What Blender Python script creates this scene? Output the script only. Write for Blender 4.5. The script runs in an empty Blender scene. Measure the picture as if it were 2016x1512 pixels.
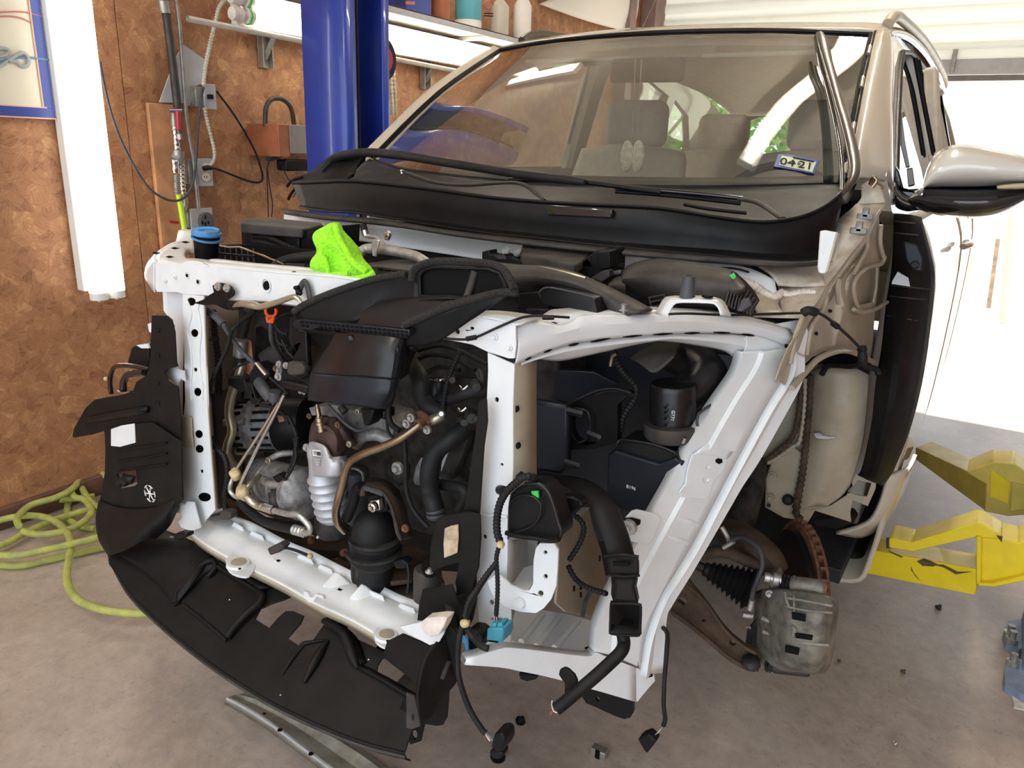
import bpy, bmesh, math, random
from mathutils import Vector, Matrix, geometry, noise
random.seed(7)
SC = bpy.context.scene
COL = SC.collection
PI = math.pi
# ---------------------------------------------------------------- camera
FPX = 1500.0
TH, RL, VX = math.radians(17.2), .037, 992.0
CAM = Vector((0, 0, 1.45))
_u = Vector((math.cos(TH)*math.sin(RL), math.cos(TH)*math.cos(RL), math.sin(TH)))
_d = Vector((VX/FPX, 0, -1)); _d.y = -(_d.x*_u.x+_d.z*_u.z)/_u.y
_y = _d.normalized(); _x = _y.cross(_u)
MW = Matrix((_x, _y, _u))                       # world = MW @ camera
cd = bpy.data.cameras.new('camera'); co = bpy.data.objects.new('camera', cd); COL.objects.link(co)
cd.sensor_width = 36; cd.sensor_fit = 'HORIZONTAL'; cd.lens = 36*FPX/2016; cd.clip_start = .02; cd.clip_end = 200
co.matrix_world = Matrix.Translation(CAM) @ MW.to_4x4()
SC.camera = co
# ---------------------------------------------------------------- world, lights, exposure
SC.view_settings.view_transform = 'Standard'; SC.view_settings.look = 'None'
SC.view_settings.gamma = 1; SC.view_settings.use_curve_mapping = False
SC.view_settings.exposure = 0.68
w = bpy.data.worlds.new('sky'); SC.world = w; w.use_nodes = True
bg = w.node_tree.nodes['Background']; bg.inputs[0].default_value = (.82, .91, 1, 1); bg.inputs[1].default_value = 1.75
def area(name, loc, rot, sx, sy, power, col):
    l = bpy.data.lights.new(name, 'AREA'); l.shape = 'RECTANGLE'; l.size = sx; l.size_y = sy; l.energy = power; l.color = col
    o = bpy.data.objects.new(name, l); o.location = loc; o.rotation_euler = rot; COL.objects.link(o); return o
sun = bpy.data.lights.new('sun', 'SUN'); sun.energy = 5; sun.angle = .01; sun.color = (1, .95, .86)
so = bpy.data.objects.new('sun', sun); so.rotation_euler = (math.radians(-42), math.radians(-16), 0); COL.objects.link(so)

# ---------------------------------------------------------------- pixel -> world helpers
ZF = {'A': (0,0,2.88), 'B': (500,0,2.52), 'C': (1216,0,2.52), 'D': (100,400,3.36), 'E': (400,550,3.36), 'F': (400,850,3.36),
      'G': (900,500,3.36), 'H': (900,850,3.36), 'I': (1416,300,3.36), 'J': (1316,700,2.88), 'K': (1300,1100,2.816),
      'L': (800,1150,3.36), 'M': (100,900,2.88), 'N': (0,1000,2.24), 'P': (0,0,1)}
def zz(f, p):
    a, b, s = ZF[f]; return (a+p[0]/s, b+p[1]/s) + tuple(p[2:])
def ray(px, py): return MW @ Vector(((px-1008)/FPX, -(py-756)/FPX, -1))
def at(px, py, y=None, x=None, z=None):
    r = ray(px, py)
    s = y/r.y if y is not None else (x/r.x if x is not None else (z-CAM.z)/r.z)
    return CAM + r*s
def on(px, py, pl):                              # pl = ('y'|'x'|'z', v), or three points
    if isinstance(pl, (int, float)): return at(px, py, y=pl)
    if isinstance(pl[0], str): return at(px, py, **{pl[0]: pl[1]})
    a, b, c = pl; n = (b-a).cross(c-a); r = ray(px, py)
    return CAM + r*((a-CAM).dot(n)/r.dot(n))
def pl3(f, *p): return tuple(at(*zz(f, q)) for q in p)
def depth(P): return -(MW.transposed() @ (P-CAM)).z
def pw(P, px): return px*depth(P)/FPX            # pixels -> metres at P
# ---------------------------------------------------------------- materials
MT = {}
def nm(name):
    m = bpy.data.materials.new(name); m.use_nodes = True; MT[name] = m
    nt = m.node_tree; return m, nt, nt.nodes['Principled BSDF'], nt.nodes, nt.links
def mat(name, col, rough=.5, metal=0, var=.0, scale=30, bump=0, col2=None, spec=None, coat=0, emis=None, dirt=0):
    m, nt, p, N, L = nm(name)
    p.inputs['Base Color'].default_value = (*col, 1); p.inputs['Roughness'].default_value = rough; p.inputs['Metallic'].default_value = metal
    if spec is not None: p.inputs['Specular IOR Level'].default_value = spec
    if coat: p.inputs['Coat Weight'].default_value = coat; p.inputs['Coat Roughness'].default_value = .04
    if emis: p.inputs['Emission Color'].default_value = (*emis[0], 1); p.inputs['Emission Strength'].default_value = emis[1]
    tc = N.new('ShaderNodeTexCoord')
    nz = N.new('ShaderNodeTexNoise'); nz.inputs['Scale'].default_value = scale; nz.inputs['Detail'].default_value = 6; nz.inputs['Roughness'].default_value = .62
    L.new(tc.outputs['Object'], nz.inputs['Vector'])
    if var or col2:
        c2 = col2 or tuple(max(0, c*(1-var)) for c in col); c1 = col if col2 else tuple(min(1, c*(1+var)) for c in col)
        r = N.new('ShaderNodeValToRGB'); r.color_ramp.elements[0].color = (*c2, 1); r.color_ramp.elements[1].color = (*c1, 1)
        r.color_ramp.elements[0].position = .36; r.color_ramp.elements[1].position = .62
        L.new(nz.outputs['Fac'], r.inputs['Fac']); L.new(r.outputs['Color'], p.inputs['Base Color'])
        mr = N.new('ShaderNodeMapRange'); mr.inputs['To Min'].default_value = rough+.1; mr.inputs['To Max'].default_value = max(.03, rough-.06)
        L.new(nz.outputs['Fac'], mr.inputs['Value']); L.new(mr.outputs[0], p.inputs['Roughness'])
    if bump:
        b = N.new('ShaderNodeBump'); b.inputs['Strength'].default_value = bump; b.inputs['Distance'].default_value = .002
        L.new(nz.outputs['Fac'], b.inputs['Height']); L.new(b.outputs['Normal'], p.inputs['Normal'])
    return m
mat('primer', (.78, .80, .81), .34, scale=14, var=.035, coat=.15)
mat('body', (.60, .53, .42), .30, coat=1, scale=3, var=.03)
mat('bodyin', (.50, .44, .33), .42, scale=9, col2=(.38, .33, .24), coat=.2)
mat('dirty', (.66, .60, .51), .55, scale=16, col2=(.36, .28, .20), bump=.2)
mat('mirrorcap', (.70, .68, .63), .22, coat=1)
mat('gloss', (.012, .011, .012), .12, coat=.6)
mat('black', (.006, .006, .0065), .42, scale=25, var=.3, spec=.22)
mat('oldmetal', (.38, .36, .29), .65, .1, scale=18, col2=(.22, .20, .155), bump=.3)
mat('blackm', (.0075, .007, .0066), .55, scale=18, var=.35, bump=.12, spec=.24)
mat('blacks', (.008, .008, .009), .3, scale=20, var=.2, spec=.45)
mat('dusty', (.062, .055, .048), .6, scale=12, col2=(.026, .024, .023), bump=.1, spec=.35)
mat('bluebk', (.007, .010, .017), .38, scale=20, var=.2, spec=.4)
mat('rubber', (.009, .009, .0095), .6, scale=30, var=.3, bump=.15, spec=.35)
mat('rubbergrey', (.05, .052, .058), .55, scale=25, var=.25)
mat('foam', (.022, .020, .018), .95, scale=380, bump=1.0, var=.6)
mat('alu', (.52, .51, .49), .42, .75, scale=30, var=.25, bump=.1)
mat('cast', (.36, .36, .36), .55, .6, scale=45, col2=(.15, .145, .14), bump=.35)
mat('castd', (.055, .053, .05), .6, .4, scale=30, col2=(.014, .013, .012), bump=.4)
mat('heat', (.52, .53, .57), .48, .5, scale=20, var=.14, bump=.05)
mat('steel', (.62, .60, .56), .28, 1, scale=40, var=.12)
mat('steelw', (.46, .37, .25), .3, 1, scale=12, col2=(.24, .18, .12))
mat('chrome', (.75, .75, .74), .15, 1)
mat('gold', (.50, .45, .34), .33, .8, scale=10, var=.2)
mat('rust', (.26, .11, .055), .8, .1, scale=40, col2=(.10, .05, .035), bump=.5)
mat('rustpl', (.12, .075, .045), .75, .2, scale=15, col2=(.045, .032, .022), bump=.4)
mat('manif', (.105, .060, .050), .7, .3, scale=50, col2=(.05, .03, .028), bump=.4)
mat('caliper', (.30, .28, .235), .6, .3, scale=22, col2=(.11, .10, .085), bump=.35)
mat('bluepost', (.018, .050, .36), .35, scale=6, var=.12, coat=.4)
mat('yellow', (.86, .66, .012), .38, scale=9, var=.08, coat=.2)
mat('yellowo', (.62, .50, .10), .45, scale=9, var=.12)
mat('chip', (.10, .06, .035), .8, scale=40, var=.4)
mat('towel', (.34, .92, .03), .95, scale=260, bump=1.0, var=.22)
mat('hose', (.52, .55, .12), .5, scale=22, col2=(.36, .38, .12), bump=.1)
mat('hoselime', (.55, .85, .03), .4)
mat('capblue', (.07, .26, .55), .5, scale=30, var=.2)
mat('connblue', (.05, .27, .37), .45, scale=30, var=.15)
mat('orange', (.85, .10, .02), .4)
mat('foamy', (.62, .50, .28), .9, scale=60, col2=(.42, .32, .16), bump=.8)
mat('foamw', (.75, .68, .60), .8, scale=50, var=.15, bump=.8)
mat('fleck', (.62, .50, .34), .8, scale=35, col2=(.30, .22, .15), bump=.5)
mat('green', (.04, .55, .08), .5)
mat('white', (.85, .85, .83), .45)
mat('greyplate', (.50, .51, .53), .4, .1, scale=20, var=.06)
mat('outlet', (.75, .68, .5), .4)
mat('socket', (.10, .10, .115), .5)
mat('galv', (.36, .35, .32), .45, .7, scale=30, var=.2)
mat('pipew', (.62, .60, .50), .4, .1, scale=15, var=.1)
mat('pipeb', (.05, .045, .04), .5, .3, scale=15, var=.3)
mat('red', (.45, .02, .05), .4)
mat('brownbox', (.33, .11, .05), .5, scale=9, var=.2)
mat('greybox', (.23, .21, .20), .5, scale=12, var=.1)
mat('wood', (.50, .25, .12), .6, scale=10, var=.25, bump=.1)
mat('basebrd', (.13, .06, .045), .7, scale=12, var=.3)
mat('doorpanel', (.80, .80, .77), .5, scale=5, var=.04)
def m_door():
    m = MT['doorpanel']; N, L = m.node_tree.nodes, m.node_tree.links; t = N.new('ShaderNodeBsdfTranslucent'); t.inputs[0].default_value = (.9, .9, .86, 1)
    x = N.new('ShaderNodeMixShader'); x.inputs[0].default_value = .5; L.new(N['Principled BSDF'].outputs[0], x.inputs[1]); L.new(t.outputs[0], x.inputs[2]); L.new(x.outputs[0], N['Material Output'].inputs['Surface'])
m_door()
mat('steelbeam', (.30, .22, .20), .6, scale=6, var=.15)
mat('rope', (.62, .57, .46), .9, scale=80, var=.25, bump=.5)
mat('interior', (.62, .56, .48), .85, scale=30, var=.06)
mat('seat', (.50, .44, .37), .8, scale=30, var=.06)
mat('dash', (.012, .016, .022), .6, scale=60, var=.3)
mat('card', (.80, .80, .78), .6)
mat('poster', (.66, .62, .50), .5, scale=4, var=.02)
mat('navy', (.03, .06, .28), .4)
mat('coral', (.75, .40, .28), .5)
mat('silverink', (.35, .38, .38), .4, .2)
mat('blueink', (.10, .22, .36), .4)
mat('redink', (.48, .14, .12), .5)
mat('tealcan', (.10, .38, .47), .45)
mat('plastictr', (.55, .52, .45), .3)
mat('sticker', (.66, .72, .52), .5)
mat('ink', (.006, .006, .006), .6, spec=.1)  # flat black for print, also painted as shade inside holes, slots and openings
mat('amber', (.55, .46, .30), .15, coat=1)
mat('trim', (.085, .072, .06), .28, .5, coat=.4)
mat('ceil', (.62, .58, .52), .8, scale=4, var=.05)
mat('leaf', (.20, .38, .06), .6, scale=3, col2=(.06, .18, .03))
mat('ground', (.72, .62, .48), .9, scale=5, var=.08)
mat('bark', (.35, .26, .18), .9, scale=9, var=.3)
mat('postgrey', (.23, .28, .40), .5, scale=20, var=.2)
mat('tubeglow', (1, 1, 1), .4, emis=((1, .96, .88), 2.6))
mat('tubeglow2', (1, 1, 1), .4, emis=((1, .93, .76), 7))
mat('tubeglow3', (1, 1, 1), .4, emis=((1, .90, .74), 42))
mat('fixture', (.85, .84, .80), .4)
def m_osb():
    m, nt, p, N, L = nm('osb')
    tc = N.new('ShaderNodeTexCoord')
    wn = N.new('ShaderNodeTexNoise'); wn.inputs['Scale'].default_value = 9; L.new(tc.outputs['Object'], wn.inputs['Vector'])
    ad = N.new('ShaderNodeMixRGB'); ad.blend_type = 'ADD'; ad.inputs['Fac'].default_value = .035
    L.new(tc.outputs['Object'], ad.inputs[1]); L.new(wn.outputs['Color'], ad.inputs[2])
    out = None
    cols = []
    for i, sc in enumerate((17, 28)):
        v = N.new('ShaderNodeTexVoronoi'); v.inputs['Scale'].default_value = sc; L.new(ad.outputs[0], v.inputs['Vector'])
        sx = N.new('ShaderNodeSeparateColor'); L.new(v.outputs['Color'], sx.inputs[0])
        mu = N.new('ShaderNodeMath'); mu.operation = 'MULTIPLY'; mu.inputs[1].default_value = 6.28; L.new(sx.outputs[0], mu.inputs[0])
        vr = N.new('ShaderNodeVectorRotate'); vr.rotation_type = 'X_AXIS'; L.new(ad.outputs[0], vr.inputs['Vector']); L.new(mu.outputs[0], vr.inputs['Angle'])
        mp = N.new('ShaderNodeMapping'); mp.inputs['Scale'].default_value = (1, 18, 190); L.new(vr.outputs[0], mp.inputs['Vector'])
        n2 = N.new('ShaderNodeTexNoise'); n2.inputs['Scale'].default_value = 1; n2.inputs['Detail'].default_value = 4; L.new(mp.outputs[0], n2.inputs['Vector'])
        mx = N.new('ShaderNodeMath'); mx.operation = 'MULTIPLY_ADD'; mx.inputs[1].default_value = .42; L.new(sx.outputs[1], mx.inputs[0])
        m2 = N.new('ShaderNodeMath'); m2.operation = 'MULTIPLY'; m2.inputs[1].default_value = .9; L.new(n2.outputs['Fac'], m2.inputs[0]); L.new(m2.outputs[0], mx.inputs[2])
        cols.append(mx)
    av = N.new('ShaderNodeMath'); av.operation = 'ADD'; L.new(cols[0].outputs[0], av.inputs[0]); L.new(cols[1].outputs[0], av.inputs[1])
    hf = N.new('ShaderNodeMath'); hf.operation = 'MULTIPLY'; hf.inputs[1].default_value = .5; L.new(av.outputs[0], hf.inputs[0])
    r = N.new('ShaderNodeValToRGB'); e = r.color_ramp.elements
    e[0].position = .36; e[0].color = (.17, .068, .032, 1); e[1].position = .95; e[1].color = (.56, .33, .16, 1)
    k = e.new(.52); k.color = (.30, .135, .062, 1); k = e.new(.74); k.color = (.40, .195, .092, 1)
    L.new(hf.outputs[0], r.inputs['Fac']); L.new(r.outputs['Color'], p.inputs['Base Color'])
    p.inputs['Roughness'].default_value = .62
    b = N.new('ShaderNodeBump'); b.inputs['Strength'].default_value = .25; b.inputs['Distance'].default_value = .002
    L.new(hf.outputs[0], b.inputs['Height']); L.new(b.outputs['Normal'], p.inputs['Normal'])
m_osb()
def m_floor():
    m, nt, p, N, L = nm('concrete')
    tc = N.new('ShaderNodeTexCoord')
    def nz(s, d=8, r=.6, dist=0):
        n = N.new('ShaderNodeTexNoise'); n.inputs['Scale'].default_value = s; n.inputs['Detail'].default_value = d
        n.inputs['Roughness'].default_value = r; n.inputs['Distortion'].default_value = dist; L.new(tc.outputs['Object'], n.inputs['Vector']); return n
    a = nz(1.6, 8, .65, .6); b = nz(19, 10, .75, .25); c = nz(75, 6, .75)
    r = N.new('ShaderNodeValToRGB'); e = r.color_ramp.elements
    e[0].position = .34; e[0].color = (.36, .295, .245, 1); e[1].position = .66; e[1].color = (.58, .50, .43, 1)
    L.new(a.outputs['Fac'], r.inputs['Fac'])
    r2 = N.new('ShaderNodeValToRGB'); e = r2.color_ramp.elements
    e[0].position = .36; e[0].color = (.66, .64, .62, 1); e[1].position = .64; e[1].color = (1.2, 1.17, 1.14, 1)
    L.new(b.outputs['Fac'], r2.inputs['Fac'])
    mx = N.new('ShaderNodeMixRGB'); mx.blend_type = 'MULTIPLY'; mx.inputs['Fac'].default_value = .5; L.new(r.outputs[0], mx.inputs[1]); L.new(r2.outputs[0], mx.inputs[2])
    r3 = N.new('ShaderNodeValToRGB'); e = r3.color_ramp.elements
    e[0].position = .30; e[0].color = (.45, .42, .40, 1); e[1].position = .42; e[1].color = (1, 1, 1, 1)
    L.new(c.outputs['Fac'], r3.inputs['Fac'])
    m3 = N.new('ShaderNodeMixRGB'); m3.blend_type = 'MULTIPLY'; m3.inputs['Fac'].default_value = .7; L.new(mx.outputs[0], m3.inputs[1]); L.new(r3.outputs[0], m3.inputs[2])
    # thin cracks
    vo = N.new('ShaderNodeTexVoronoi'); vo.feature = 'DISTANCE_TO_EDGE'; vo.inputs['Scale'].default_value = 2.1
    wv = N.new('ShaderNodeMixRGB'); wv.blend_type = 'ADD'; wv.inputs['Fac'].default_value = .35; L.new(tc.outputs['Object'], wv.inputs[1]); L.new(a.outputs['Color'], wv.inputs[2]); L.new(wv.outputs[0], vo.inputs['Vector'])
    r4 = N.new('ShaderNodeValToRGB'); e = r4.color_ramp.elements; e[0].position = 0; e[0].color = (.62, .6, .58, 1); e[1].position = .004; e[1].color = (1, 1, 1, 1)
    L.new(vo.outputs['Distance'], r4.inputs['Fac'])
    m4 = N.new('ShaderNodeMixRGB'); m4.blend_type = 'MULTIPLY'; m4.inputs['Fac'].default_value = .35; L.new(m3.outputs[0], m4.inputs[1]); L.new(r4.outputs[0], m4.inputs[2])
    L.new(m4.outputs[0], p.inputs['Base Color'])
    mr = N.new('ShaderNodeMapRange'); mr.inputs['To Min'].default_value = .30; mr.inputs['To Max'].default_value = .62
    L.new(b.outputs['Fac'], mr.inputs['Value']); L.new(mr.outputs[0], p.inputs['Roughness'])
    bm = N.new('ShaderNodeBump'); bm.inputs['Strength'].default_value = .3; bm.inputs['Distance'].default_value = .003
    L.new(b.outputs['Fac'], bm.inputs['Height']); L.new(bm.outputs['Normal'], p.inputs['Normal'])
m_floor()
def glassf(N, L, k):
    lw = N.new('ShaderNodeLayerWeight'); lw.inputs['Blend'].default_value = .5
    pwn = N.new('ShaderNodeMath'); pwn.operation = 'POWER'; pwn.inputs[1].default_value = 3; L.new(lw.outputs['Facing'], pwn.inputs[0])
    ma = N.new('ShaderNodeMath'); ma.operation = 'MULTIPLY_ADD'; ma.inputs[1].default_value = .85; ma.inputs[2].default_value = k; ma.use_clamp = True; L.new(pwn.outputs[0], ma.inputs[0]); return ma
def m_glass(name, tint, refl):
    m = bpy.data.materials.new(name); m.use_nodes = True; MT[name] = m
    N, L = m.node_tree.nodes, m.node_tree.links
    N.remove(N['Principled BSDF']); out = N['Material Output']
    t = N.new('ShaderNodeBsdfTransparent'); t.inputs[0].default_value = (*tint, 1)
    g = N.new('ShaderNodeBsdfGlossy'); g.inputs['Roughness'].default_value = .015; g.inputs[0].default_value = (1, 1, 1, 1)
    f = glassf(N, L, refl)
    mx = N.new('ShaderNodeMixShader'); L.new(f.outputs[0], mx.inputs[0]); L.new(t.outputs[0], mx.inputs[1]); L.new(g.outputs[0], mx.inputs[2])
    L.new(mx.outputs[0], out.inputs['Surface'])
m_glass('glass', (.80, .86, .82), .16)
m_glass('glassd', (.45, .46, .46), .25)
m_glass('glassclear', (.9, .93, .92), .04)

# ---------------------------------------------------------------- mesh helpers
def empty(name, loc=(0, 0, 0), parent=None):
    o = bpy.data.objects.new(name, None); o.empty_display_size = .1; COL.objects.link(o)
    if parent: o.parent = parent
    o.location = loc; return o
def tag(o, label=None, cat=None, group=None, kind=None):
    if label: o['label'] = label
    if cat: o['category'] = cat
    if group: o['group'] = group
    if kind: o['kind'] = kind
    return o
def wloc(p):
    v = Vector((0, 0, 0))
    while p: v = v + p.location; p = p.parent
    return v
def obj(name, bm, m, parent=None, bev=0, sharp=35, seg=2, solid=0, lab=None):
    bmesh.ops.recalc_face_normals(bm, faces=bm.faces)
    off = wloc(parent) if parent else Vector((0, 0, 0))
    cen = sum((v.co for v in bm.verts), Vector())/max(1, len(bm.verts))
    for v in bm.verts: v.co -= cen
    lim = math.radians(sharp)
    for f in bm.faces: f.smooth = True
    for e in bm.edges:
        if len(e.link_faces) == 2: e.smooth = e.calc_face_angle(0) < lim
    me = bpy.data.meshes.new(name); bm.to_mesh(me); bm.free()
    me.materials.append(MT[m])
    o = bpy.data.objects.new(name, me); COL.objects.link(o)
    if parent: o.parent = parent
    o.location = cen-off
    if solid:
        s = o.modifiers.new('s', 'SOLIDIFY'); s.thickness = solid; s.offset = 0
    if bev:
        b = o.modifiers.new('b', 'BEVEL'); b.width = bev; b.segments = seg; b.limit_method = 'ANGLE'; b.angle_limit = math.radians(32)
        b.harden_normals = False
    if lab: o['label'] = lab
    return o
def cr(p, n):                                    # catmull-rom through a list of tuples/vectors
    P = [Vector(q) for q in p]
    if n <= 1 or len(P) < 3: return P
    out = []
    for i in range(len(P)-1):
        a, b, c, d = P[max(i-1, 0)], P[i], P[i+1], P[min(i+2, len(P)-1)]
        for k in range(n):
            t = k/n
            out.append(.5*((2*b)+(c-a)*t+(2*a-5*b+4*c-d)*t*t+(3*b-a-3*c+d)*t**3))
    out.append(P[-1]); return out
def sweep(bm, P, R, seg=12, flat=1.0, up=None, cap=True):
    n = len(P); prev = None; rings = []
    for i in range(n):
        t = (P[min(i+1, n-1)]-P[max(i-1, 0)]).normalized()
        if prev is None:
            a = up or (Vector((0, 0, 1)) if abs(t.z) < .9 else Vector((0, 1, 0)))
            prev = (a-t*a.dot(t)).normalized()
        else:
            q = prev-t*prev.dot(t)
            prev = q.normalized() if q.length > 1e-6 else prev
        s = t.cross(prev)
        rings.append([bm.verts.new(P[i]+(prev*math.cos(2*PI*k/seg)*flat+s*math.sin(2*PI*k/seg))*R[i]) for k in range(seg)])
    for i in range(n-1):
        for k in range(seg):
            bm.faces.new((rings[i][k], rings[i][(k+1) % seg], rings[i+1][(k+1) % seg], rings[i+1][k]))
    if cap: bm.faces.new(rings[0][::-1]); bm.faces.new(rings[-1])
def tube(name, par, m, f, pts, r=5, n=6, seg=12, ribs=None, flat=1.0, wr=False, lab=None, cap=True):
    """pts (x, y, Y[, radius factor]) in frame f; r in photo pixels (metres when wr)"""
    W = []; RR = []
    for p in pts:
        q = zz(f, p); P = at(q[0], q[1], y=q[2]); W.append(P)
        RR.append((r if wr else pw(P, r))*(q[3] if len(q) > 3 else 1))
    return tube3(name, par, m, W, RR, n, seg, ribs, flat, lab, cap)
def tube3(name, par, m, W, RR, n=6, seg=12, ribs=None, flat=1.0, lab=None, cap=True):
    if not isinstance(RR, (list, tuple)): RR = [RR]*len(W)
    W = [Vector(w) for w in W]
    P = cr(W, n) if n > 1 and len(W) > 2 else W
    R = [v.x for v in cr([(a, 0, 0) for a in RR], n)] if n > 1 and len(W) > 2 else list(RR)
    if ribs:
        pitch, amp = ribs; Q, S = [], []; L = 0; nxt = 0
        tot = sum((P[i+1]-P[i]).length for i in range(len(P)-1)); k = max(2, int(tot/pitch))*4
        acc = [0]
        for i in range(len(P)-1): acc.append(acc[-1]+(P[i+1]-P[i]).length)
        j = 0
        for i in range(k+1):
            d = tot*i/k
            while j < len(P)-2 and acc[j+1] < d: j += 1
            t = (d-acc[j])/max(1e-9, acc[j+1]-acc[j])
            Q.append(P[j].lerp(P[j+1], t)); S.append((R[j]*(1-t)+R[j+1]*t)*(1+amp*(1 if i % 4 in (1, 2) else 0)-amp/2))
        P, R = Q, S
    bm = bmesh.new(); sweep(bm, P, R, seg, flat, cap=cap)
    return obj(name, bm, m, par, lab=lab, sharp=50)
def circ(x, y, rx, ry=None, n=12):
    ry = ry or rx; return [(x+rx*math.cos(2*PI*k/n), y+ry*math.sin(2*PI*k/n)) for k in range(n)]
def prism(bm, loops, push):
    """loops: outer + holes as lists of world points, push vector(s)"""
    if not callable(push):
        pv = push; push = lambda P: pv
    tri = geometry.tessellate_polygon(loops)
    flat = [p for l in loops for p in l]
    A = [bm.verts.new(p) for p in flat]; B = [bm.verts.new(p+push(p)) for p in flat]
    for t in tri:
        try: bm.faces.new([A[i] for i in t]); bm.faces.new([B[i] for i in t][::-1])
        except ValueError: pass
    s = 0
    for l in loops:
        k = len(l)
        for i in range(k):
            a, b = s+i, s+(i+1) % k
            try: bm.faces.new((A[a], A[b], B[b], B[a]))
            except ValueError: pass
        s += k
def panel(name, par, m, f, pts, pl, t=.002, holes=(), bev=0, sm=0, lab=None, seg=2, into=None):
    """outline in frame f on plane pl (or per-point Y when pts have 3 values); pushed t metres away from the camera"""
    P2 = [zz(f, p) for p in pts]
    W = [on(p[0], p[1], p[2] if len(p) > 2 else pl) for p in P2]
    if sm: W = cr(W+[W[0]], sm)[:-1]
    n = Vector()
    for i in range(len(W)): n += (W[i]).cross(W[(i+1) % len(W)])
    n.normalize(); c = sum(W, Vector())/len(W)
    if n.dot(c-CAM) < 0: n = -n
    if into is not None: n = Vector(into)
    H = []
    for h in holes:
        if isinstance(h[0], (int, float)): h = circ(*h)
        hp = pl if pl is not None else tuple(W[:3])
        H.append([on(*zz(f, q), hp) for q in h])
    bm = bmesh.new(); prism(bm, [W]+H, n*t)
    return obj(name, bm, m, par, bev, lab=lab, seg=seg)
def cat2(rows, su, sv):
    R = [cr(r, su) for r in rows]
    n = len(R[0]); cols = [cr([r[i] for r in R], sv) for i in range(n)]
    return [[cols[i][j] for i in range(n)] for j in range(len(cols[0]))]
def sheet(name, par, m, f, rows, su=4, sv=3, solid=.003, bev=0, lab=None, sharp=35, world=False):
    W = rows if world else [[at(*(lambda q: q[:2])(zz(f, p)), y=p[2]) for p in r] for r in rows]
    G = cat2(W, su, sv)
    bm = bmesh.new(); V = [[bm.verts.new(p) for p in r] for r in G]
    for j in range(len(V)-1):
        for i in range(len(V[0])-1): bm.faces.new((V[j][i], V[j][i+1], V[j+1][i+1], V[j+1][i]))
    return obj(name, bm, m, par, bev, solid=solid, lab=lab, sharp=sharp)
def lathe(bm, A, B, prof, seg=24):
    A, B = Vector(A), Vector(B); ax = (B-A).normalized(); L = (B-A).length
    u = ax.orthogonal().normalized(); v = ax.cross(u)
    rings = [[bm.verts.new(A+ax*L*t+(u*math.cos(2*PI*k/seg)+v*math.sin(2*PI*k/seg))*r) for k in range(seg)] for t, r in prof]
    for i in range(len(rings)-1):
        for k in range(seg): bm.faces.new((rings[i][k], rings[i][(k+1) % seg], rings[i+1][(k+1) % seg], rings[i+1][k]))
    bm.faces.new(rings[0][::-1]); bm.faces.new(rings[-1])
def turn(name, par, m, f, a, b, prof, seg=24, lab=None, wr=False, bev=0):
    """lathe between two frame points (x, y, Y); radii in photo pixels unless wr"""
    qa, qb = zz(f, a), zz(f, b); A, B = at(qa[0], qa[1], y=qa[2]), at(qb[0], qb[1], y=qb[2])
    k = 1 if wr else pw(A.lerp(B, .5), 1)
    bm = bmesh.new(); lathe(bm, A, B, [(t, r*k) for t, r in prof], seg)
    return obj(name, bm, m, par, bev, lab=lab)
def turn3(name, par, m, A, B, prof, seg=24, lab=None, bev=0):
    bm = bmesh.new(); lathe(bm, A, B, prof, seg); return obj(name, bm, m, par, bev, lab=lab)
def bbox(bm, c, s, rot=None):
    M = Matrix.Translation(c) @ (rot.to_4x4() if rot else Matrix.Identity(4)) @ Matrix.Diagonal((*s, 1))
    bmesh.ops.create_cube(bm, size=1, matrix=M)
def box(name, par, m, lo, hi, bev=.003, lab=None, rot=None, seg=2):
    lo, hi = Vector(lo), Vector(hi); bm = bmesh.new(); bbox(bm, (lo+hi)/2, hi-lo, rot)
    return obj(name, bm, m, par, bev, lab=lab, seg=seg)
def bolt(par, f, x, y, Y, r=5, m='steel', name='bolt', ax=(0, -1, 0), wash=True):
    q = zz(f, (x, y)); P = at(*q, y=Y); k = pw(P, r); ax = Vector(ax).normalized()
    bm = bmesh.new()
    lathe(bm, P-ax*k*.5, P+ax*k*.35, [(0, k*1.7), (1, k*1.6)], 16) if wash else None
    lathe(bm, P, P+ax*k*1.3, [(0, k), (.8, k), (1, k*.8)], 6)
    return obj(name, bm, m, par)
def text(name, par, m, s, P, right, up, size, ext=.0004, lab=None):
    c = bpy.data.curves.new(name, 'FONT'); c.body = s; c.size = size; c.extrude = ext; c.align_x = 'CENTER'; c.align_y = 'CENTER'
    c.materials.append(MT[m]); tmp = bpy.data.objects.new(name, c); COL.objects.link(tmp)
    bpy.context.view_layer.update()
    me = bpy.data.meshes.new_from_object(tmp); bpy.data.objects.remove(tmp)
    o = bpy.data.objects.new(name, me); COL.objects.link(o)
    r = Vector(right).normalized(); u = Vector(up); u = (u-r*u.dot(r)).normalized(); n = r.cross(u)
    M = Matrix((r, u, n)).transposed().to_4x4()
    off = wloc(par) if par else Vector((0, 0, 0))
    o.matrix_world = Matrix.Translation(Vector(P)-off) @ M
    if par: o.parent = par
    return o
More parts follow.
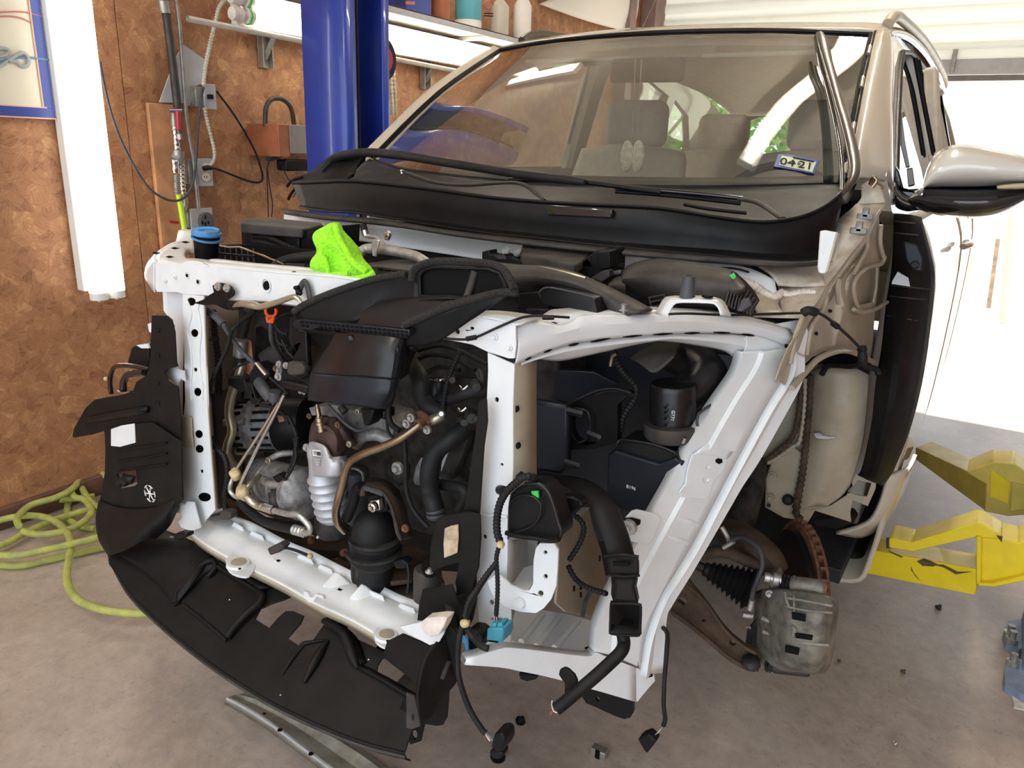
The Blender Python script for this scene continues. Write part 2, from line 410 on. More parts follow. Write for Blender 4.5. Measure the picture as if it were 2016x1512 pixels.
# ================================================================ SETTING
def struct(name, o): o['kind'] = 'structure'; return o
def sbox(name, m, lo, hi, bev=0): o = box(name, None, m, lo, hi, bev); o['kind'] = 'structure'; return o
sbox('floor', 'concrete', (-3, -4, -.1), (3.4, 7.1, 0))
sbox('ground', 'ground', (-14, 7.1, -.12), (16, 30, -.02))
sbox('wall_left', 'osb', (-3.12, -4, 0), (-3, 1.868, 3))
sbox('wall_left', 'osb', (-3.12, 1.872, 0), (-3, 7, 3))
sbox('wall_right', 'osb', (3.4, -4, 0), (3.5, 7, 3))
sbox('wall_back', 'doorpanel', (-3.12, 7.0, 0), (-2.93, 7.12, 3))
sbox('wall_back', 'doorpanel', (2.6, 7.0, 0), (3.5, 7.12, 3))
sbox('ceiling', 'ceil', (-3.12, -1.2, 3), (3.5, 7.12, 3.1))
sbox('baseboard_left', 'basebrd', (-2.999, -4, 0), (-2.975, 6.95, .085), .004)
sbox('trim_1', 'steelbeam', (-2.999, 6.3, .086), (-2.90, 6.42, 2.98), .004)
sbox('trim_2', 'steelbeam', (-2.999, 6.72, .086), (-2.86, 6.94, 2.98), .004)
# overhead door: ribbed panels above a 2.05 m opening
bm = bmesh.new()
prof = []
zc = 2.26
while zc < 2.99:
    prof += [(6.93, zc), (6.93, zc+.05), (6.955, zc+.065), (6.955, zc+.11)]; zc += .125
vs = [[bm.verts.new((x, y, z)) for y, z in prof] for x in (-2.92, 2.6)]
for i in range(len(prof)-1): bm.faces.new((vs[0][i], vs[1][i], vs[1][i+1], vs[0][i+1]))
d = obj('door_1', bm, 'doorpanel', None, solid=.02); d['kind'] = 'structure'
box('bottom_rail', d, 'doorpanel', (-2.2, 6.9, 2.2), (2.6, 6.96, 2.262), .004)
box('bottom_rail', d, 'greyplate', (-2.2, 6.9, 2.09), (2.6, 6.97, 2.195), .004)
box('bottom_rail', d, 'greybox', (-2.2, 6.92, 2.045), (2.6, 6.96, 2.085), .003)
box('hinge', d, 'galv', (-.55, 6.87, 2.10), (-.52, 6.93, 2.26), .003)
box('hinge', d, 'galv', (-.70, 6.87, 2.13), (-.66, 6.90, 2.16), .003)
# track of the door along the back corner
box('track', d, 'galv', (-2.92, 6.88, .02), (-2.88, 6.93, 2.9), .003)
tube3('brace_cable', d, 'galv', [(-2.9, 6.4, 2.3), (-2.85, 6.85, 2.9)], .006)

WX = -3.0
def wp(f, pts, x): return [at(*zz(f, p)[:2], x=(p[2] if len(p) > 2 else x)) for p in pts]
def wtube(name, par, m, f, pts, x, r, n=6, seg=10, ribs=None, lab=None):
    W = wp(f, pts, x); return tube3(name, par, m, W, [pw(w, r/ZF[f][2]) for w in W], n, seg, ribs, lab=lab)
def wbox(name, par, m, f, x0, y0, x1, y1, xb, t, bev=.003, lab=None):
    """box on the wall: photo rectangle at its face, x = xb, body t deep towards the wall"""
    c = at(*zz(f, ((x0+x1)/2, (y0+y1)/2)), x=xb); a = at(*zz(f, (x0, (y0+y1)/2)), x=xb); b = at(*zz(f, (x1, (y0+y1)/2)), x=xb)
    u = at(*zz(f, ((x0+x1)/2, y0)), x=xb); d = at(*zz(f, ((x0+x1)/2, y1)), x=xb)
    return box(name, par, m, (xb-t, a.y, d.z), (xb, b.y, u.z), bev, lab)
# ---- vertical light
def tubelamp(par, P, Q, off, r):
    tube3('lamp_tube', par, 'tubeglow', [P+off, Q+off], r, 1, 16)
L1 = empty('tube_light', (-2.93, 1.65, .84)); tag(L1, 'tall tube light standing upright on the chipboard wall beside the poster', 'light')
box('housing', L1, 'fixture', (-2.995, 1.585, .86), (-2.945, 1.72, 2.3), .006)
for yy in (1.618, 1.687): tube3('lamp_tube', L1, 'tubeglow', [(-2.905, yy, .86), (-2.905, yy, 2.3)], .034, 1, 20)
for yy in (1.618, 1.687):
    tube3('end_cap', L1, 'fixture', [(-2.905, yy, .832), (-2.905, yy, .862)], .033, 1, 20)
    tube3('end_pin', L1, 'alu', [(-2.905, yy, .822), (-2.905, yy, .834)], .008, 1, 8)
# ---- horizontal light
L2 = empty('tube_light', (-2.83, 3.2, 1.9)); tag(L2, 'long tube light running level along the wall below the shelf', 'light')
box('housing', L2, 'fixture', (-2.90, 2.32, 1.90), (-2.862, 4.75, 2.033), .005)
for zc2 in (1.938, 2.0): tube3('lamp_tube', L2, 'tubeglow2', [(-2.83, 2.36, zc2), (-2.83, 4.7, zc2)], .029, 1, 20)
for zc2 in (1.938, 2.0):
    turn3('lamp_holder', L2, 'foamw', Vector((-2.83, 2.26, zc2)), Vector((-2.83, 2.37, zc2)), [(0, .012), (.1, .026), (.5, .03), (.55, .024), (.7, .024), (.72, .033), (1, .033)], 18, lab='white porcelain lamp holder')
    turn3('ring', L2, 'green', Vector((-2.83, 2.345, zc2)), Vector((-2.83, 2.352, zc2)), [(0, .036), (1, .036)], 18)
# ---- ceiling lights
for (lx, ly, sx, sy), lb in (((-.52, 2.9, .09, 1.3), 'long ceiling tube light over the windscreen, mirrored in its glass'), ((-2.38, 3.3, .5, .08), 'short ceiling tube light above the wall shelf'), ((-1.3, -.1, .1, 1.3), 'long ceiling tube light over the open engine bay')):
    LC = empty('ceiling_light', (lx, ly, 3)); tag(LC, lb, 'light')
    box('housing', LC, 'fixture', (lx-sx/2-.03, ly-sy/2-.03, 2.93), (lx+sx/2+.03, ly+sy/2+.03, 2.998), .006)
    for o_ in (-.018, .018): tube3('lamp_tube', LC, 'tubeglow3', [(lx+o_, ly-sy/2, 2.91), (lx+o_, ly+sy/2, 2.91)] if sy > sx else [(lx-sx/2, ly+o_, 2.91), (lx+sx/2, ly+o_, 2.91)], .013, 1, 14)
# ---- poster
PO = empty('poster', (-2.985, 1.3, 1.45)); tag(PO, 'cream poster with navy border and looping line art on the wall at left', 'poster')
box('board', PO, 'poster', (-2.998, .7, 1.49), (-2.978, 1.584, 2.4), .001)
box('border', PO, 'navy', (-2.979, .7, 1.495), (-2.974, 1.580, 1.527), .0005); box('border', PO, 'navy', (-2.979, 1.545, 1.527), (-2.974, 1.580, 2.4), .0005)
box('border_line', PO, 'coral', (-2.979, .7, 1.527), (-2.9735, 1.555, 1.531), .0003); box('border_line', PO, 'coral', (-2.979, 1.541, 1.531), (-2.9735, 1.545, 2.4), .0003)
box('border_line', PO, 'coral', (-2.979, .7, 1.490), (-2.9735, 1.583, 1.4945), .0003)
def ink(f, pts, m, r, nm_='line_art'): wtube(nm_, PO, m, f, pts, -2.976, r, 6, 6)
ink('A', [(-200, 110), (-60, 75), (60, 66), (150, 70), (235, 93)], 'redink', 4); ink('A', [(-60, 100), (30, 92), (110, 100), (180, 130)], 'redink', 4)
ink('A', [(120, 68), (180, 74), (235, 93)], 'blueink', 3)
ink('A', [(-150, 345), (-20, 350), (60, 332), (160, 326), (275, 340)], 'blueink', 6)
ink('A', [(-60, 300), (0, 275), (40, 280), (50, 295), (20, 315), (-40, 322)], 'silverink', 12); ink('A', [(-60, 300), (0, 275), (40, 280), (50, 295), (20, 315), (-40, 322)], 'poster', 5)
ink('A', [(50, 345), (90, 315), (130, 300), (160, 330), (155, 368), (120, 375), (90, 350), (50, 345)], 'silverink', 12)
ink('A', [(60, 348), (90, 318), (130, 303), (157, 330), (152, 365), (120, 372), (90, 350)], 'poster', 5)
ink('A', [(-60, 400), (-10, 380), (40, 345), (80, 320)], 'silverink', 10)
# ---- board, pipes, plate, boxes
o = wbox('wooden_board', None, 'wood', 'A', 885, 590, 1040, 1500, -2.975, .02); tag(o, 'narrow reddish wooden board fixed upright behind the air pipe', 'board')
o = panel('metal_sheet', None, 'greyplate', 'A', [(905, 580), (960, 430), (1035, 250), (1175, 345), (1150, 470), (1105, 490), (1075, 600), (1040, 585)], ('x', -2.965), .006)
tag(o, 'cut grey metal sheet pinned flat to the wall behind the two pipes', 'metal sheet')
AP = empty('air_pipe', at(*zz('A', (1030, 1300)), x=-2.94)); tag(AP, 'black air pipe coming down the wall into brass and chrome fittings', 'pipe')
wtube('pipe', AP, 'pipeb', 'A', [(922, -90), (940, 60), (975, 330), (1008, 612)], -2.92, 23, 3)
wtube('coupling', AP, 'galv', 'A', [(925, 5), (938, 75)], -2.92, 30, 1, 8)
wtube('clamp', AP, 'chrome', 'A', [(955, 628), (1028, 628)], -2.90, 12, 1)
wtube('valve_body', AP, 'galv', 'A', [(985, 640), (990, 740)], -2.92, 17, 1)
wtube('valve_handle', AP, 'red', 'A', [(1008, 632), (1012, 735)], -2.89, 14, 1, lab='red label sleeve on the valve handle')
wtube('fitting', AP, 'chrome', 'A', [(992, 715), (1005, 860)], -2.92, 20, 1, ribs=(.018, .22))
wtube('nut', AP, 'galv', 'A', [(1018, 760), (1022, 790)], -2.89, 16, 1, 6)
wtube('elbow', AP, 'galv', 'A', [(1010, 855), (1008, 890), (990, 915)], -2.92, 33, 4, 14)
wtube('fitting', AP, 'chrome', 'A', [(990, 905), (996, 980)], -2.91, 22, 1, ribs=(.02, .2))
wtube('fitting', AP, 'chrome', 'A', [(1030, 930), (1035, 1060), (1045, 1110)], -2.93, 17, 3, ribs=(.016, .3))
wtube('hose_spring', AP, 'galv', 'A', [(998, 990), (1004, 1105)], -2.90, 15, 1, ribs=(.008, .25))
wtube('drain_fitting', AP, 'galv', 'A', [(1048, 1120), (1052, 1160), (1035, 1210)], -2.92, 14, 4)
wtube('lime_hose', AP, 'hoselime', 'A', [(1012, 1102), (1022, 1160), (1034, 1230), (1045, 1300), (1052, 1420)], -2.89, 15, 5, lab='bright lime hose')
wtube('label', AP, 'red', 'A', [(960, 1256), (1010, 1262)], -2.95, 8, 1, 6)
o = wtube('conduit', None, 'galv', 'A', [(985, -90), (1015, 130), (1038, 420), (1055, 640), (1075, 790), (1100, 930), (1125, 1190)], -2.92, 11, 4); tag(o, 'thin grey steel conduit running down the wall right of the air pipe', 'conduit')
o = wtube('conduit', None, 'pipew', 'A', [(1420, -110), (1330, -50), (1250, 30), (1225, 110), (1195, 230), (1165, 370), (1152, 485)], -2.90, 11, 6, ribs=(.012, .3)); tag(o, 'flexible ribbed conduit curving down from the lamp to the switch', 'conduit')
o = wtube('conduit', None, 'pipew', 'A', [(1160, 610), (1172, 680), (1198, 780), (1215, 860), (1210, 910), (1185, 945)], -2.90, 9, 6, ribs=(.012, .3)); tag(o, 'short ribbed conduit bowing between switch box and outlet box', 'conduit')
SB = empty('switch_box', at(*zz('A', (1165, 615)), x=-2.95)); tag(SB, 'grey metal light switch box with black toggle on the wall', 'switch')
wbox('box', SB, 'galv', 'A', 1110, 492, 1165, 606, -2.93, .06)
wbox('cover_plate', SB, 'greyplate', 'A', 1158, 476, 1226, 620, -2.922, .008, .003)
wbox('toggle', SB, 'black', 'A', 1190, 535, 1212, 562, -2.90, .02, .002)
for yy in (508, 588): wtube('screw', SB, 'steel', 'A', [(1192, yy), (1193, yy)], -2.918, 4, 1)
OB = empty('outlet_box', at(*zz('A', (1160, 1050)), x=-2.95)); tag(OB, 'grey outlet box with cream sockets, a black plug in the upper one', 'outlet')
wbox('box', OB, 'galv', 'A', 1070, 905, 1130, 1045, -2.93, .06)
wbox('cover_plate', OB, 'greyplate', 'A', 1118, 898, 1206, 1056, -2.922, .008, .003)
for yy in (950, 1005):
    C0 = at(*zz('A', (1167, yy)), x=-2.92); turn3('socket', OB, 'outlet', C0, C0+Vector((.008, 0, 0)), [(0, .019), (.8, .019), (1, .016)], 20)
    for dx in (-7, 7): wbox('slot', OB, 'ink', 'A', 1165+dx, yy-8, 1168+dx, yy+4, -2.911, .003, 0)
OB2 = empty('power_outlet', at(*zz('A', (1150, 1295)), x=-2.95)); tag(OB2, 'square grey plate with round black high voltage socket, lowest on the wall', 'outlet')
wbox('box', OB2, 'galv', 'A', 1065, 1200, 1115, 1290, -2.93, .06)
wbox('cover_plate', OB2, 'greyplate', 'A', 1082, 1180, 1208, 1310, -2.922, .008, .004)
C0 = at(*zz('A', (1165, 1253)), x=-2.92); turn3('socket', OB2, 'socket', C0, C0+Vector((.014, 0, 0)), [(0, .038), (.8, .038), (1, .034)], 24)
for a, b in ((1148, 1262), (1182, 1262), (1165, 1232), (1165, 1270)): wbox('slot', OB2, 'ink', 'A', a-3, b-9, a+4, b+9, -2.904, .003, 0)
o = wtube('wall_cord', None, 'rubbergrey', 'A', [(568, 350), (585, 450), (625, 620), (680, 780), (760, 940), (840, 1060), (920, 1120), (1000, 1138), (1060, 1105), (1098, 1020), (1112, 900), (1122, 740), (1140, 560), (1155, 495)], -2.88, 7, 6); tag(o, 'long grey cord drooping from the upright lamp to the switch box', 'cord')
o = wtube('wall_cord', None, 'rubber', 'A', [(1155, 950), (1190, 950), (1250, 965), (1350, 1005), (1430, 1032), (1478, 1030), (1488, 990), (1455, 880), (1400, 770), (1320, 640), (1228, 518)], -2.87, 6, 6); tag(o, 'black cord looping from the outlet plug up to the switch', 'cord')
o = wtube('plug', OB, 'black', 'A', [(1155, 955), (1180, 950), (1198, 950)], -2.90, 14, 2)
# ---- rail with brackets
o = wtube('rail', None, 'pipew', 'A', [(1100, 112), (1727, 235)], -2.8, 13, 1, 14); P0, P1 = at(*zz('A', (1100, 112)), x=-2.8), Vector((-2.8, 3.75, 1.86))
bpy.data.objects.remove(o)
bm = bmesh.new(); n_ = 20
A_ = [Vector((-2.8, 2.04+1.75*i/n_, 1.882-.024*i/n_)) for i in range(n_+1)]
for rr in (.012,): sweep(bm, A_, [rr]*(n_+1), 16, cap=False); sweep(bm, A_, [rr-.003]*(n_+1), 16, cap=False)
o = obj('rail', bm, 'pipew', None); tag(o, 'pale steel pipe held level along the wall under the lamp', 'rail')
for yb, lb in ((2.56, 'dark steel angle bracket left of the blue post'), (3.72, 'dark steel angle bracket right of the blue post')):
    B = empty('bracket', (-2.99, yb, 1.76)); tag(B, lb, 'bracket', 'brackets under the shelf')
    bm = bmesh.new()
    bbox(bm, Vector((-2.992, yb, 1.90)), Vector((.006, .06, .28))); bbox(bm, Vector((-2.975, yb-.027, 1.90)), Vector((.035, .005, .28))); bbox(bm, Vector((-2.975, yb+.027, 1.90)), Vector((.035, .005, .28)))
    obj('upright', bm, 'galv', B, .001)
    tube3('strut', B, 'galv', [(-2.98, yb, 1.80), (-2.905, yb, 1.90)], .015, 1, 4)
# ---- shelf and its cans
SH = empty('shelf', (-2.8, 3.6, 2.05)); tag(SH, 'grey metal wall shelf above the tube light with cans on it', 'shelf')
box('board', SH, 'galv', (-2.99, 2.7, 2.062), (-2.6, 5.4, 2.068), .001)
box('front_lip', SH, 'greyplate', (-2.606, 2.6, 2.035), (-2.6, 5.4, 2.068), .001)
for yb in (3.12, 3.95): box('support_arm', SH, 'galv', (-2.98, yb-.02, 2.041), (-2.64, yb+.02, 2.061), .002)
def can(name, y, x, r, h, m, prof, lab, cat_, cap=None):
    C = empty(name, (x, y, 2.068)); tag(C, lab, cat_, None)
    turn3('body', C, m, Vector((x, y, 2.069)), Vector((x, y, 2.069+h)), prof(r), 24)
    return C
box('carton', None, 'navy', (-2.88, 3.22, 2.069), (-2.70, 3.42, 2.25), .003); tag(bpy.data.objects['carton'], 'dark blue carton at the left end of the wall shelf', 'carton')
panel('label', bpy.data.objects['carton'], 'redink', 'B', [(755, 5), (800, 8), (798, 24), (752, 20)], ('x', -2.697), .002)
cy = lambda r: [(0, r*.96), (.03, r), (.97, r), (1, r*.9)]
can('jar', 3.55, -2.74, .05, .2, 'brownbox', cy, 'brown glass jar on the shelf beside the dark carton', 'jar')
c = can('paint_can', 3.83, -2.76, .075, .17, 'tealcan', cy, 'teal and white paint can on the wall shelf', 'can')
turn3('rim', c, 'alu', Vector((-2.76, 3.83, 2.238)), Vector((-2.76, 3.83, 2.25)), [(0, .078), (.5, .08), (1, .076)], 24)
turn3('label_band', c, 'card', Vector((-2.76, 3.83, 2.075)), Vector((-2.76, 3.83, 2.125)), [(0, .0762), (1, .0762)], 24, lab='white band')
c = can('bottle', 4.12, -2.74, .055, .24, 'plastictr', lambda r: [(0, r*.95), (.04, r), (.72, r), (.85, r*.5), (.88, r*.3), (1, r*.3)], 'pale clear plastic bottle between the paint can and the spray bottle', 'bottle')
c = can('spray_bottle', 4.34, -2.72, .055, .30, 'card', lambda r: [(0, r*.95), (.04, r), (.7, r), (.85, r*.55), (1, r*.4)], 'white spray bottle with red label at the right end of the shelf', 'bottle')
wtube('label_ring', c, 'redink', 'B', [(1135, 18), (1150, 6), (1172, 4), (1186, 18), (1176, 34), (1150, 36), (1135, 20)], -2.655, 3, 4, 6)
text('label_text', c, 'redink', 'Glass', at(*zz('B', (1160, 20)), x=-2.655), (0, 1, 0), (0, 0, 1), .03)
for yy in (66, 78): wtube('label_line', c, 'ink', 'B', [(1142, yy), (1186, yy+2)], -2.66, 2.5, 1, 6)
# ---- brown and grey box with handle, adapter below
BB = empty('control_box', (-2.85, 2.5, 1.36)); tag(BB, 'small brown and grey box with a bent steel handle beside the blue post', 'box')
a0, a1 = at(*zz('A', (1465, 790)), x=-2.92), at(*zz('A', (1610, 790)), x=-2.74)
bx0 = at(*zz('A', (1470, 780)), x=-2.99)
box('case', BB, 'brownbox', (-2.99, 2.44, 1.375), (-2.78, 2.50, 1.515), .003)
box('case_cover', BB, 'greybox', (-2.99, 2.501, 1.39), (-2.775, 2.83, 1.515), .003)
box('window', BB, 'card', (-2.776, 2.66, 1.44), (-2.772, 2.75, 1.485), .001)
tube3('handle', BB, 'pipeb', [(-2.87, 2.445, 1.50), (-2.87, 2.455, 1.58), (-2.87, 2.49, 1.62), (-2.87, 2.55, 1.625), (-2.87, 2.60, 1.59), (-2.87, 2.615, 1.51)], .011, 6, 8)
wtube('hose_stub', BB, 'rubbergrey', 'A', [(1510, 890), (1530, 905), (1600, 880), (1650, 855)], -2.85, 10, 5); wtube('fitting', BB, 'gold', 'A', [(1640, 855), (1665, 870)], -2.84, 11, 1)
AD = wbox('power_adapter', None, 'black', 'A', 1625, 905, 1757, 970, -2.78, .07, .008); tag(AD, 'black adapter block hanging on its cord under the brown box', 'adapter')
wtube('cord', AD, 'rubber', 'A', [(1620, 900), (1608, 960), (1640, 1020), (1690, 1060), (1660, 1120)], -2.80, 3, 6)
wtube('cord', AD, 'rubber', 'A', [(1535, 900), (1515, 960), (1518, 1100), (1522, 1230)], -2.9, 3, 6)
wtube('cord', AD, 'rubber', 'A', [(1515, 950), (1530, 1060), (1545, 1160), (1540, 1230)], -2.9, 3, 6)
# ---- reel and rope
RE = empty('cord_reel', at(*zz('B', (648, 290)), x=-2.6)); tag(RE, 'black and red reel hanging on the wall right of the blue post', 'reel')
C0 = at(*zz('B', (640, 292)), x=-2.70)
turn3('rim', RE, 'rubber', C0+Vector((-.05, 0, 0)), C0, [(0, .10), (.1, .105), (.9, .105), (1, .098)], 32); turn3('hub', RE, 'red', C0, C0+Vector((.012, 0, 0)), [(0, .066), (1, .06)], 28)
turn3('cap', RE, 'rope', C0+Vector((.012, 0, 0)), C0+Vector((.02, 0, 0)), [(0, .02), (1, .018)], 16)
RO = empty('rope_hank', at(*zz('B', (665, 560)), x=-2.8)); tag(RO, 'hank of pale rope hanging down the wall below the reel', 'rope')
for k in range(5):
    xo = 638+k*12; wtube('strand', RO, 'rope', 'B', [(xo+8, 300), (xo+2+k*2, 400), (xo+4+3*k, 500), (xo+10+2*k, 572)], -2.87+.01*(k % 2), 7, 6, 8, ribs=(.02, .25))
# ---- white film bundle and corner
sheet('insulation_sheet', None, 'card', None, [[Vector((-2.99, 5.0, 2.95)), Vector((-2.9, 5.6, 2.9)), Vector((-2.98, 6.6, 2.92))], [Vector((-2.97, 5.2, 2.55)), Vector((-2.86, 5.7, 2.6)), Vector((-2.95, 6.55, 2.62))], [Vector((-2.97, 4.95, 2.40)), Vector((-2.92, 5.6, 2.38)), Vector((-2.96, 6.5, 2.42))]], 5, 4, .006, world=True)
tag(bpy.data.objects['insulation_sheet'], 'pale hanging plastic sheet high on the wall behind the car roof', 'sheet')
# ---- blue lift post
LP = empty('lift_post', (-2.3, 2.38, 0)); tag(LP, 'tall blue steel lift post rising behind the passenger side of the car', 'lift post', 'posts of the two-post car lift')
x0, x1, yA, yB = -2.40, -2.18, 2.25, 2.50
bm = bmesh.new()
prof = [(x1-.012, yA+.055), (x1, yA+.05), (x1, yA+.012), (x1-.012, yA), (x0, yA), (x0, yB), (x1-.012, yB), (x1, yB-.012), (x1, yB-.05)]
lo = [bm.verts.new((a, b, .02)) for a, b in prof]; hi = [bm.verts.new((a, b, 2.98)) for a, b in prof]
for i in range(len(prof)-1): bm.faces.new((lo[i], lo[i+1], hi[i+1], hi[i]))
obj('column', bm, 'bluepost', LP, solid=.008)
box('carriage', LP, 'bluepost', (x0+.03, yA+.03, .4), (x1-.02, yB-.03, 1.2), .004)
tube3('cable', LP, 'black', [(x1-.012, yA+.075, .2), (x1-.012, yA+.075, 2.9)], .007, 1)
tube3('cable', LP, 'galv', [(x1-.05, yA+.1, .2), (x1-.05, yA+.1, 2.9)], .004, 1)
box('foot_plate', LP, 'bluepost', (x0-.15, yA-.1, .0), (x1+.15, yB+.1, .02), .003)
# ---- yellow air hose on the floor
HO = []
def fl(f, pts, z=.013): return [at(*zz(f, p)[:2], z=(p[2] if len(p) > 2 else z)) for p in pts]
hs = [('N', [(-60, 245), (80, 255), (200, 232), (320, 205), (440, 178), (520, 168), (640, 160), (760, 150), (870, 150)]),
      ('N', [(-60, 278), (80, 285), (200, 262), (300, 240), (400, 215), (470, 192)]),
      ('N', [(-60, 120), (60, 88), (150, 80), (230, 95), (290, 140), (318, 200), (312, 270), (302, 350), (320, 420), (370, 470), (470, 505), (600, 520), (720, 510), (800, 495)]),
      ('N', [(-40, 205), (40, 175), (120, 130), (230, 80), (330, 48), (420, 20)]),
      ('N', [(420, 92), (340, 75), (300, 40), (300, -20), (330, -90), (400, -118)]),
      ('N', [(95, 150), (90, 110), (150, 55), (260, 20), (340, -30), (380, -100), (420, -110), (500, -60)]),
      ('N', [(110, 150), (180, 165), (290, 150), (370, 110), (410, 60), (380, 10), (330, -10), (300, -80), (315, -110), (350, -80), (380, -20), (420, 30), (500, 80)]),
      ('N', [(-50, 55), (40, 30), (150, 10), (260, -10), (420, -30)])]
AH = empty('air_hose', fl('N', [(200, 150)])[0]); tag(AH, 'dirty yellow air hose lying in loose coils on the floor by the wall', 'hose')
for k, (f, p) in enumerate(hs): tube3('coil', AH, 'hose', [w+Vector((0, 0, .022*((k*3) % 4))) for w in fl(f, p)], .0125, 7, 12)
# ---- right lift post base and its yellow arms
RP = empty('lift_post', (.5, 2.6, 0)); tag(RP, 'grey foot of the second lift post at the right edge of the floor', 'lift post')
panel('foot_plate', RP, 'postgrey', 'K', [(1908, 640), (1916, 590), (2040, 540), (2200, 640), (2150, 800), (2016, 755), (1915, 690)], ('z', .03), .03, into=(0, 0, -1))
panel('foot_plate', RP, 'postgrey', 'K', [(1905, 400), (1925, 345), (2200, 300), (2300, 440), (1990, 500), (1920, 460)], ('z', .03), .03, into=(0, 0, -1))
q_ = at(*zz('K', (2005, 600)), z=.03)
box('column', RP, 'postgrey', (q_.x+.0, q_.y-.02, .0), (q_.x+.25, q_.y+.3, 2.95), .006)
for a, b in ((1935, 430), (1945, 462), (1950, 590)):
    c_ = at(*zz('K', (a, b)), z=.03); turn3('anchor_bolt', RP, 'galv', c_, c_+Vector((0, 0, .04)), [(0, .018), (.4, .018), (.42, .01), (1, .01)], 10)
o = panel('cardboard_scrap', None, 'foamw', 'K', [(1948, 755), (2080, 760), (2080, 850), (1960, 822), (1962, 800)], ('z', .006), .005, into=(0, 0, -1)); tag(o, 'torn cardboard scrap on the floor at the right edge', 'cardboard')
# ================================================================ CAR BODY
V = Vector
CAR = empty('car', (-1, 2.6, .3)); tag(CAR, 'pale SUV up on the lift with its whole front end stripped to the bare frame', 'car')
def ps(z):                                     # half width of the body side
    T = [(.36, .845), (.42, .868), (.6, .882), (.9, .888), (1.15, .88), (1.26, .85), (1.33, .79), (1.42, .765), (1.55, .722), (1.71, .668), (1.80, .63), (1.9, .57)]
    for (a, b), (c, d) in zip(T, T[1:]):
        if z <= c: return b+(d-b)*(z-a)/(c-a)
    return T[-1][1]
def sidepanel(name, m, s, outer, holes=(), t=.03, inset=0, par=CAR, bev=0):
    """body side sheet at the side s=+1 driver / -1 passenger, outline in (Y, z)"""
    bm = bmesh.new()
    # cut outline into strips along z so the sheet follows the body curve
    def W(p): return V((-1+s*(ps(p[1])-inset), p[0], p[1]))
    loops = []
    for l in (outer,)+tuple(holes):
        L = []
        for a, b in zip(l, l[1:]+l[:1]):
            k = max(1, int(abs(b[1]-a[1])/.06), int(abs(b[0]-a[0])/.3))
            for i in range(k): L.append((a[0]+(b[0]-a[0])*i/k, a[1]+(b[1]-a[1])*i/k))
        loops.append(L)
    flat = [[V((0, p[0], p[1])) for p in l] for l in loops]
    tri = geometry.tessellate_polygon(flat); pts = [p for l in loops for p in l]
    A = [bm.verts.new(W(p)) for p in pts]; B = [bm.verts.new(W(p)+V((-s*t, 0, 0))) for p in pts]
    for q in tri:
        try: bm.faces.new([A[i] for i in q]); bm.faces.new([B[i] for i in q][::-1])
        except ValueError: pass
    st = 0
    for l in loops:
        k = len(l)
        for i in range(k):
            try: bm.faces.new((A[st+i], A[st+(i+1) % k], B[st+(i+1) % k], B[st+i]))
            except ValueError: pass
        st += k
    return obj(name, bm, m, par, bev, sharp=40)
WF = [(1.97, 1.365), (2.25, 1.55), (2.55, 1.71), (2.75, 1.77), (3.0, 1.795), (3.17, 1.80), (3.24, 1.37)]
WR = [(3.33, 1.375), (3.28, 1.80), (3.7, 1.795), (4.05, 1.74), (4.13, 1.39)]
WQ = [(4.22, 1.40), (4.16, 1.73), (4.45, 1.66), (4.72, 1.46)]
UP = [(1.92, 1.345), (1.90, 1.42), (2.46, 1.76), (2.8, 1.835), (3.4, 1.865), (4.2, 1.835), (4.9, 1.72), (5.2, 1.45), (5.25, 1.31), (2.0, 1.31)]
for s in (1, -1):
    sidepanel('greenhouse_side', 'body', s, UP, (WF, WR, WQ), .045)
    for w_, nm2 in ((WF, 'side_window'), (WR, 'side_window'), (WQ, 'side_window')):
        sidepanel(nm2, 'glassd' if s > 0 else 'glassclear', s, w_, (), .004, .018)
    for w_ in (WF, WR):
        P = [V((-1+s*(ps(z)+.003), y, z)) for y, z in w_]; tube3('window_seal', CAR, 'black', P+[P[0]], .008, 1, 8)
def lower_side(s, y0, y1, name, rows=None):
    ys = [y0, (y0+y1)/2, y1]; zs = [1.325, 1.27, 1.15, .9, .6, .45, .385, .365]
    R = [[V((-1+s*(ps(z)+(0 if z > .38 else -.05)), y, z)) for y in ys] for z in zs]
    return sheet(name, CAR, 'body', None, R, 2, 3, .012, world=True)
d1 = lower_side(1, 2.02, 3.24, 'front_door'); d2 = lower_side(1, 3.252, 4.15, 'rear_door'); lower_side(1, 4.162, 5.25, 'quarter_panel')
for s in (-1,): lower_side(-1, 2.02, 5.25, 'quarter_panel')
d1['label'] = 'glossy pale driver door'
box('sill_trim', CAR, 'blackm', (-.24, 2.15, .35), (-.152, 4.6, .40), .02)
# door handle
for yy in (2.98,): 
    tube3('door_handle', d1, 'chrome', [(-.098, yy-.02, 1.19), (-.080, yy+.02, 1.195), (-.080, yy+.13, 1.195), (-.098, yy+.17, 1.19)], .014, 4, 10, flat=.7)
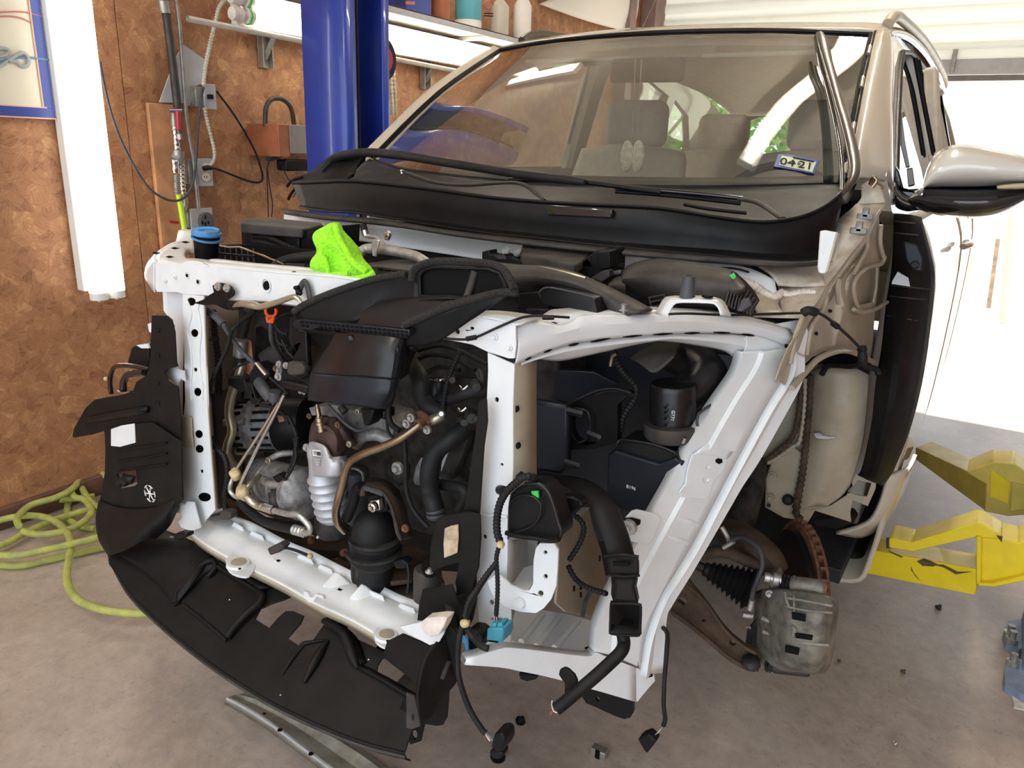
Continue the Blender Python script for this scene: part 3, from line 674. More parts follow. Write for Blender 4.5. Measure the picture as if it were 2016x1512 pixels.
# roof
Rr = []
for y, z, hw in ((2.352, 1.797, .614), (2.6, 1.845, .60), (3.1, 1.885, .60), (3.8, 1.89, .60), (4.6, 1.84, .60), (5.15, 1.74, .58)):
    r = []
    for u in (-1.04, -.97, -.75, -.4, 0, .4, .75, .97, 1.04):
        yy = y+(.09*u*u if y < 2.4 else .05*u*u if y < 2.7 else 0)
        r.append(V((-1+u*hw, yy, z-.016*u*u-(.02 if abs(u) > 1 else 0))))
    Rr.append(r)
roof = sheet('roof', CAR, 'body', None, Rr, 4, 5, .02, world=True)
box('sunroof', roof, 'glassd', (-1.25, 2.9, 1.882), (-.75, 3.6, 1.893), .004)
for s in (1, -1):
    X = -1+s*.615
    tube3('roof_rail', CAR, 'trim' if s < 0 else 'bodyin', [(X, 2.58, 1.825), (X, 2.66, 1.855), (X, 2.85, 1.875), (X, 3.6, 1.895), (X, 4.5, 1.87), (X, 4.7, 1.83)], .016, 5, 12)
# windscreen with black edge
B0 = [(-1.70, 1.86, 1.405), (-1.4, 1.70, 1.385), (-1, 1.64, 1.375), (-.6, 1.70, 1.385), (-.30, 1.86, 1.405)]
B1 = [(-1.614, 2.44, 1.780), (-1.35, 2.37, 1.792), (-1, 2.345, 1.797), (-.65, 2.37, 1.792), (-.386, 2.44, 1.780)]
mid = [tuple(V(a).lerp(V(b), .5)+V((0, -.012, .022))) for a, b in zip(B0, B1)]
wind = sheet('windscreen', CAR, 'glass', None, [[V(p) for p in B0], [V(p) for p in mid], [V(p) for p in B1]], 6, 6, 0, world=True)
def wsp(u, v, off=0):                           # point on the windscreen, u -1..1, v 0..1
    G = cat2([[V(p) for p in B0], [V(p) for p in mid], [V(p) for p in B1]], 10, 10)
    i = min(39, max(0, (u+1)*20)); j = min(19.999, max(0, v*20)); a, b = int(i), int(j)
    a2, b2 = min(40, a+1), min(20, b+1)
    P = G[b][a].lerp(G[b][a2], i-a).lerp(G[b2][a].lerp(G[b2][a2], i-a), j-b)
    return P+V((0, -.53, .85))*off
for us in ([(-1, v/8) for v in range(9)], [(1, v/8) for v in range(9)], [(u/5, 1) for u in range(-5, 6)]):
    tube3('windscreen_edge', wind, 'black', [wsp(u, v, .002) for u, v in us], .006, 1, 6)
# frit band: printed black border on the inside of the glass
def band(pts_a, pts_b, name, m):
    bm = bmesh.new(); A = [bm.verts.new(p) for p in pts_a]; B = [bm.verts.new(p) for p in pts_b]
    for i in range(len(A)-1): bm.faces.new((A[i], A[i+1], B[i+1], B[i]))
    return obj(name, bm, m, wind, solid=.001)
band([wsp(1, v/10, -.006) for v in range(11)], [wsp(.93, v/10, -.006) for v in range(11)], 'black_border', 'black')
band([wsp(-1, v/10, -.006) for v in range(11)], [wsp(-.965, v/10, -.006) for v in range(11)], 'black_border', 'black')
band([wsp(u/8, 0, -.006) for u in range(-8, 9)], [wsp(u/8, .07, -.006) for u in range(-8, 9)], 'black_border', 'black')
band([wsp(u/8, 1, -.006) for u in range(-8, 9)], [wsp(u/8, .95, -.006) for u in range(-8, 9)], 'black_border', 'black')
# A pillars
for s in (1, -1):
    R = []
    for v in (0, .25, .5, .75, 1):
        a = wsp(s, v, .0); z = a.z; y = a.y
        R.append([a+V((s*.004, .004, 0)), a+V((s*.03, -.002, .012)), V((-1+s*(ps(z)-.0), y+.06, z+.005)), V((-1+s*(ps(z-.03)-.01), y+.13, z-.03))])
    sheet('a_pillar', CAR, 'body', None, R, 4, 3, .01, world=True)
for v in (.80, .56, .30, .1):                   # clips along the driver side pillar
    a = wsp(1, v, .012); b = wsp(1, v-.07, .012); tube3('pillar_clip', CAR, 'steel', [a+V((.006, 0, 0)), b+V((.006, 0, 0))], .0045, 1, 8)
tube3('pillar_channel', CAR, 'black', [wsp(1, v/8, .006)+V((.012, 0, 0)) for v in range(9)], .006, 1, 6)
# loose moulding leaning off the windscreen edge
mo = tube('pillar_moulding', CAR, 'trim', 'C', [(1002, 165, 2.26, .8), (1018, 215, 2.20, 1.1), (1050, 330, 2.11), (1098, 500, 1.98), (1140, 640, 1.88, 1.15), (1168, 760, 1.80, 1.25), (1176, 860, 1.73, 1.1), (1140, 930, 1.69, .7), (1085, 985, 1.67, .5)], 9.5, 6, 14, flat=.55)
mo['label'] = 'loose dark moulding strip'
tube('moulding_edge', mo, 'gloss', 'C', [(985, 185, 2.26), (1000, 290, 2.17), (1030, 400, 2.09), (1070, 560, 1.97), (1100, 720, 1.86), (1113, 850, 1.78), (1112, 950, 1.72)], 5, 5, 8)
# ---- inspection sticker
st0 = at(*zz('C', (885, 822)), y=1.80)
def wsat(px, py, off=.004):
    # intersection with the windscreen near this pixel, by marching
    r = ray(px, py); best = None
    for k in range(120):
        u, lo_, hi_ = 0, 0, 1
    G = cat2([[V(p) for p in B0], [V(p) for p in mid], [V(p) for p in B1]], 6, 8)
    r = r.normalized()
    for j in range(len(G)-1):
        for i in range(len(G[0])-1):
            for t in ((G[j][i], G[j][i+1], G[j+1][i+1]), (G[j][i], G[j+1][i+1], G[j+1][i])):
                h = geometry.intersect_ray_tri(t[0], t[1], t[2], r, CAM, True)
                if h: return h+V((0, -.53, .85))*off
    return at(px, py, y=1.9)
def wspanel(name, m, f, pts, off, t=.001):
    bm = bmesh.new(); W = [wsat(*zz(f, p), off) for p in pts]; prism(bm, [W], V((0, .53, -.85))*t); return obj(name, bm, m, wind)
wspanel('inspection_sticker', 'navy', 'C', [(798, 770), (880, 776), (1000, 803), (975, 868), (880, 850), (775, 832)], .0035)
wspanel('sticker_field', 'sticker', 'C', [(815, 780), (985, 812), (965, 862), (800, 826)], .0045)
p_a, p_b = wsat(*zz('C', (800, 806)), .006), wsat(*zz('C', (975, 838)), .006); p_u = wsat(*zz('C', (890, 790)), .006)-wsat(*zz('C', (884, 850)), .006)
text('sticker_text', wind, 'ink', '04', wsat(*zz('C', (842, 818)), .0065), p_b-p_a, p_u, .033); text('sticker_text', wind, 'ink', '21', wsat(*zz('C', (932, 834)), .0065), p_b-p_a, p_u, .033)
text('sticker_text', wind, 'ink', 'A\u2009b', wsat(*zz('C', (886, 822)), .0065), p_b-p_a, p_u, .014)
wspanel('sticker_bar', 'ink', 'C', [(872, 790), (975, 811), (973, 816), (870, 795)], .0062)
wspanel('mirror_patch', 'sticker', 'B', [(1495, 312), (1590, 305), (1555, 345), (1468, 345)], -.004)
# ---- interior
INT = empty('cabin', (-1, 3.2, 1.1), CAR)
def isheet(name, m, rows, su=5, sv=4, t=.02): return sheet(name, INT, m, None, [[V(p) for p in r] for r in rows], su, sv, t, world=True)
isheet('dashboard', 'dash', [[(-1.72, 1.86, 1.375), (-1, 1.68, 1.355), (-.29, 1.86, 1.375)], [(-1.72, 2.15, 1.37), (-1, 2.1, 1.36), (-.28, 2.15, 1.37)], [(-1.72, 2.32, 1.34), (-1, 2.32, 1.33), (-.28, 2.32, 1.34)], [(-1.72, 2.38, 1.15), (-1, 2.38, 1.1), (-.28, 2.38, 1.15)], [(-1.72, 2.4, .8), (-1, 2.4, .8), (-.28, 2.4, .8)]])
isheet('headliner', 'interior', [[(-1.58, 2.47, 1.765), (-1, 2.39, 1.775), (-.42, 2.47, 1.765)], [(-1.58, 3.2, 1.83), (-1, 3.2, 1.85), (-.42, 3.2, 1.83)], [(-1.58, 4.4, 1.80), (-1, 4.4, 1.82), (-.42, 4.4, 1.80)], [(-1.56, 5.05, 1.70), (-1, 5.05, 1.71), (-.44, 5.05, 1.70)]])
box('cabin_floor', INT, 'dash', (-1.82, 1.9, .42), (-.18, 5.1, .46))
for s in (1, -1): box('door_trim', INT, 'interior', (-1+s*.80-.02, 2.1, .5), (-1+s*.80+.02, 5.1, 1.325), .01)
for s in (1, -1): box('pillar_trim', INT, 'interior', (-1+s*.73-.02, 3.22, 1.3), (-1+s*.73+.02, 3.36, 1.78), .01, rot=Matrix.Rotation(-s*.22, 3, 'Y'))
def seat(x, y, w):
    S = empty('seat_unit', (x, y, .7), INT)
    isheet('seat_back', 'seat', [[(x-w/2*.9, y+.1, 1.44), (x, y+.07, 1.465), (x+w/2*.9, y+.1, 1.44)], [(x-w/2, y+.03, 1.25), (x, y-.02, 1.25), (x+w/2, y+.03, 1.25)], [(x-w/2, y-.05, .95), (x, y-.1, .95), (x+w/2, y-.05, .95)]], 5, 4, .10)
    bm = bmesh.new(); bbox(bm, V((x, y+.09, 1.565)), V((.27, .10, .19))); obj('headrest', bm, 'seat', INT, .045, seg=5)
    for k in (-.05, .05): tube3('headrest_post', INT, 'steel', [(x+k, y+.09, 1.44), (x+k, y+.09, 1.50)], .006, 1, 8)
    bpy.data.objects.remove(S)
seat(-.62, 3.05, .50); seat(-1.38, 3.05, .50); seat(-.66, 4.1, .55); seat(-1.34, 4.1, .55)
# rear hatch and window
bm = bmesh.new()
prism(bm, [[V((-1.80, 5.15, 1.15)), V((-.20, 5.15, 1.15)), V((-.40, 5.12, 1.74)), V((-1.60, 5.12, 1.74))], [V((-1.53, 5.15, 1.40)), V((-1.50, 5.13, 1.66)), V((-1.42, 5.12, 1.69)), V((-.58, 5.12, 1.69)), V((-.50, 5.13, 1.66)), V((-.47, 5.15, 1.40)), V((-.55, 5.15, 1.37)), V((-1.45, 5.15, 1.37))]], V((0, .04, 0)))
obj('tailgate', bm, 'interior', CAR, .004)
box('tailgate_lower', CAR, 'body', (-1.80, 5.16, .5), (-.2, 5.2, 1.15))
box('rear_window', CAR, 'glassclear', (-1.55, 5.13, 1.37), (-.45, 5.135, 1.70), 0)
box('child_seat', INT, 'card', (-1.52, 3.6, 1.2), (-1.36, 3.75, 1.48), .01) if 0 else None
# steering wheel
bm = bmesh.new(); c0 = V((-.62, 2.50, 1.27)); ax = V((0, -.85, .52)).normalized(); u_ = V((1, 0, 0)); v_ = ax.cross(u_)
sweep(bm, [c0+(u_*math.cos(a*PI/16)+v_*math.sin(a*PI/16))*.185 for a in range(33)], [.014]*33, 10)
for a in (0, PI, -PI/2): sweep(bm, [c0, c0+(u_*math.cos(a)+v_*math.sin(a))*.18], [.02, .014], 8)
lathe(bm, c0-ax*.02, c0+ax*.03, [(0, .05), (.8, .065), (1, .05)], 20)
obj('steering_wheel', bm, 'dash', INT)
# rear view mirror and hanging beads
bm = bmesh.new(); bbox(bm, V((-1.0, 2.32, 1.69)), V((.24, .03, .07))); mirr = obj('rear_view_mirror', bm, 'black', INT, .012)
BD = empty('hanging_beads', (-1.0, 2.3, 1.4), None)
bpy.data.objects.remove(BD)
BD = empty('hanging_charm', at(*zz('C', (95, 700)), y=2.25)); tag(BD, 'string of small beads hanging from the mirror behind the windscreen', 'charm')
for a, b in (((88, 300), (72, 690)), ((118, 300), (97, 690))):
    P, Q = at(*zz('C', a), y=2.28), at(*zz('C', b), y=2.28); bm = bmesh.new()
    for k in range(46): bmesh.ops.create_icosphere(bm, subdivisions=1, radius=.0024, matrix=Matrix.Translation(P.lerp(Q, k/45)+V((0, 0, 0))))
    obj('bead_string', bm, 'steel', BD)
for cx in (45, 100):
    q = at(*zz('C', (cx, 775)), y=2.28); bm = bmesh.new(); bmesh.ops.create_uvsphere(bm, u_segments=16, v_segments=12, radius=1, matrix=Matrix.Translation(q) @ Matrix.Diagonal((.022, .012, .048, 1)))
    obj('woven_pouch', bm, 'rope', BD)
# overhead console, rain shade
box('roof_console', INT, 'interior', (-1.15, 2.5, 1.745), (-.85, 2.8, 1.79), .01)
for s in (1, -1): box('sun_visor', INT, 'interior', (-1+s*.32-.2, 2.45, 1.735), (-1+s*.32+.2, 2.6, 1.75), .006)

# ---- cowl: long black tray below the glass
cow = sheet('cowl_panel', CAR, 'black', 'P', [
    [(577, 360, 1.55), (640, 357, 1.50), (698, 356, 1.46), (780, 364, 1.42), (857, 373, 1.39), (950, 386, 1.38), (1055, 396, 1.38), (1180, 403, 1.38), (1300, 409, 1.39), (1415, 427, 1.42), (1500, 436, 1.45), (1570, 428, 1.49), (1620, 408, 1.53), (1656, 381, 1.57)],
    [(584, 380, 1.54), (645, 384, 1.49), (700, 383, 1.45), (780, 390, 1.41), (857, 398, 1.38), (950, 412, 1.37), (1055, 425, 1.37), (1180, 434, 1.37), (1300, 443, 1.38), (1415, 458, 1.41), (1500, 466, 1.44), (1570, 458, 1.48), (1620, 438, 1.52), (1654, 410, 1.56)],
    [(592, 402, 1.54), (645, 410, 1.49), (700, 412, 1.45), (780, 424, 1.41), (857, 436, 1.38), (950, 450, 1.37), (1055, 461, 1.37), (1180, 474, 1.37), (1300, 484, 1.38), (1415, 492, 1.41), (1500, 500, 1.44), (1570, 500, 1.48), (1615, 492, 1.52), (1640, 470, 1.56)],
    [(588, 409, 1.51), (645, 417, 1.46), (700, 420, 1.42), (780, 432, 1.38), (857, 444, 1.35), (950, 458, 1.34), (1055, 469, 1.34), (1180, 483, 1.34), (1300, 494, 1.35), (1415, 504, 1.38), (1500, 513, 1.41), (1570, 514, 1.45), (1615, 508, 1.49), (1638, 490, 1.53)]], 3, 3, .004)
sheet('cowl_ledge', cow, 'dusty', 'P', [
    [(552, 411, 1.52), (620, 420, 1.47), (700, 428, 1.42), (790, 438, 1.38), (900, 455, 1.35), (1055, 474, 1.335), (1180, 487, 1.335), (1300, 498, 1.345), (1415, 508, 1.375), (1533, 517, 1.41), (1600, 515, 1.46), (1640, 508, 1.50)],
    [(560, 420, 1.50), (625, 430, 1.45), (705, 437, 1.40), (792, 447, 1.365), (900, 464, 1.335), (1055, 483, 1.32), (1180, 496, 1.32), (1300, 507, 1.33), (1415, 516, 1.36), (1533, 523, 1.395), (1600, 521, 1.445), (1637, 514, 1.49)]], 3, 1, .006)
for a, b in (([(1068, 403, 1.36), (1205, 412, 1.36), (1205, 428, 1.36), (1075, 422, 1.36)], 0),):
    panel('latch_recess', cow, 'gloss', 'P', [p[:2] for p in a], 1.36, .012, bev=.003)
tube('cowl_bead', cow, 'blackm', 'P', [(577, 360, 1.545), (640, 357, 1.495), (698, 356, 1.455), (780, 364, 1.415), (857, 373, 1.385), (950, 386, 1.375), (1055, 396, 1.375), (1180, 403, 1.375), (1300, 409, 1.385), (1415, 427, 1.415), (1500, 436, 1.445), (1570, 428, 1.485), (1620, 408, 1.525), (1656, 381, 1.565)], 3.2, 4, 8)
# upper tray surface running up to the glass
up = [[p for p in r] for r in [[(577, 360, 1.55), (698, 356, 1.46), (857, 373, 1.39), (1055, 396, 1.38), (1300, 409, 1.39), (1500, 436, 1.45), (1620, 408, 1.53), (1656, 381, 1.57)]]]
F0 = [at(p[0], p[1], y=p[2])+V((0, .004, -.004)) for p in up[0]]
F2 = [V((-1.72, 1.87, 1.40)), V((-1.5, 1.75, 1.385)), V((-1.25, 1.67, 1.375)), V((-1, 1.65, 1.37)), V((-.75, 1.67, 1.375)), V((-.5, 1.75, 1.385)), V((-.36, 1.82, 1.395)), V((-.29, 1.88, 1.40))]
F1 = [a.lerp(b, .5)+V((0, 0, -.025)) for a, b in zip(F0, F2)]
sheet('cowl_top', cow, 'blackm', None, [F0, F1, F2], 4, 4, .004, world=True)
# hood seal lifted out of place, rubber corner piece
se = tube('hood_seal', CAR, 'rubber', 'B', [(335, 850, 1.60, .7), (400, 785, 1.62), (500, 762, 1.60), (600, 758, 1.58), (760, 775, 1.52), (950, 806, 1.46), (1150, 838, 1.42), (1350, 870, 1.40), (1550, 893, 1.39), (1640, 905, 1.39, .7)], 8.5, 6, 12)
se['label'] = 'long black rubber seal lifted off the cowl'
sheet('corner_cover', CAR, 'blackm', 'B', [[(190, 918, 1.57), (230, 880, 1.60), (300, 850, 1.62), (370, 790, 1.64), (470, 768, 1.64), (560, 762, 1.62)], [(210, 935, 1.55), (260, 905, 1.58), (330, 880, 1.59), (400, 850, 1.60), (470, 830, 1.62), (535, 800, 1.62)], [(230, 925, 1.54), (290, 922, 1.55), (350, 915, 1.56), (410, 905, 1.58), (460, 895, 1.60), (490, 870, 1.62)]], 4, 3, .01)
for p in ([(165, 925), (185, 900), (215, 885), (240, 880)], [(170, 990), (185, 960), (210, 930)]): tube('seal_clip', CAR, 'black', 'B', [(a, b, 1.56) for a, b in p], 3, 3, 6)
# wipers
WI = empty('wiper', at(*zz('B', (1440, 990)), y=1.45), CAR)
tube('arm', WI, 'dusty', 'B', [(738, 850, 1.62, .6), (800, 872, 1.60), (900, 905, 1.56), (1050, 918, 1.50), (1270, 905, 1.45), (1350, 922, 1.43), (1400, 960, 1.42), (1440, 992, 1.41, .7)], 6.5, 6, 10, flat=.5)
tube('blade', WI, 'black', 'B', [(1265, 893, 1.46), (1450, 893, 1.46), (1600, 900, 1.47), (1800, 925, 1.49), (2016, 955, 1.51)], 4.5, 3, 8)
tube('blade_clip', WI, 'gloss', 'B', [(1455, 888, 1.45), (1550, 893, 1.45), (1650, 905, 1.45)], 7, 3, 8, flat=.6)
tube('pivot_stem', WI, 'steel', 'B', [(733, 842, 1.62), (736, 862, 1.62)], 4, 1, 8)
WI2 = empty('wiper', at(*zz('C', (820, 1080)), y=1.5), CAR)
tube('blade', WI2, 'gloss', 'C', [(-10, 925, 1.50), (200, 945, 1.52), (400, 962, 1.55), (620, 985, 1.58)], 5, 3, 8)
tube('blade_rubber', WI2, 'black', 'C', [(-10, 950, 1.50), (200, 965, 1.52), (400, 985, 1.55), (610, 1010, 1.58)], 4, 3, 8)
tube('arm', WI2, 'dusty', 'C', [(600, 985, 1.58), (680, 1000, 1.56), (740, 1030, 1.53), (790, 1065, 1.50), (822, 1085, 1.48)], 7.5, 5, 10, flat=.6)
tube('arm_spring', WI2, 'black', 'C', [(330, 1012, 1.47), (450, 1035, 1.47), (640, 1056, 1.49)], 4, 4, 8)

# ---- door mirror
MI = empty('door_mirror', (-.1, 1.95, 1.38), CAR)
def ell(f, cx, cy, rx, ry, Y, n=14, sq=1.0):
    out = []
    for k in range(n):
        a = 2*PI*k/n; c, s = math.cos(a), math.sin(a)
        out.append((cx+rx*math.copysign(abs(c)**sq, c), cy+ry*math.copysign(abs(s)**sq, s), Y))
    return out
def shell(name, par, m, f, upper, lower, ybulge, Y0, t=.004, nv=7, back=None):
    """bulging shell between an upper and a lower pixel curve, nearest to the camera in the middle"""
    rows = []
    for j in range(nv):
        v = j/(nv-1); b = math.sin(PI*v)**.6
        rows.append([(a[0]*(1-v)+c[0]*v, a[1]*(1-v)+c[1]*v, Y0+(a[2] if len(a) > 2 else 0)-ybulge*b) for a, c in zip(upper, lower)])
    return sheet(name, par, m, f, rows, 3, 2, t)
shell('mirror_cap', MI, 'mirrorcap', 'C', [(1518, 925), (1535, 850), (1570, 780), (1620, 740), (1680, 722), (1760, 726), (1850, 745), (1950, 765), (2050, 790), (2110, 830)], [(1518, 928), (1560, 930), (1600, 931), (1660, 932), (1720, 932), (1790, 931), (1870, 928), (1960, 925), (2050, 920), (2110, 905)], .085, 1.80)
shell('mirror_lower', MI, 'gloss', 'C', [(1440, 985), (1500, 940), (1560, 931), (1640, 932), (1720, 933), (1800, 932), (1880, 930), (1960, 927), (2050, 922), (2110, 915)], [(1440, 1000), (1490, 1030), (1540, 1050), (1620, 1068), (1720, 1078), (1800, 1078), (1880, 1065), (1960, 1035), (2050, 980), (2110, 930)], .07, 1.80)
shell('turn_signal', MI, 'amber', 'C', [(1880, 925), (1940, 915), (2016, 910), (2080, 905)], [(1885, 935), (1940, 938), (2016, 936), (2080, 930)], .02, 1.735)
panel('mirror_back', MI, 'gloss', 'C', [(1530, 900), (1700, 760), (1950, 790), (2060, 840), (2000, 980), (1800, 1050), (1560, 1020)], 1.83, .03, bev=.01)
shell('mirror_foot', MI, 'gloss', 'C', [(1370, 900), (1385, 940), (1420, 975), (1470, 985), (1540, 960)], [(1380, 1020), (1400, 1035), (1440, 1045), (1480, 1040), (1540, 1035)], .03, 1.86)
panel('mirror_mount', MI, 'gloss', 'C', [(1375, 820), (1395, 850), (1420, 940), (1500, 935), (1530, 960), (1480, 1000), (1440, 1045), (1385, 1030), (1365, 930)], 1.88, .02, bev=.004)
panel('door_corner', MI, 'trim', 'C', [(1405, 540), (1425, 700), (1450, 830), (1430, 835), (1402, 720)], 1.93, .01, bev=.002)
panel('door_corner', MI, 'trim', 'C', [(1432, 835), (1462, 830), (1475, 920), (1440, 930)], 1.9, .02, bev=.003)
# distant greenery outside the open door
TR = []
def tree(x, y, h, r, lab, n=900):
    T = empty('leafy_tree', (x, y, 0)); tag(T, lab, 'tree', 'trees outside the open door')
    tube3('trunk', T, 'bark', [(x, y, 0), (x+.1, y, h*.4), (x-.1, y, h*.75)], [.12, .1, .05], 4, 10)
    rnd = random.Random(int(x*10)); bm = bmesh.new()
    for k in range(n):
        a = rnd.random()*2*PI; c = rnd.uniform(-1, 1); q = rnd.random()**.4
        P = V((x+r*q*math.cos(a)*math.sqrt(1-c*c), y+r*q*math.sin(a)*math.sqrt(1-c*c), h*.62+h*.42*q*c))
        d = V((rnd.uniform(-1, 1), rnd.uniform(-1, 1), rnd.uniform(-1, 1))).normalized(); e = d.orthogonal().normalized(); s = rnd.uniform(.08, .16)
        v = [bm.verts.new(P+d*s), bm.verts.new(P+e*s*.5), bm.verts.new(P-d*s), bm.verts.new(P-e*s*.5)]; bm.faces.new(v)
    obj('foliage', bm, 'leaf', T)
tree(-5.4, 13.5, 4.2, 1.7, 'leafy green tree seen through the rear window, nearer one', 2200); tree(-4.6, 18.5, 4.6, 2.3, 'leafy green tree seen through the rear window, farther one', 2200)

for (a, b, Y, r, m, lb) in (((1746, 470), (1733, 752), 8.6, 9, 'bark', 'brown wooden post standing outside beyond the car door'), ((1790, 440), (1768, 735), 9.2, 7, 'pipew', 'pale plank leaning outside beyond the brown post'), ((2003, 330), (1948, 742), 8.8, 8, 'pipew', 'tall pale pole outside the open door at the right edge'), ((1965, 470), (1925, 700), 9.5, 4, 'bark', 'thin brown pole leaning outside beside the tall pale pole')):
    A_, B_ = P_('P', a[0], a[1], Y) if 0 else at(a[0], a[1], y=Y), at(b[0], b[1], y=Y); B_.z = 0; bm = bmesh.new(); sweep(bm, [A_, B_], [pw(A_, r)]*2, 4); o = obj('outdoor_pole', bm, m, None); tag(o, lb, 'pole')
# ================================================================ FRONT STRUCTURE
FR = empty('front_frame', (-1, .93, 1.1), CAR)
def hole_plug(f, x, y, rx, ry, pl, par=None): pass
# --- centre tie bar
panel('tie_bar', FR, 'primer', 'D', [(690, 400), (780, 400), (860, 408), (960, 404), (1050, 422), (1200, 430), (1450, 455), (1700, 475), (1900, 492), (2200, 540), (2480, 600), (2560, 680), (2560, 810), (2420, 770), (2200, 720), (1900, 700), (1620, 668), (1420, 642), (1220, 632), (1080, 615), (1040, 604), (870, 600), (830, 590), (700, 588), (690, 560)], .93, .003, bev=.001)
for h_ in ((900, 478, 9, 11), (972, 520, 10, 13), (1425, 545, 21, 31)): panel('punched_hole', FR, 'ink', 'D', circ(*h_), .9285, .002)  # black discs paint the dark inside of the punched holes
sheet('tie_bar_top', FR, 'primer', 'D', [
    [(690, 400, .93), (780, 400, .93), (860, 408, .93), (960, 404, .93), (1050, 422, .93), (1200, 430, .93), (1450, 455, .93), (1700, 475, .93), (1900, 492, .93), (2200, 540, .93), (2480, 600, .93)],
    [(695, 345, .99), (780, 352, .99), (870, 368, .985), (960, 370, .985), (1050, 380, .985), (1200, 395, .985), (1450, 422, .985), (1700, 442, .985), (1900, 462, .985), (2200, 510, .985), (2480, 570, .985)]], 3, 1, .003)
sheet('tie_bar_lower_lip', FR, 'primer', 'D', [
    [(870, 600, .93), (1050, 606, .93), (1220, 632, .93), (1420, 642, .93), (1620, 668, .93), (1900, 700, .93)],
    [(870, 612, .96), (1050, 618, .96), (1220, 645, .96), (1420, 655, .96), (1620, 680, .96), (1900, 712, .96)]], 3, 1, .003)
sheet('raised_ridge', FR, 'primer', 'D', [[(1030, 382, .985), (1100, 372, .995), (1300, 395, .995), (1500, 412, .995), (1740, 432, .995)], [(1030, 395, .97), (1100, 388, .975), (1300, 410, .975), (1500, 430, .975), (1740, 448, .975)]], 3, 1, .003)
for c in ((900, 478, 22), (972, 520, 20), (1425, 545, 46)):
    q = at(*zz('D', c[:2]), y=.928); k = pw(q, c[2]/3.36); bm = bmesh.new()
    sweep(bm, [q+V((math.cos(a*PI/10)*k*.85, 0, math.sin(a*PI/10)*k)) for a in range(21)], [k*.10]*21, 6, cap=False); obj('hole_rim', bm, 'primer', FR)
for p in ((755, 510), (820, 485)): bolt(FR, 'D', *p, .928, 11/3.36*1.0, 'primer', 'frame_bolt')
for p in ((250, 550), (345, 620)): bolt(FR, 'G', *p, .926, 15/3.36, 'primer', 'frame_bolt')
sheet('corner_cap', FR, 'primer', 'D', [
    [(700, 398, .93), (690, 360, .97), (720, 320, 1.02), (790, 280, 1.08), (860, 258, 1.15), (940, 250, 1.24), (950, 180, 1.34)],
    [(690, 400, .935), (650, 430, .97), (640, 400, 1.03), (700, 330, 1.10), (790, 270, 1.18), (845, 250, 1.26), (850, 180, 1.34)],
    [(690, 590, .94), (640, 520, .97), (622, 470, 1.03), (640, 420, 1.10), (720, 330, 1.2), (800, 290, 1.27), (846, 260, 1.34)]], 4, 3, .003)
sheet('corner_top', FR, 'primer', 'D', [
    [(690, 400, .93), (700, 350, .97), (745, 310, 1.03), (830, 268, 1.12), (940, 250, 1.24)],
    [(860, 408, .93), (850, 385, .955), (850, 350, 1.0), (890, 305, 1.08), (950, 290, 1.18)],
    [(1050, 422, .93), (1000, 392, .955), (900, 372, .98), (885, 345, 1.05), (955, 330, 1.15)]], 4, 4, .003)
panel('corner_upright', FR, 'primer', 'D', [(848, 178), (950, 182), (955, 330), (850, 300)], 1.33, .003)
for p in ((690, 330), (780, 355), (815, 298), (1380, 445), (885, 258)):
    q = at(*zz('D', p), y=.96 if p[0] > 700 else .99)
    panel('slot', FR, 'ink', 'D', [(p[0]-24, p[1]), (p[0]-4, p[1]-7), (p[0]+28, p[1]+1), (p[0]+4, p[1]+8)], .955, .004)
# --- left pillar
panel('side_pillar', FR, 'primer', 'P', [(359, 579), (402, 583), (404, 640), (406, 700), (409, 760), (411, 820), (416, 890), (420, 950), (425, 1003), (400, 1030), (372, 1018), (352, 985), (354, 930), (357, 850), (364, 790), (362, 700), (360, 640)], .93, .003,
      holes=[(376, 594, 9, 8), (382.5, 656, 7.5, 8), (384.5, 728, 3.5, 4), (388.5, 772, 7.5, 8.5), (391, 855, 8, 8), (392, 884, 8.5, 8), (397, 928, 3, 3.5), (402, 979, 13, 9)], bev=.001)
sheet('side_pillar_flange', FR, 'bodyin', 'P', [[(402, 583, .93), (406, 700, .93), (411, 820, .93), (425, 1003, .93)], [(406, 583, .97), (411, 700, .97), (417, 820, .97), (430, 1000, .97)]], 4, 1, .003)
panel('pillar_outer_plate', FR, 'primer', 'P', [(320, 573), (362, 578), (364, 700), (360, 820), (352, 1000), (330, 1020), (338, 960), (344, 840), (346, 720), (344, 640), (322, 612)], .955, .003)
tube('pillar_bead', FR, 'primer', 'D', [(900, 640, .929), (925, 700, .929), (930, 740, .929), (915, 800, .929), (905, 860, .929), (925, 960, .929), (935, 1090, .929), (925, 1200, .929), (930, 1300, .929)], 2, 5, 8)
tube('pillar_bead', FR, 'primer', 'D', [(985, 640, .929), (975, 700, .929), (985, 760, .929), (995, 860, .929), (985, 960, .929), (985, 1090, .929), (1005, 1200, .929), (1005, 1300, .929)], 2, 5, 8)
panel('side_tab', FR, 'primer', 'D', [(752, 1110), (770, 1090), (830, 1090), (880, 1110), (888, 1180), (860, 1160), (835, 1205), (790, 1170), (760, 1150)], .918, .003, holes=[(772, 1102, 5)])
panel('side_tab', FR, 'primer', 'M', [(682, 270), (700, 255), (760, 268), (775, 250), (810, 255), (830, 330), (850, 400), (800, 420), (740, 400), (720, 365), (745, 345), (740, 320), (695, 310)], .91, .003)
panel('pillar_shade', FR, 'ink', 'P', [(362, 585), (400, 588), (422, 1000), (358, 1000)], .95, .002)  # black sheet painting the shade seen through the pillar holes
panel('pillar_clip', FR, 'bodyin', 'D', [(850, 1400), (925, 1420), (930, 1500), (940, 1620), (850, 1620)], .922, .003, bev=.001)
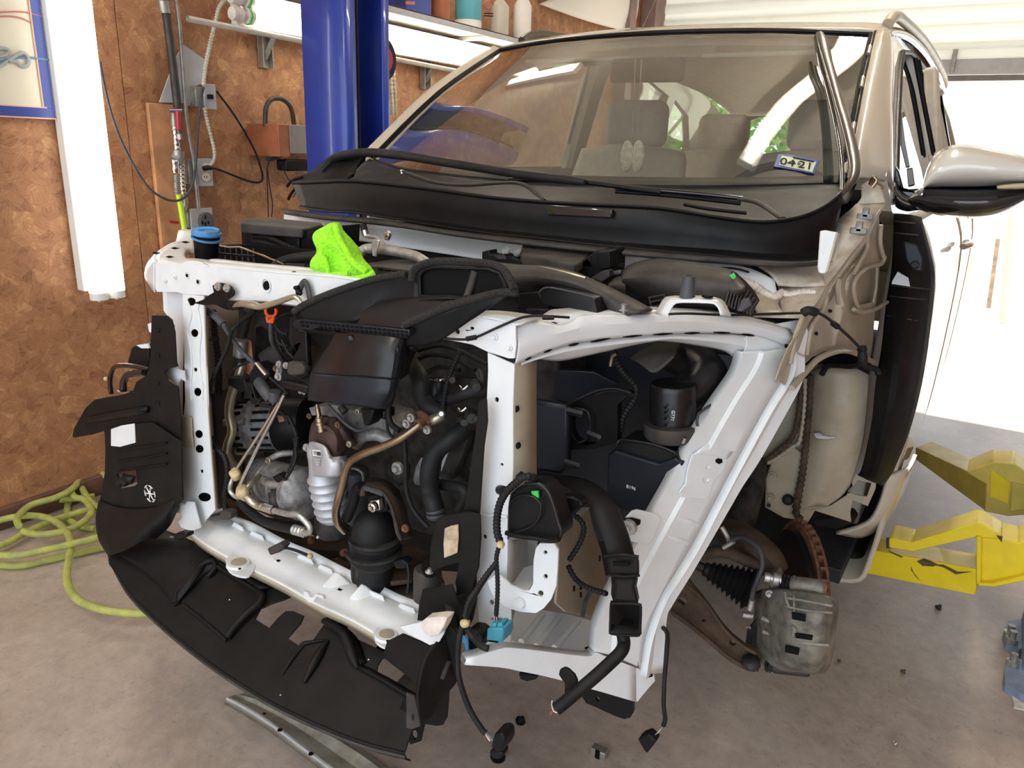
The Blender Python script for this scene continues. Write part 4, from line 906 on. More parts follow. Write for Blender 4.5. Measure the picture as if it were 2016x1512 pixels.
# --- lower tie bar: top face, raised rear wall, scalloped lip
TB = [(395, 1020), (430, 1012), (480, 1040), (550, 1078), (600, 1098), (660, 1132), (720, 1160), (780, 1185), (850, 1220), (880, 1235)]
BB_ = [(362, 1030), (385, 1060), (440, 1095), (500, 1125), (560, 1155), (620, 1190), (690, 1222), (760, 1262), (820, 1290), (868, 1270)]
def mixrow(a, b, t, Y): return [(p[0]*(1-t)+q[0]*t, p[1]*(1-t)+q[1]*t, Y) for p, q in zip(a, b)]
ZL = .612
LB = []
top = [at(p[0], p[1], z=ZL) for p in TB]; bot = [at(p[0], p[1], z=ZL-.012) for p in BB_]
sheet('lower_tie_bar', FR, 'primer', None, [[a.lerp(b, t)+V((0, 0, .006 if t in (.25, .5) else 0)) for a, b in zip(top, bot)] for t in (0, .25, .5, .75, 1)], 4, 3, .004, world=True)
rw = []
for i, p in enumerate(TB): rw.append(at(p[0], p[1], z=ZL))
tw = [at(x, y, y=rw[i].y+.012) for i, (x, y) in enumerate([(440, 1000), (452, 1012), (500, 1030), (560, 1062), (615, 1085), (668, 1112), (730, 1142), (790, 1172), (856, 1196), (886, 1215)])]
sheet('rear_upstand', FR, 'primer', None, [rw, tw], 5, 1, .003, world=True)
for x, y, w_ in ((468, 1035, 16), (505, 1052, 20), (600, 1098, 24), (640, 1118, 22), (740, 1170, 24), (800, 1195, 26)):
    panel('upstand_tab', FR, 'primer', 'P', [(x-w_/2, y-7), (x+w_/2, y+3), (x+w_/2+5, y+14), (x-w_/2-6, y+3)], at(x, y, z=ZL+.01).y-.002, .003, bev=.001)
# pressed wedges
for pts in ([(632, 1155), (660, 1124), (668, 1128), (690, 1150), (650, 1158)], [(685, 1180), (712, 1148), (720, 1152), (740, 1172), (704, 1182)]):
    W = [at(p[0], p[1], z=ZL+(.004 if i in (0, 3, 4) else .022)) for i, p in enumerate(pts)]
    bm = bmesh.new(); A = [bm.verts.new(w) for w in W]; B = [bm.verts.new(V((w.x, w.y+.01, ZL-.002))) for w in W]
    bmesh.ops.convex_hull(bm, input=A+B); obj('pressed_wedge', bm, 'primer', FR, .003)
def disc(name, par, m, f, x, y, z, r, t=.002, rx=None):
    P = at(*zz(f, (x, y)), z=z); k = pw(P, r/ZF[f][2]); bm = bmesh.new()
    lathe(bm, P, P+V((0, 0, t)), [(0, k), (1, k*.92)], 20); return obj(name, bm, m, par)
for x, y, r in ((548, 1104, 4), (671, 1160, 6), (753, 1194, 5.5), (810, 1246, 3)):
    disc('drain_hole', FR, 'primer', 'P', x, y, ZL-.001, r*2.2, .004); disc('drain_hole', FR, 'ink', 'P', x, y, ZL+.003, r, .001)
for x, y in ((470, 1112), (761, 1254)):
    P = at(x, y, z=.602); k = pw(P, 24)
    panel('mount_ear', FR, 'primer', 'P', [(x-26, y-10), (x-8, y-26), (x+24, y-20), (x+34, y-2), (x+20, y+22), (x-6, y+20), (x-22, y+8)], ('z', .604), .004, into=(0, 0, -1), bev=.001, sm=4)
    bm = bmesh.new(); lathe(bm, P, P+V((0, 0, .006)), [(0, k), (.6, k*.96), (1, k*.86)], 28); obj('mount_seat', bm, 'primer', FR)
    bm = bmesh.new(); lathe(bm, P+V((0, 0, .006)), P+V((0, 0, .0075)), [(0, k*.62), (1, k*.62)], 24); obj('mount_seat', bm, 'bodyin', FR)
    disc('mount_hole', FR, 'ink', 'P', x+2, y+8, .612, 3, .001)
sheet('lower_bar_front_face', FR, 'bodyin', None, [bot, [b+V((0, .006, -.02)) for b in bot]], 4, 1, .003, world=True)
panel('bracket_loop', FR, 'primer', 'F', [(665, 1055), (670, 1100), (700, 1130), (725, 1130), (755, 1090), (800, 1110), (790, 1085), (745, 1075), (725, 1095), (705, 1095), (690, 1062)], .86, .006)
panel('end_plug', FR, 'foamw', 'F', [(1440, 1260), (1470, 1235), (1560, 1225), (1615, 1230), (1590, 1290), (1560, 1345), (1500, 1360), (1450, 1320)], .80, .02, bev=.006, lab='crumpled pale wax paper')
panel('end_flange', FR, 'primer', 'F', [(1300, 1290), (1440, 1260), (1620, 1225), (1590, 1340), (1560, 1390), (1500, 1412), (1440, 1380), (1350, 1330)], .815, .003)
# --- right pillar
HPA, HPB, HPC = V((-.585, .928, 1.167)), V((-.28, 1.36, 1.14)), V((-.37, 1.07, .55))
HP = (HPA, HPB, HPC)
panel('side_pillar', FR, 'primer', 'P', [(960, 694), (1013, 718), (1010, 800), (1010, 900), (1009, 945), (1000, 1000), (998, 1060), (998, 1140), (1006, 1204), (1005, 1300), (943, 1296), (944, 1232), (936, 1150), (937, 1080), (940, 1012), (945, 1010), (949, 920), (958, 800), (961, 730)], .93, .003,
      holes=[(978, 787, 4.2, 5.5), (988, 914.5, 3.2, 3), (954.5, 1057, 4, 5), (968, 1186, 4.5, 5.5), (969, 1219, 3, 3)], bev=.001)
sheet('side_pillar_return', FR, 'bodyin', 'P', [[(1013, 716, .93), (1010, 800, .93), (1010, 900, .93), (1009, 945, .93), (1002, 1010, .93)], [(1034, 712, .96), (1033, 800, .96), (1034, 900, .96), (1034, 945, .96), (1030, 1010, .96)], [(1055, 712, .985), (1055, 800, .985), (1055, 900, .985), (1055, 945, .985), (1050, 1010, .985)]], 4, 1, .003)
for y in (806, 878): disc2 = panel('hole', FR, 'ink', 'P', circ(1016 if y == 806 else 1019, y, 4, 6.5), .934, .004)
for y in (): panel('spot_tab', FR, 'bodyin', 'P', [(1034, y), (1054, y), (1054, y+22), (1034, y+22)], .965, .003, bev=.001)
tube('sleeve_edge', FR, 'primer', 'P', [(940, 1012, .926), (970, 1015, .926), (999, 1018, .926)], 2.2, 1, 8)
# --- junction plate and headlamp rail
panel('junction_plate', FR, 'primer', 'G', [(-120, 560), (-40, 500), (20, 425), (120, 415), (385, 470), (390, 600), (380, 690), (340, 692), (200, 648), (100, 600), (0, 580)], .927, .004, holes=[(97, 492, 15, 11), (0, 515, 16, 18)], bev=.0015)
sheet('junction_top', FR, 'primer', 'G', [[(20, 425, .927), (120, 415, .927), (250, 432, .927), (385, 470, .927), (455, 448, .94)], [(60, 392, .965), (200, 380, .97), (330, 385, .975), (480, 405, .98), (560, 420, .98)]], 3, 1, .003)
rt = [(385, 480), (420, 462), (480, 448), (560, 450), (640, 470), (700, 470), (770, 440), (820, 408), (1000, 400), (1300, 395), (1500, 392), (1810, 415), (2016, 452), (2200, 500)]
rm = [(385, 600), (430, 585), (480, 560), (560, 540), (640, 525), (700, 510), (770, 490), (820, 478), (1000, 462), (1300, 448), (1500, 445), (1810, 460), (2016, 495), (2200, 560)]
rb = [(383, 735), (420, 715), (480, 690), (560, 655), (640, 628), (700, 608), (770, 590), (820, 582), (1000, 560), (1300, 534), (1500, 522), (1810, 520), (2016, 548), (2200, 620)]
def onp(f, pts, pl, off=0):
    n = (pl[1]-pl[0]).cross(pl[2]-pl[0]).normalized()
    if n.dot(pl[0]-CAM) < 0: n = -n
    return [on(*zz(f, p)[:2], pl)+n*((p[2] if len(p) > 2 else 0)+off) for p in pts]
# above the junction the rail bows slightly forward
sheet('headlamp_rail', FR, 'primer', None, [onp('G', rt, HP, .0), onp('G', rm, HP, -.010), onp('G', rb, HP, .0)], 3, 3, .003, world=True)
bk = [(480, 405), (560, 428), (620, 440), (690, 450), (760, 435), (815, 398), (900, 390), (1000, 386), (1200, 380), (1400, 375), (1600, 382), (1810, 400), (2016, 430), (2200, 470)]
sheet('headlamp_rail_top', FR, 'primer', None, [onp('G', rt, HP, 0), onp('G', [(a[0]+6, b[1]-14 if i > 3 else b[1]) for i, (a, b) in enumerate(zip(rt, bk))], HP, .045)], 3, 1, .003, world=True)
lt = [(383, 735), (560, 665), (760, 600), (1000, 568), (1300, 540), (1500, 530), (1810, 530), (1960, 545)]
lm = [(400, 745), (560, 690), (760, 640), (1000, 605), (1300, 570), (1500, 560), (1810, 590), (1960, 620)]
ll_ = [(440, 752), (560, 704), (740, 716), (980, 668), (1320, 592), (1480, 586), (1810, 640), (1900, 690)]
sheet('headlamp_rail_lip', FR, 'primer', None, [onp('G', lt, HP, .010), onp('G', lm, HP, .006), onp('G', ll_, HP, .03)], 4, 3, .003, world=True)
# dark slivers paint the shadow line along the rail seam
for a, b in (((445, 702), (490, 680)), ((570, 650), (625, 630)), ((735, 606), (800, 592)), ((880, 582), (1010, 556)), ((1090, 548), (1220, 537)), ((1290, 533), (1420, 526)), ((1500, 524), (1600, 521)), ((1690, 518), (1800, 522)), ((1880, 530), (1960, 541))):
    w1, w2 = onp('G', [a, b], HP, -.002); tube3('seam_shade', FR, 'ink', [w1, w1.lerp(w2, .5), w2], [.0008, .0022, .0008], 3, 6)
# top plug, studs and hat bracket
HB = empty('hat_bracket', at(*zz('G', (1360, 410)), y=1.1), FR)
HB.parent = CAR
def P_(f, x, y, Y): return at(*zz(f, (x, y)), y=Y)
HB.location = P_('G', 1360, 410, 1.12)-CAR.location
sheet('strap', HB, 'primer', 'G', [[(1310, 398, 1.06), (1345, 340, 1.06), (1385, 288, 1.06), (1500, 282, 1.06), (1640, 282, 1.06), (1745, 305, 1.06), (1780, 350, 1.06), (1806, 412, 1.06)], [(1395, 418, 1.03), (1415, 360, 1.03), (1450, 322, 1.03), (1540, 318, 1.03), (1620, 320, 1.03), (1700, 326, 1.03), (1735, 365, 1.03), (1745, 405, 1.03)]], 2, 1, .003)
turn('rubber_buffer', HB, 'rubbergrey', 'G', (1522, 285, 1.05), (1535, 145, 1.05), [(0, 16), (.1, 15), (.55, 13.5), (.93, 12.5), (1, 11.5)], 24)
turn('buffer_hole', HB, 'ink', 'G', (1534, 150, 1.05), (1535, 143, 1.05), [(0, 8), (1, 8)], 16)
disc('washer', HB, 'ink', 'G', 1655, 285, at(*zz('G', (1655, 285)), y=1.045).z, 38, .003)
for x, y, Y, yt in ((1100, 400, .98, 330), (152, 412, .95, 380)):
    turn('stud', FR, 'cast', 'G', (x, y, Y), (x+4, yt, Y), [(0, 3), (.35, 3), (.36, 9.5), (.42, 9), (.45, 6), (.95, 6), (1, 5)] if x > 500 else [(0, 7), (.5, 7), (.55, 5), (1, 4)], 12)
for x, y in ((880, 405), (1235, 395), (630, 458)): panel('slot', FR, 'ink', 'G', [(x-30, y-3), (x, y-8), (x+32, y+2), (x+4, y+6)], onp('G', [(x, y)], HP, .01)[0].y, .003)
# --- diagonal brace
inn = [(1462, 692), (1451, 732), (1406, 798), (1352, 887), (1323, 946), (1290, 1005), (1252, 1076), (1225, 1125), (1198, 1177), (1177, 1231), (1171, 1282)]
midl = [(1548, 684), (1530, 716), (1492, 785), (1446, 878), (1420, 930), (1385, 995), (1346, 1066), (1320, 1120), (1296, 1168), (1260, 1246), (1254, 1300)]
mid1 = [((a[0]*.62+b[0]*.38), (a[1]*.62+b[1]*.38)) for a, b in zip(inn, midl)]
def strips(name, par, m, rows, sv=4, t=.003):
    """rows run along the length; sharp folds between rows, smooth along them"""
    bm = bmesh.new(); R = [cr(r, sv) for r in rows]
    VV = [[bm.verts.new(p) for p in r] for r in R]
    for a, b in zip(VV, VV[1:]):
        for i in range(len(a)-1): bm.faces.new((a[i], a[i+1], b[i+1], b[i]))
    return obj(name, bm, m, par, 0, sharp=12, solid=t)
midf = [(1556, 686), (1552, 735), (1512, 802), (1466, 886), (1438, 938), (1404, 1003), (1366, 1075), (1332, 1130), (1302, 1178), (1276, 1250), (1262, 1330)]
strips('diagonal_brace', FR, 'primer', [onp('P', [(a[0]-1, a[1]) for a in inn], HP, .02), onp('P', inn, HP, .0), onp('P', mid1, HP, .0), onp('P', [(a[0]+5, a[1]+2) for a in mid1], HP, -.006), onp('P', midl, HP, -.004), onp('P', midf, HP, .003)])
outl = [(1583, 700), (1578, 752), (1540, 825), (1495, 905), (1462, 955), (1437, 998), (1400, 1062), (1360, 1130), (1322, 1192), (1311, 1220), (1303, 1325)]
midf = [(1556, 686), (1552, 735), (1512, 802), (1466, 886), (1438, 938), (1404, 1003), (1366, 1075), (1332, 1130), (1302, 1178), (1276, 1250), (1262, 1330)]
mido = [((a[0]+b[0])/2, (a[1]+b[1])/2) for a, b in zip(midf, outl)]
strips('brace_edge', FR, 'primer', [onp('P', [(a[0]-3, a[1]-1) for a in midf], HP, .002), onp('P', [(a[0]+5, a[1]+3) for a in midf], HP, -.007), onp('P', mido, HP, .002), onp('P', outl, HP, .0), onp('P', [(a[0]-2, a[1]) for a in outl], HP, .03)])
w_ = onp('P', [(1466, 850), (1412, 957), (1346, 1070), (1296, 1168), (1260, 1246)], HP, -.006)
panel('corner_gusset', FR, 'primer', 'P', [(1470, 650), (1520, 640), (1583, 628), (1590, 655), (1582, 705), (1552, 700), (1500, 700), (1462, 700), (1470, 680)], HP, .004).location += V((0, .004, 0))
# brace bracket, tabs, beads
panel('lamp_bracket', FR, 'primer', 'H', [(1575, 155), (1600, 150), (1760, 170), (1800, 185), (1780, 260), (1740, 300), (1710, 330), (1680, 430), (1640, 450), (1500, 432), (1490, 400), (1530, 350), (1545, 250)], HP, .004, holes=[(1672, 240, 12, 10), (1660, 322, 20, 18)], bev=.0015).location += V((.0, -.014, .006))
sheet('lamp_bracket_top', FR, 'primer', None, [[on(*zz('H', p), HP)+V((0, -.014, .006)) for p in [(1575, 155), (1690, 162), (1800, 185)]], [on(*zz('H', p), HP)+V((0, .0, .006)) for p in [(1640, 105), (1760, 90), (1850, 120)]]], 3, 1, .003, world=True)
panel('slot', FR, 'ink', 'H', [(1730, 195), (1745, 185), (1770, 190), (1772, 212), (1750, 222), (1732, 212)], HP, .004).location += V((0, -.017, .008))
panel('lower_tab', FR, 'primer', 'H', [(1175, 510), (1210, 500), (1340, 530), (1365, 560), (1330, 650), (1300, 710), (1270, 735), (1150, 705), (1120, 640), (1130, 560)], HP, .004, bev=.001).location += V((0, -.01, .0))
panel('duct_clip', FR, 'black', 'H', [(1120, 548), (1190, 545), (1245, 560), (1240, 590), (1220, 600), (1205, 650), (1190, 662), (1150, 655), (1120, 640)], HP, .004, bev=.002).location += V((0, -.016, 0))
q = on(*zz('H', (1172, 598)), HP)+V((0, -.02, 0)); bm = bmesh.new(); lathe(bm, q, q+V((0, -.006, 0)), [(0, .014), (1, .013)], 20); lathe(bm, q, q+V((0, -.014, 0)), [(0, .007), (1, .006)], 6); obj('clip_bolt', bm, 'alu', FR)
for y in (560, 680):
    a_, b_ = onp('H', [(1440 if y == 560 else 1375, y), (1580 if y == 560 else 1510, y+50)], HP, -.004); tube3('pressed_bead', FR, 'primer', [a_, a_.lerp(b_, .5), b_], [.003, .006, .004], 4, 10)
# --- lower frame under the headlamp opening
lo1 = [(395, 500), (620, 430), (700, 425), (850, 440), (1190, 480), (1250, 455), (1310, 478), (1515, 556)]
lo2 = [(385, 528), (620, 545), (750, 570), (900, 600), (1100, 650), (1200, 682), (1300, 710), (1520, 775)]
strips('lower_frame_rail', FR, 'primer', [onp('L', lo1, HP, .02), onp('L', lo1, HP, 0), onp('L', lo2, HP, .0), onp('L', lo2, HP, .03)], 3)
panel('corner_foot', FR, 'primer', 'L', [(1515, 556), (1560, 560), (1640, 600), (1645, 640), (1600, 690), (1530, 776), (1512, 776)], HP, .004)
panel('corner_foot', FR, 'ink', 'L', circ(1605, 600, 30, 14), HP, .004).location += V((0, -.002, 0))
sh_ = panel('floor_plate', FR, 'primer', 'L', [(722, 162), (900, 170), (1080, 200), (1262, 252), (1262, 400), (1190, 478), (1000, 462), (850, 440), (740, 402), (668, 352), (712, 290), (705, 230)], ('z', .60), .004, into=(0, 0, -1), bev=.001)
for a, b in (((760, 380), (900, 200)), ((860, 410), (1010, 220)), ((980, 420), (1140, 240))):
    P0_, P1_ = at(*zz('L', a), z=.602), at(*zz('L', b), z=.602); tube3('pressed_bead', sh_, 'primer', [P0_, P1_], [.006, .005], 1, 10)
panel('slot', sh_, 'ink', 'L', [(1180, 425), (1200, 416), (1205, 422), (1185, 432)], ('z', .602), .002, into=(0, 0, 1))
panel('brace_foot', FR, 'primer', 'L', [(1320, 85), (1290, 180), (1262, 330), (1248, 450), (1320, 475), (1520, 556), (1535, 250), (1560, 60)], HP, .004).location += V((0, .006, 0))
panel('front_tab', FR, 'blackm', 'L', [(740, 588), (870, 610), (850, 635), (800, 648), (750, 630)], 1.0, .01, bev=.003)
panel('under_bracket', FR, 'black', 'L', [(1120, 690), (1260, 690), (1400, 740), (1500, 775), (1500, 850), (1480, 885), (1440, 895), (1370, 870), (1240, 810), (1190, 790), (1160, 745)], 1.06, .008, bev=.003, holes=[(1265, 762, 12, 16)])
# --- crash box and its plate beside the pillar
strips('rail_end_box', FR, 'primer', [[P_('H', x, y, Y) for x, y, Y in r] for r in ([(330, 712, .93), (328, 850, .93), (322, 980, .93), (345, 1015, .93)], [(372, 712, 1.0), (370, 840, 1.0), (372, 940, 1.0), (380, 1000, 1.0)], [(500, 705, 1.15), (505, 800, 1.15), (500, 905, 1.15), (480, 960, 1.1)])], 3)
panel('rail_end_box_back', FR, 'greyplate', 'H', [(340, 700), (530, 700), (520, 960), (380, 1010), (345, 990)], 1.1, .004)
panel('rail_end_box_floor', FR, 'primer', 'H', [(345, 1010), (470, 1052), (500, 1000), (505, 880), (440, 900), (380, 990)], ('z', at(*zz('H', (420, 990)), y=.96).z), .003, into=(0, 0, -1))
panel('crash_plate', FR, 'primer', 'H', [(318, 980), (350, 1015), (440, 1052), (478, 1050), (502, 1005), (505, 850), (520, 770), (545, 738), (640, 738), (668, 782), (664, 900), (655, 1020), (620, 1110), (570, 1170), (520, 1200), (420, 1192), (330, 1165), (250, 1110), (215, 1040), (200, 990), (260, 940)], .905, .004, holes=[(583, 798, 13, 13), (585, 957, 14, 16), (552, 1070, 19, 20)], bev=.0015)
q = P_('H', 415, 1132, .903); bm = bmesh.new(); lathe(bm, q, q+V((0, -.004, 0)), [(0, .0095), (1, .008)], 20); obj('weld_nut', bm, 'primer', FR)
panel('rail_side', FR, 'bodyin', 'H', [(640, 690, .95), (690, 660, .98), (870, 505, 1.25), (890, 600, 1.25), (950, 780, 1.25), (1000, 1050, 1.2), (930, 1240, 1.15), (900, 1225, 1.12), (720, 1190, .99), (655, 1130, .94), (668, 1010, .93), (668, 790, .93)], None, .004)
panel('rail_top', FR, 'primer', 'H', [(620, 715, .93), (690, 640, .98), (830, 500, 1.22), (880, 500, 1.26), (700, 668, .985), (640, 740, .935)], None, .003)
for x, y in ((715, 700), (770, 1040), (815, 1080), (735, 1150), (815, 1030), (940, 840)): panel('slot', FR, 'ink', 'H', [(x-4, y-18), (x+5, y-15), (x+5, y+18), (x-4, y+15)], P_('H', x, y, 1.06).y-.04, .003)
# --- driver side apron
AY = 1.0
strips('apron_top', FR, 'dirty', [[P_('I', *p) for p in r] for r in (
    [(905, 345, 1.76), (868, 380, 1.72), (782, 455, 1.66), (760, 540, 1.60), (650, 690, 1.54), (480, 740, 1.50), (390, 870, 1.46), (400, 965, 1.42), (320, 1062, 1.38), (90, 1085, 1.33)],
    [(1000, 342, 1.76), (960, 400, 1.71), (900, 460, 1.66), (850, 560, 1.60), (740, 705, 1.54), (600, 810, 1.50), (560, 890, 1.46), (530, 965, 1.42), (450, 1062, 1.38), (300, 1088, 1.34)],
    [(1090, 338, 1.76), (1035, 420, 1.71), (1000, 480, 1.66), (960, 560, 1.60), (850, 700, 1.54), (760, 820, 1.48), (700, 900, 1.45), (650, 990, 1.41), (605, 1040, 1.38), (560, 1095, 1.36)])], 4)
panel('hinge_base', FR, 'dirty', 'I', [(905, 345), (940, 300), (935, 220), (980, 190), (1060, 220), (1080, 270), (1100, 325), (1090, 345)], 1.76, .01, bev=.003)
tube('hinge_wire', FR, 'steelw', 'I', [(1000, 210, 1.74), (1020, 165, 1.73), (1040, 190, 1.73), (1010, 230, 1.73)], 4, 4, 8); tube('hinge_wire', FR, 'rust', 'I', [(1040, 205, 1.73), (1075, 220, 1.73), (1080, 245, 1.73)], 2, 4, 6)
for x, y in ((965, 425), (922, 520)):
    P = P_('I', x, y, 1.60 if y > 500 else 1.68); bm = bmesh.new(); bbox(bm, P, V((.03, .012, .012))); bbox(bm, P+V((0, 0, .008)), V((.012, .012, .02))); obj('spring_nut', bm, 'cast', FR, .002)
# upright stamped post
panel('hood_stop_post', FR, 'primer', 'I', [(665, 520), (700, 515), (785, 530), (740, 700), (715, 790), (690, 805), (655, 795), (648, 760)], 1.40, .004, bev=.002)
panel('hood_stop_post', FR, 'bodyin', 'I', [(785, 528, 1.40), (797, 540, 1.44), (772, 718, 1.44), (735, 720, 1.41), (715, 790, 1.40)], None, .003)
# strut tower skin and wax seam
sheet('tower_panel', FR, 'dirty', 'I', [[(240, 745, 1.45), (480, 740, 1.50), (640, 700, 1.53)], [(330, 800, 1.44), (500, 820, 1.47), (680, 790, 1.50)], [(390, 880, 1.43), (540, 890, 1.45), (700, 880, 1.45)]], 4, 3, .004)
tube('seam_sealer', FR, 'foamw', 'I', [(150, 850, 1.40), (230, 880, 1.40), (300, 930, 1.41), (370, 960, 1.41), (410, 930, 1.43), (460, 945, 1.43), (560, 930, 1.44), (640, 940, 1.44)], 8, 6, 10, ribs=(.008, .15))
sheet('apron_slope', FR, 'bodyin', 'I', [[(170, 860, 1.42), (250, 900, 1.42), (400, 975, 1.42)], [(200, 940, 1.40), (280, 1000, 1.38), (390, 1010, 1.38)], [(250, 1070, 1.36), (320, 1062, 1.35), (420, 1060, 1.35)]], 3, 3, .004)
# bulkhead strip under the cowl
sheet('bulkhead', FR, 'primer', 'P', [
    [(560, 422, 1.52), (705, 440, 1.43), (850, 455, 1.40), (1000, 478, 1.39), (1180, 498, 1.39), (1300, 508, 1.40), (1420, 518, 1.42), (1480, 530, 1.43), (1525, 552, 1.43)],
    [(560, 440, 1.53), (705, 458, 1.45), (850, 482, 1.43), (1000, 505, 1.41), (1180, 525, 1.41), (1300, 535, 1.41), (1420, 545, 1.42), (1480, 556, 1.42), (1530, 580, 1.42)],
    [(560, 452, 1.53), (705, 474, 1.45), (850, 496, 1.43), (1000, 518, 1.41), (1180, 536, 1.41), (1300, 548, 1.41), (1420, 558, 1.42), (1480, 572, 1.42), (1530, 596, 1.42)]], 3, 3, .004)
sheet('bulkhead_shade', FR, 'blackm', 'P', [[(560, 450, 1.54), (850, 494, 1.44), (1180, 534, 1.42), (1420, 556, 1.43), (1500, 590, 1.43)], [(560, 600, 1.62), (850, 640, 1.52), (1180, 680, 1.5), (1400, 690, 1.50), (1470, 690, 1.46)]], 3, 3, .004)  # black sheet in place of the shade below the bulkhead strip
tube('bulkhead_seam', FR, 'blackm', 'P', [(1330, 521, 1.40), (1370, 526, 1.40), (1440, 528, 1.41), (1475, 536, 1.42)], 2, 4, 6)
# outer apron
OA = (P_('P', 1583, 627, 1.36), P_('P', 1739, 401, 1.75), P_('P', 1728, 675, 1.86))
strips('apron_outer', FR, 'bodyin', [onp('I', p, OA, o) for p, o in (
    ([(1090, 340), (1035, 420), (1000, 480), (960, 560), (850, 700), (760, 820), (700, 900), (650, 990), (605, 1040), (560, 1100), (500, 1220), (450, 1300), (400, 1420), (370, 1510)], 0),
    ([(1092, 420), (1060, 500), (1040, 570), (1000, 640), (900, 770), (830, 870), (790, 960), (740, 1040), (680, 1110), (640, 1170), (590, 1260), (550, 1340), (480, 1430), (420, 1530)], .012))], 2)
panel('apron_outer', FR, 'bodyin', 'I', [(1092, 380), (1040, 500), (930, 640), (860, 800), (790, 900), (700, 1000), (640, 1080), (580, 1200), (540, 1330), (480, 1420), (430, 1530), (480, 1560), (530, 1500), (590, 1430), (650, 1370), (730, 1330), (830, 1310), (920, 1335), (1030, 1395), (1050, 1260), (1060, 1130), (1070, 1010), (1085, 900), (1095, 760), (1110, 690), (1100, 560)], OA, .004,
      holes=[[(925, 850), (960, 800), (1020, 760), (1085, 742), (1080, 900), (1060, 1000), (980, 1020), (915, 1020), (900, 960)]]).location += V((-.012, .01, 0))
panel('apron_window_back', FR, 'bodyin', 'I', [(880, 740), (1120, 720), (1110, 1050), (880, 1050)], OA, .004).location += V((-.03, .03, 0))
for pts in ([(1000, 480), (990, 560), (985, 640), (920, 760), (900, 800)], [(1105, 690), (1080, 740), (1000, 760), (930, 810), (900, 880), (905, 960), (925, 1020)], [(900, 1040), (960, 1060), (1040, 1040), (1120, 992)], [(800, 840), (790, 900), (800, 1000)], [(700, 900), (720, 950), (700, 1040), (620, 1160), (590, 1340)], [(1080, 480), (1075, 600), (1100, 700)], [(560, 1100), (520, 1200), (500, 1300), (480, 1400)]):
    tube3('pressed_fold', FR, 'bodyin', onp('I', pts, OA, .003), .0045, 5, 8)
for x, y, rx, ry in ((487, 1380, 9, 24), (780, 1055, 12, 12), (690, 1205, 10, 14), (500, 1290, 6, 14)): panel('hole', FR, 'ink', 'I', circ(x, y, rx, ry), OA, .004).location += V((-.012, 0, 0))
tube3('arch_edge', FR, 'bodyin', onp('I', [(480, 1560), (530, 1500), (590, 1430), (650, 1370), (730, 1330), (830, 1310), (920, 1335), (1030, 1395)], OA, .0), .006, 5, 8)
# prop wire across the rail to the apron
tube('release_cable', FR, 'rubber', 'I', [(-330, 1070, 1.0), (-200, 1066, 1.1), (80, 1076, 1.2), (330, 1068, 1.28), (560, 1062, 1.33)], 2.6, 4, 8)
tube('cable_boot', FR, 'rubber', 'I', [(555, 1062, 1.33), (590, 1045, 1.33), (640, 1060, 1.34)], 9, 4, 12)
tube('release_cable', FR, 'rubber', 'I', [(640, 1055, 1.34), (700, 1085, 1.38), (770, 1140, 1.44), (850, 1210, 1.52), (925, 1285, 1.60)], 3.2, 5, 8)
tube('cable_clip', FR, 'rubber', 'I', [(750, 1130, 1.43), (785, 1155, 1.44)], 6, 1, 8)
turn('body_mount_boot', FR, 'rubber', 'I', (945, 1280, 1.62), (950, 1400, 1.62), [(0, 7), (.2, 10), (.3, 8), (.6, 10), (.9, 9), (1, 6)], 16)
# --- wheelhouse behind the brace
WHY = 1.92
panel('wheelhouse', FR, 'bodyin', 'J', [(700, 60), (860, 50), (1060, 70), (1130, 110), (1128, 300), (1095, 540), (1050, 650), (1000, 780), (890, 858), (800, 875), (790, 940), (650, 918), (548, 860), (550, 700), (575, 620), (540, 600), (450, 600), (300, 700), (200, 500), (500, 100)], WHY, .005, bev=.001)
sheet('wheelhouse_skin', FR, 'bodyin', 'J', [
    [(815, 90, 1.90), (800, 300, 1.90), (780, 500, 1.90), (750, 750, 1.90), (735, 880, 1.90)],
    [(880, 70, 1.86), (900, 300, 1.85), (880, 500, 1.86), (860, 700, 1.87), (800, 860, 1.89)],
    [(1050, 75, 1.87), (1060, 300, 1.86), (1030, 500, 1.87), (960, 700, 1.89), (850, 850, 1.90)],
    [(1135, 110, 1.90), (1125, 300, 1.91), (1090, 540, 1.91), (1010, 760, 1.91), (890, 858, 1.91)]], 4, 4, .004)
for pts, r in (([(810, 110), (808, 240), (790, 400), (775, 560), (755, 700), (735, 800), (725, 900), (760, 930)], 7), ([(750, 150), (745, 270), (725, 400), (690, 480), (600, 560), (540, 600)], 5), ([(775, 130), (770, 300), (745, 480), (700, 520), (600, 590), (520, 620)], 4)):
    tube('seam_bead', FR, 'rustpl' if r > 4 else 'bodyin', 'J', [(a, b, 1.89) for a, b in pts], r, 6, 10, ribs=(.015, .3))
panel('panel_step', FR, 'bodyin', 'J', [(600, 560), (690, 500), (760, 560), (745, 760), (720, 880), (650, 900), (560, 850), (555, 700)], 1.90, .004, bev=.001)
for x, y in ((590, 680), (578, 805)): bolt(FR, 'J', x, y, 1.895, 5, 'bodyin', 'plug_bolt')
turn('rubber_plug', FR, 'rubber', 'J', (678, 818, 1.895), (678, 818, 1.88), [(0, 11), (.5, 11), (1, 6)], 20)
turn('rubber_plug', FR, 'rubber', 'J', (568, 850, 1.90), (568, 850, 1.885), [(0, 5), (1, 5)], 4)
panel('cable_bracket', FR, 'alu', 'J', [(815, 440), (850, 435), (900, 455), (950, 460), (955, 470), (905, 480), (850, 475), (830, 465)], 1.85, .012, bev=.002)
tube('harness', FR, 'rubber', 'J', [(870, 105, 1.84), (900, 60, 1.83), (960, 55, 1.82), (1040, 60, 1.80), (1100, 40, 1.78)], 6, 5, 10)
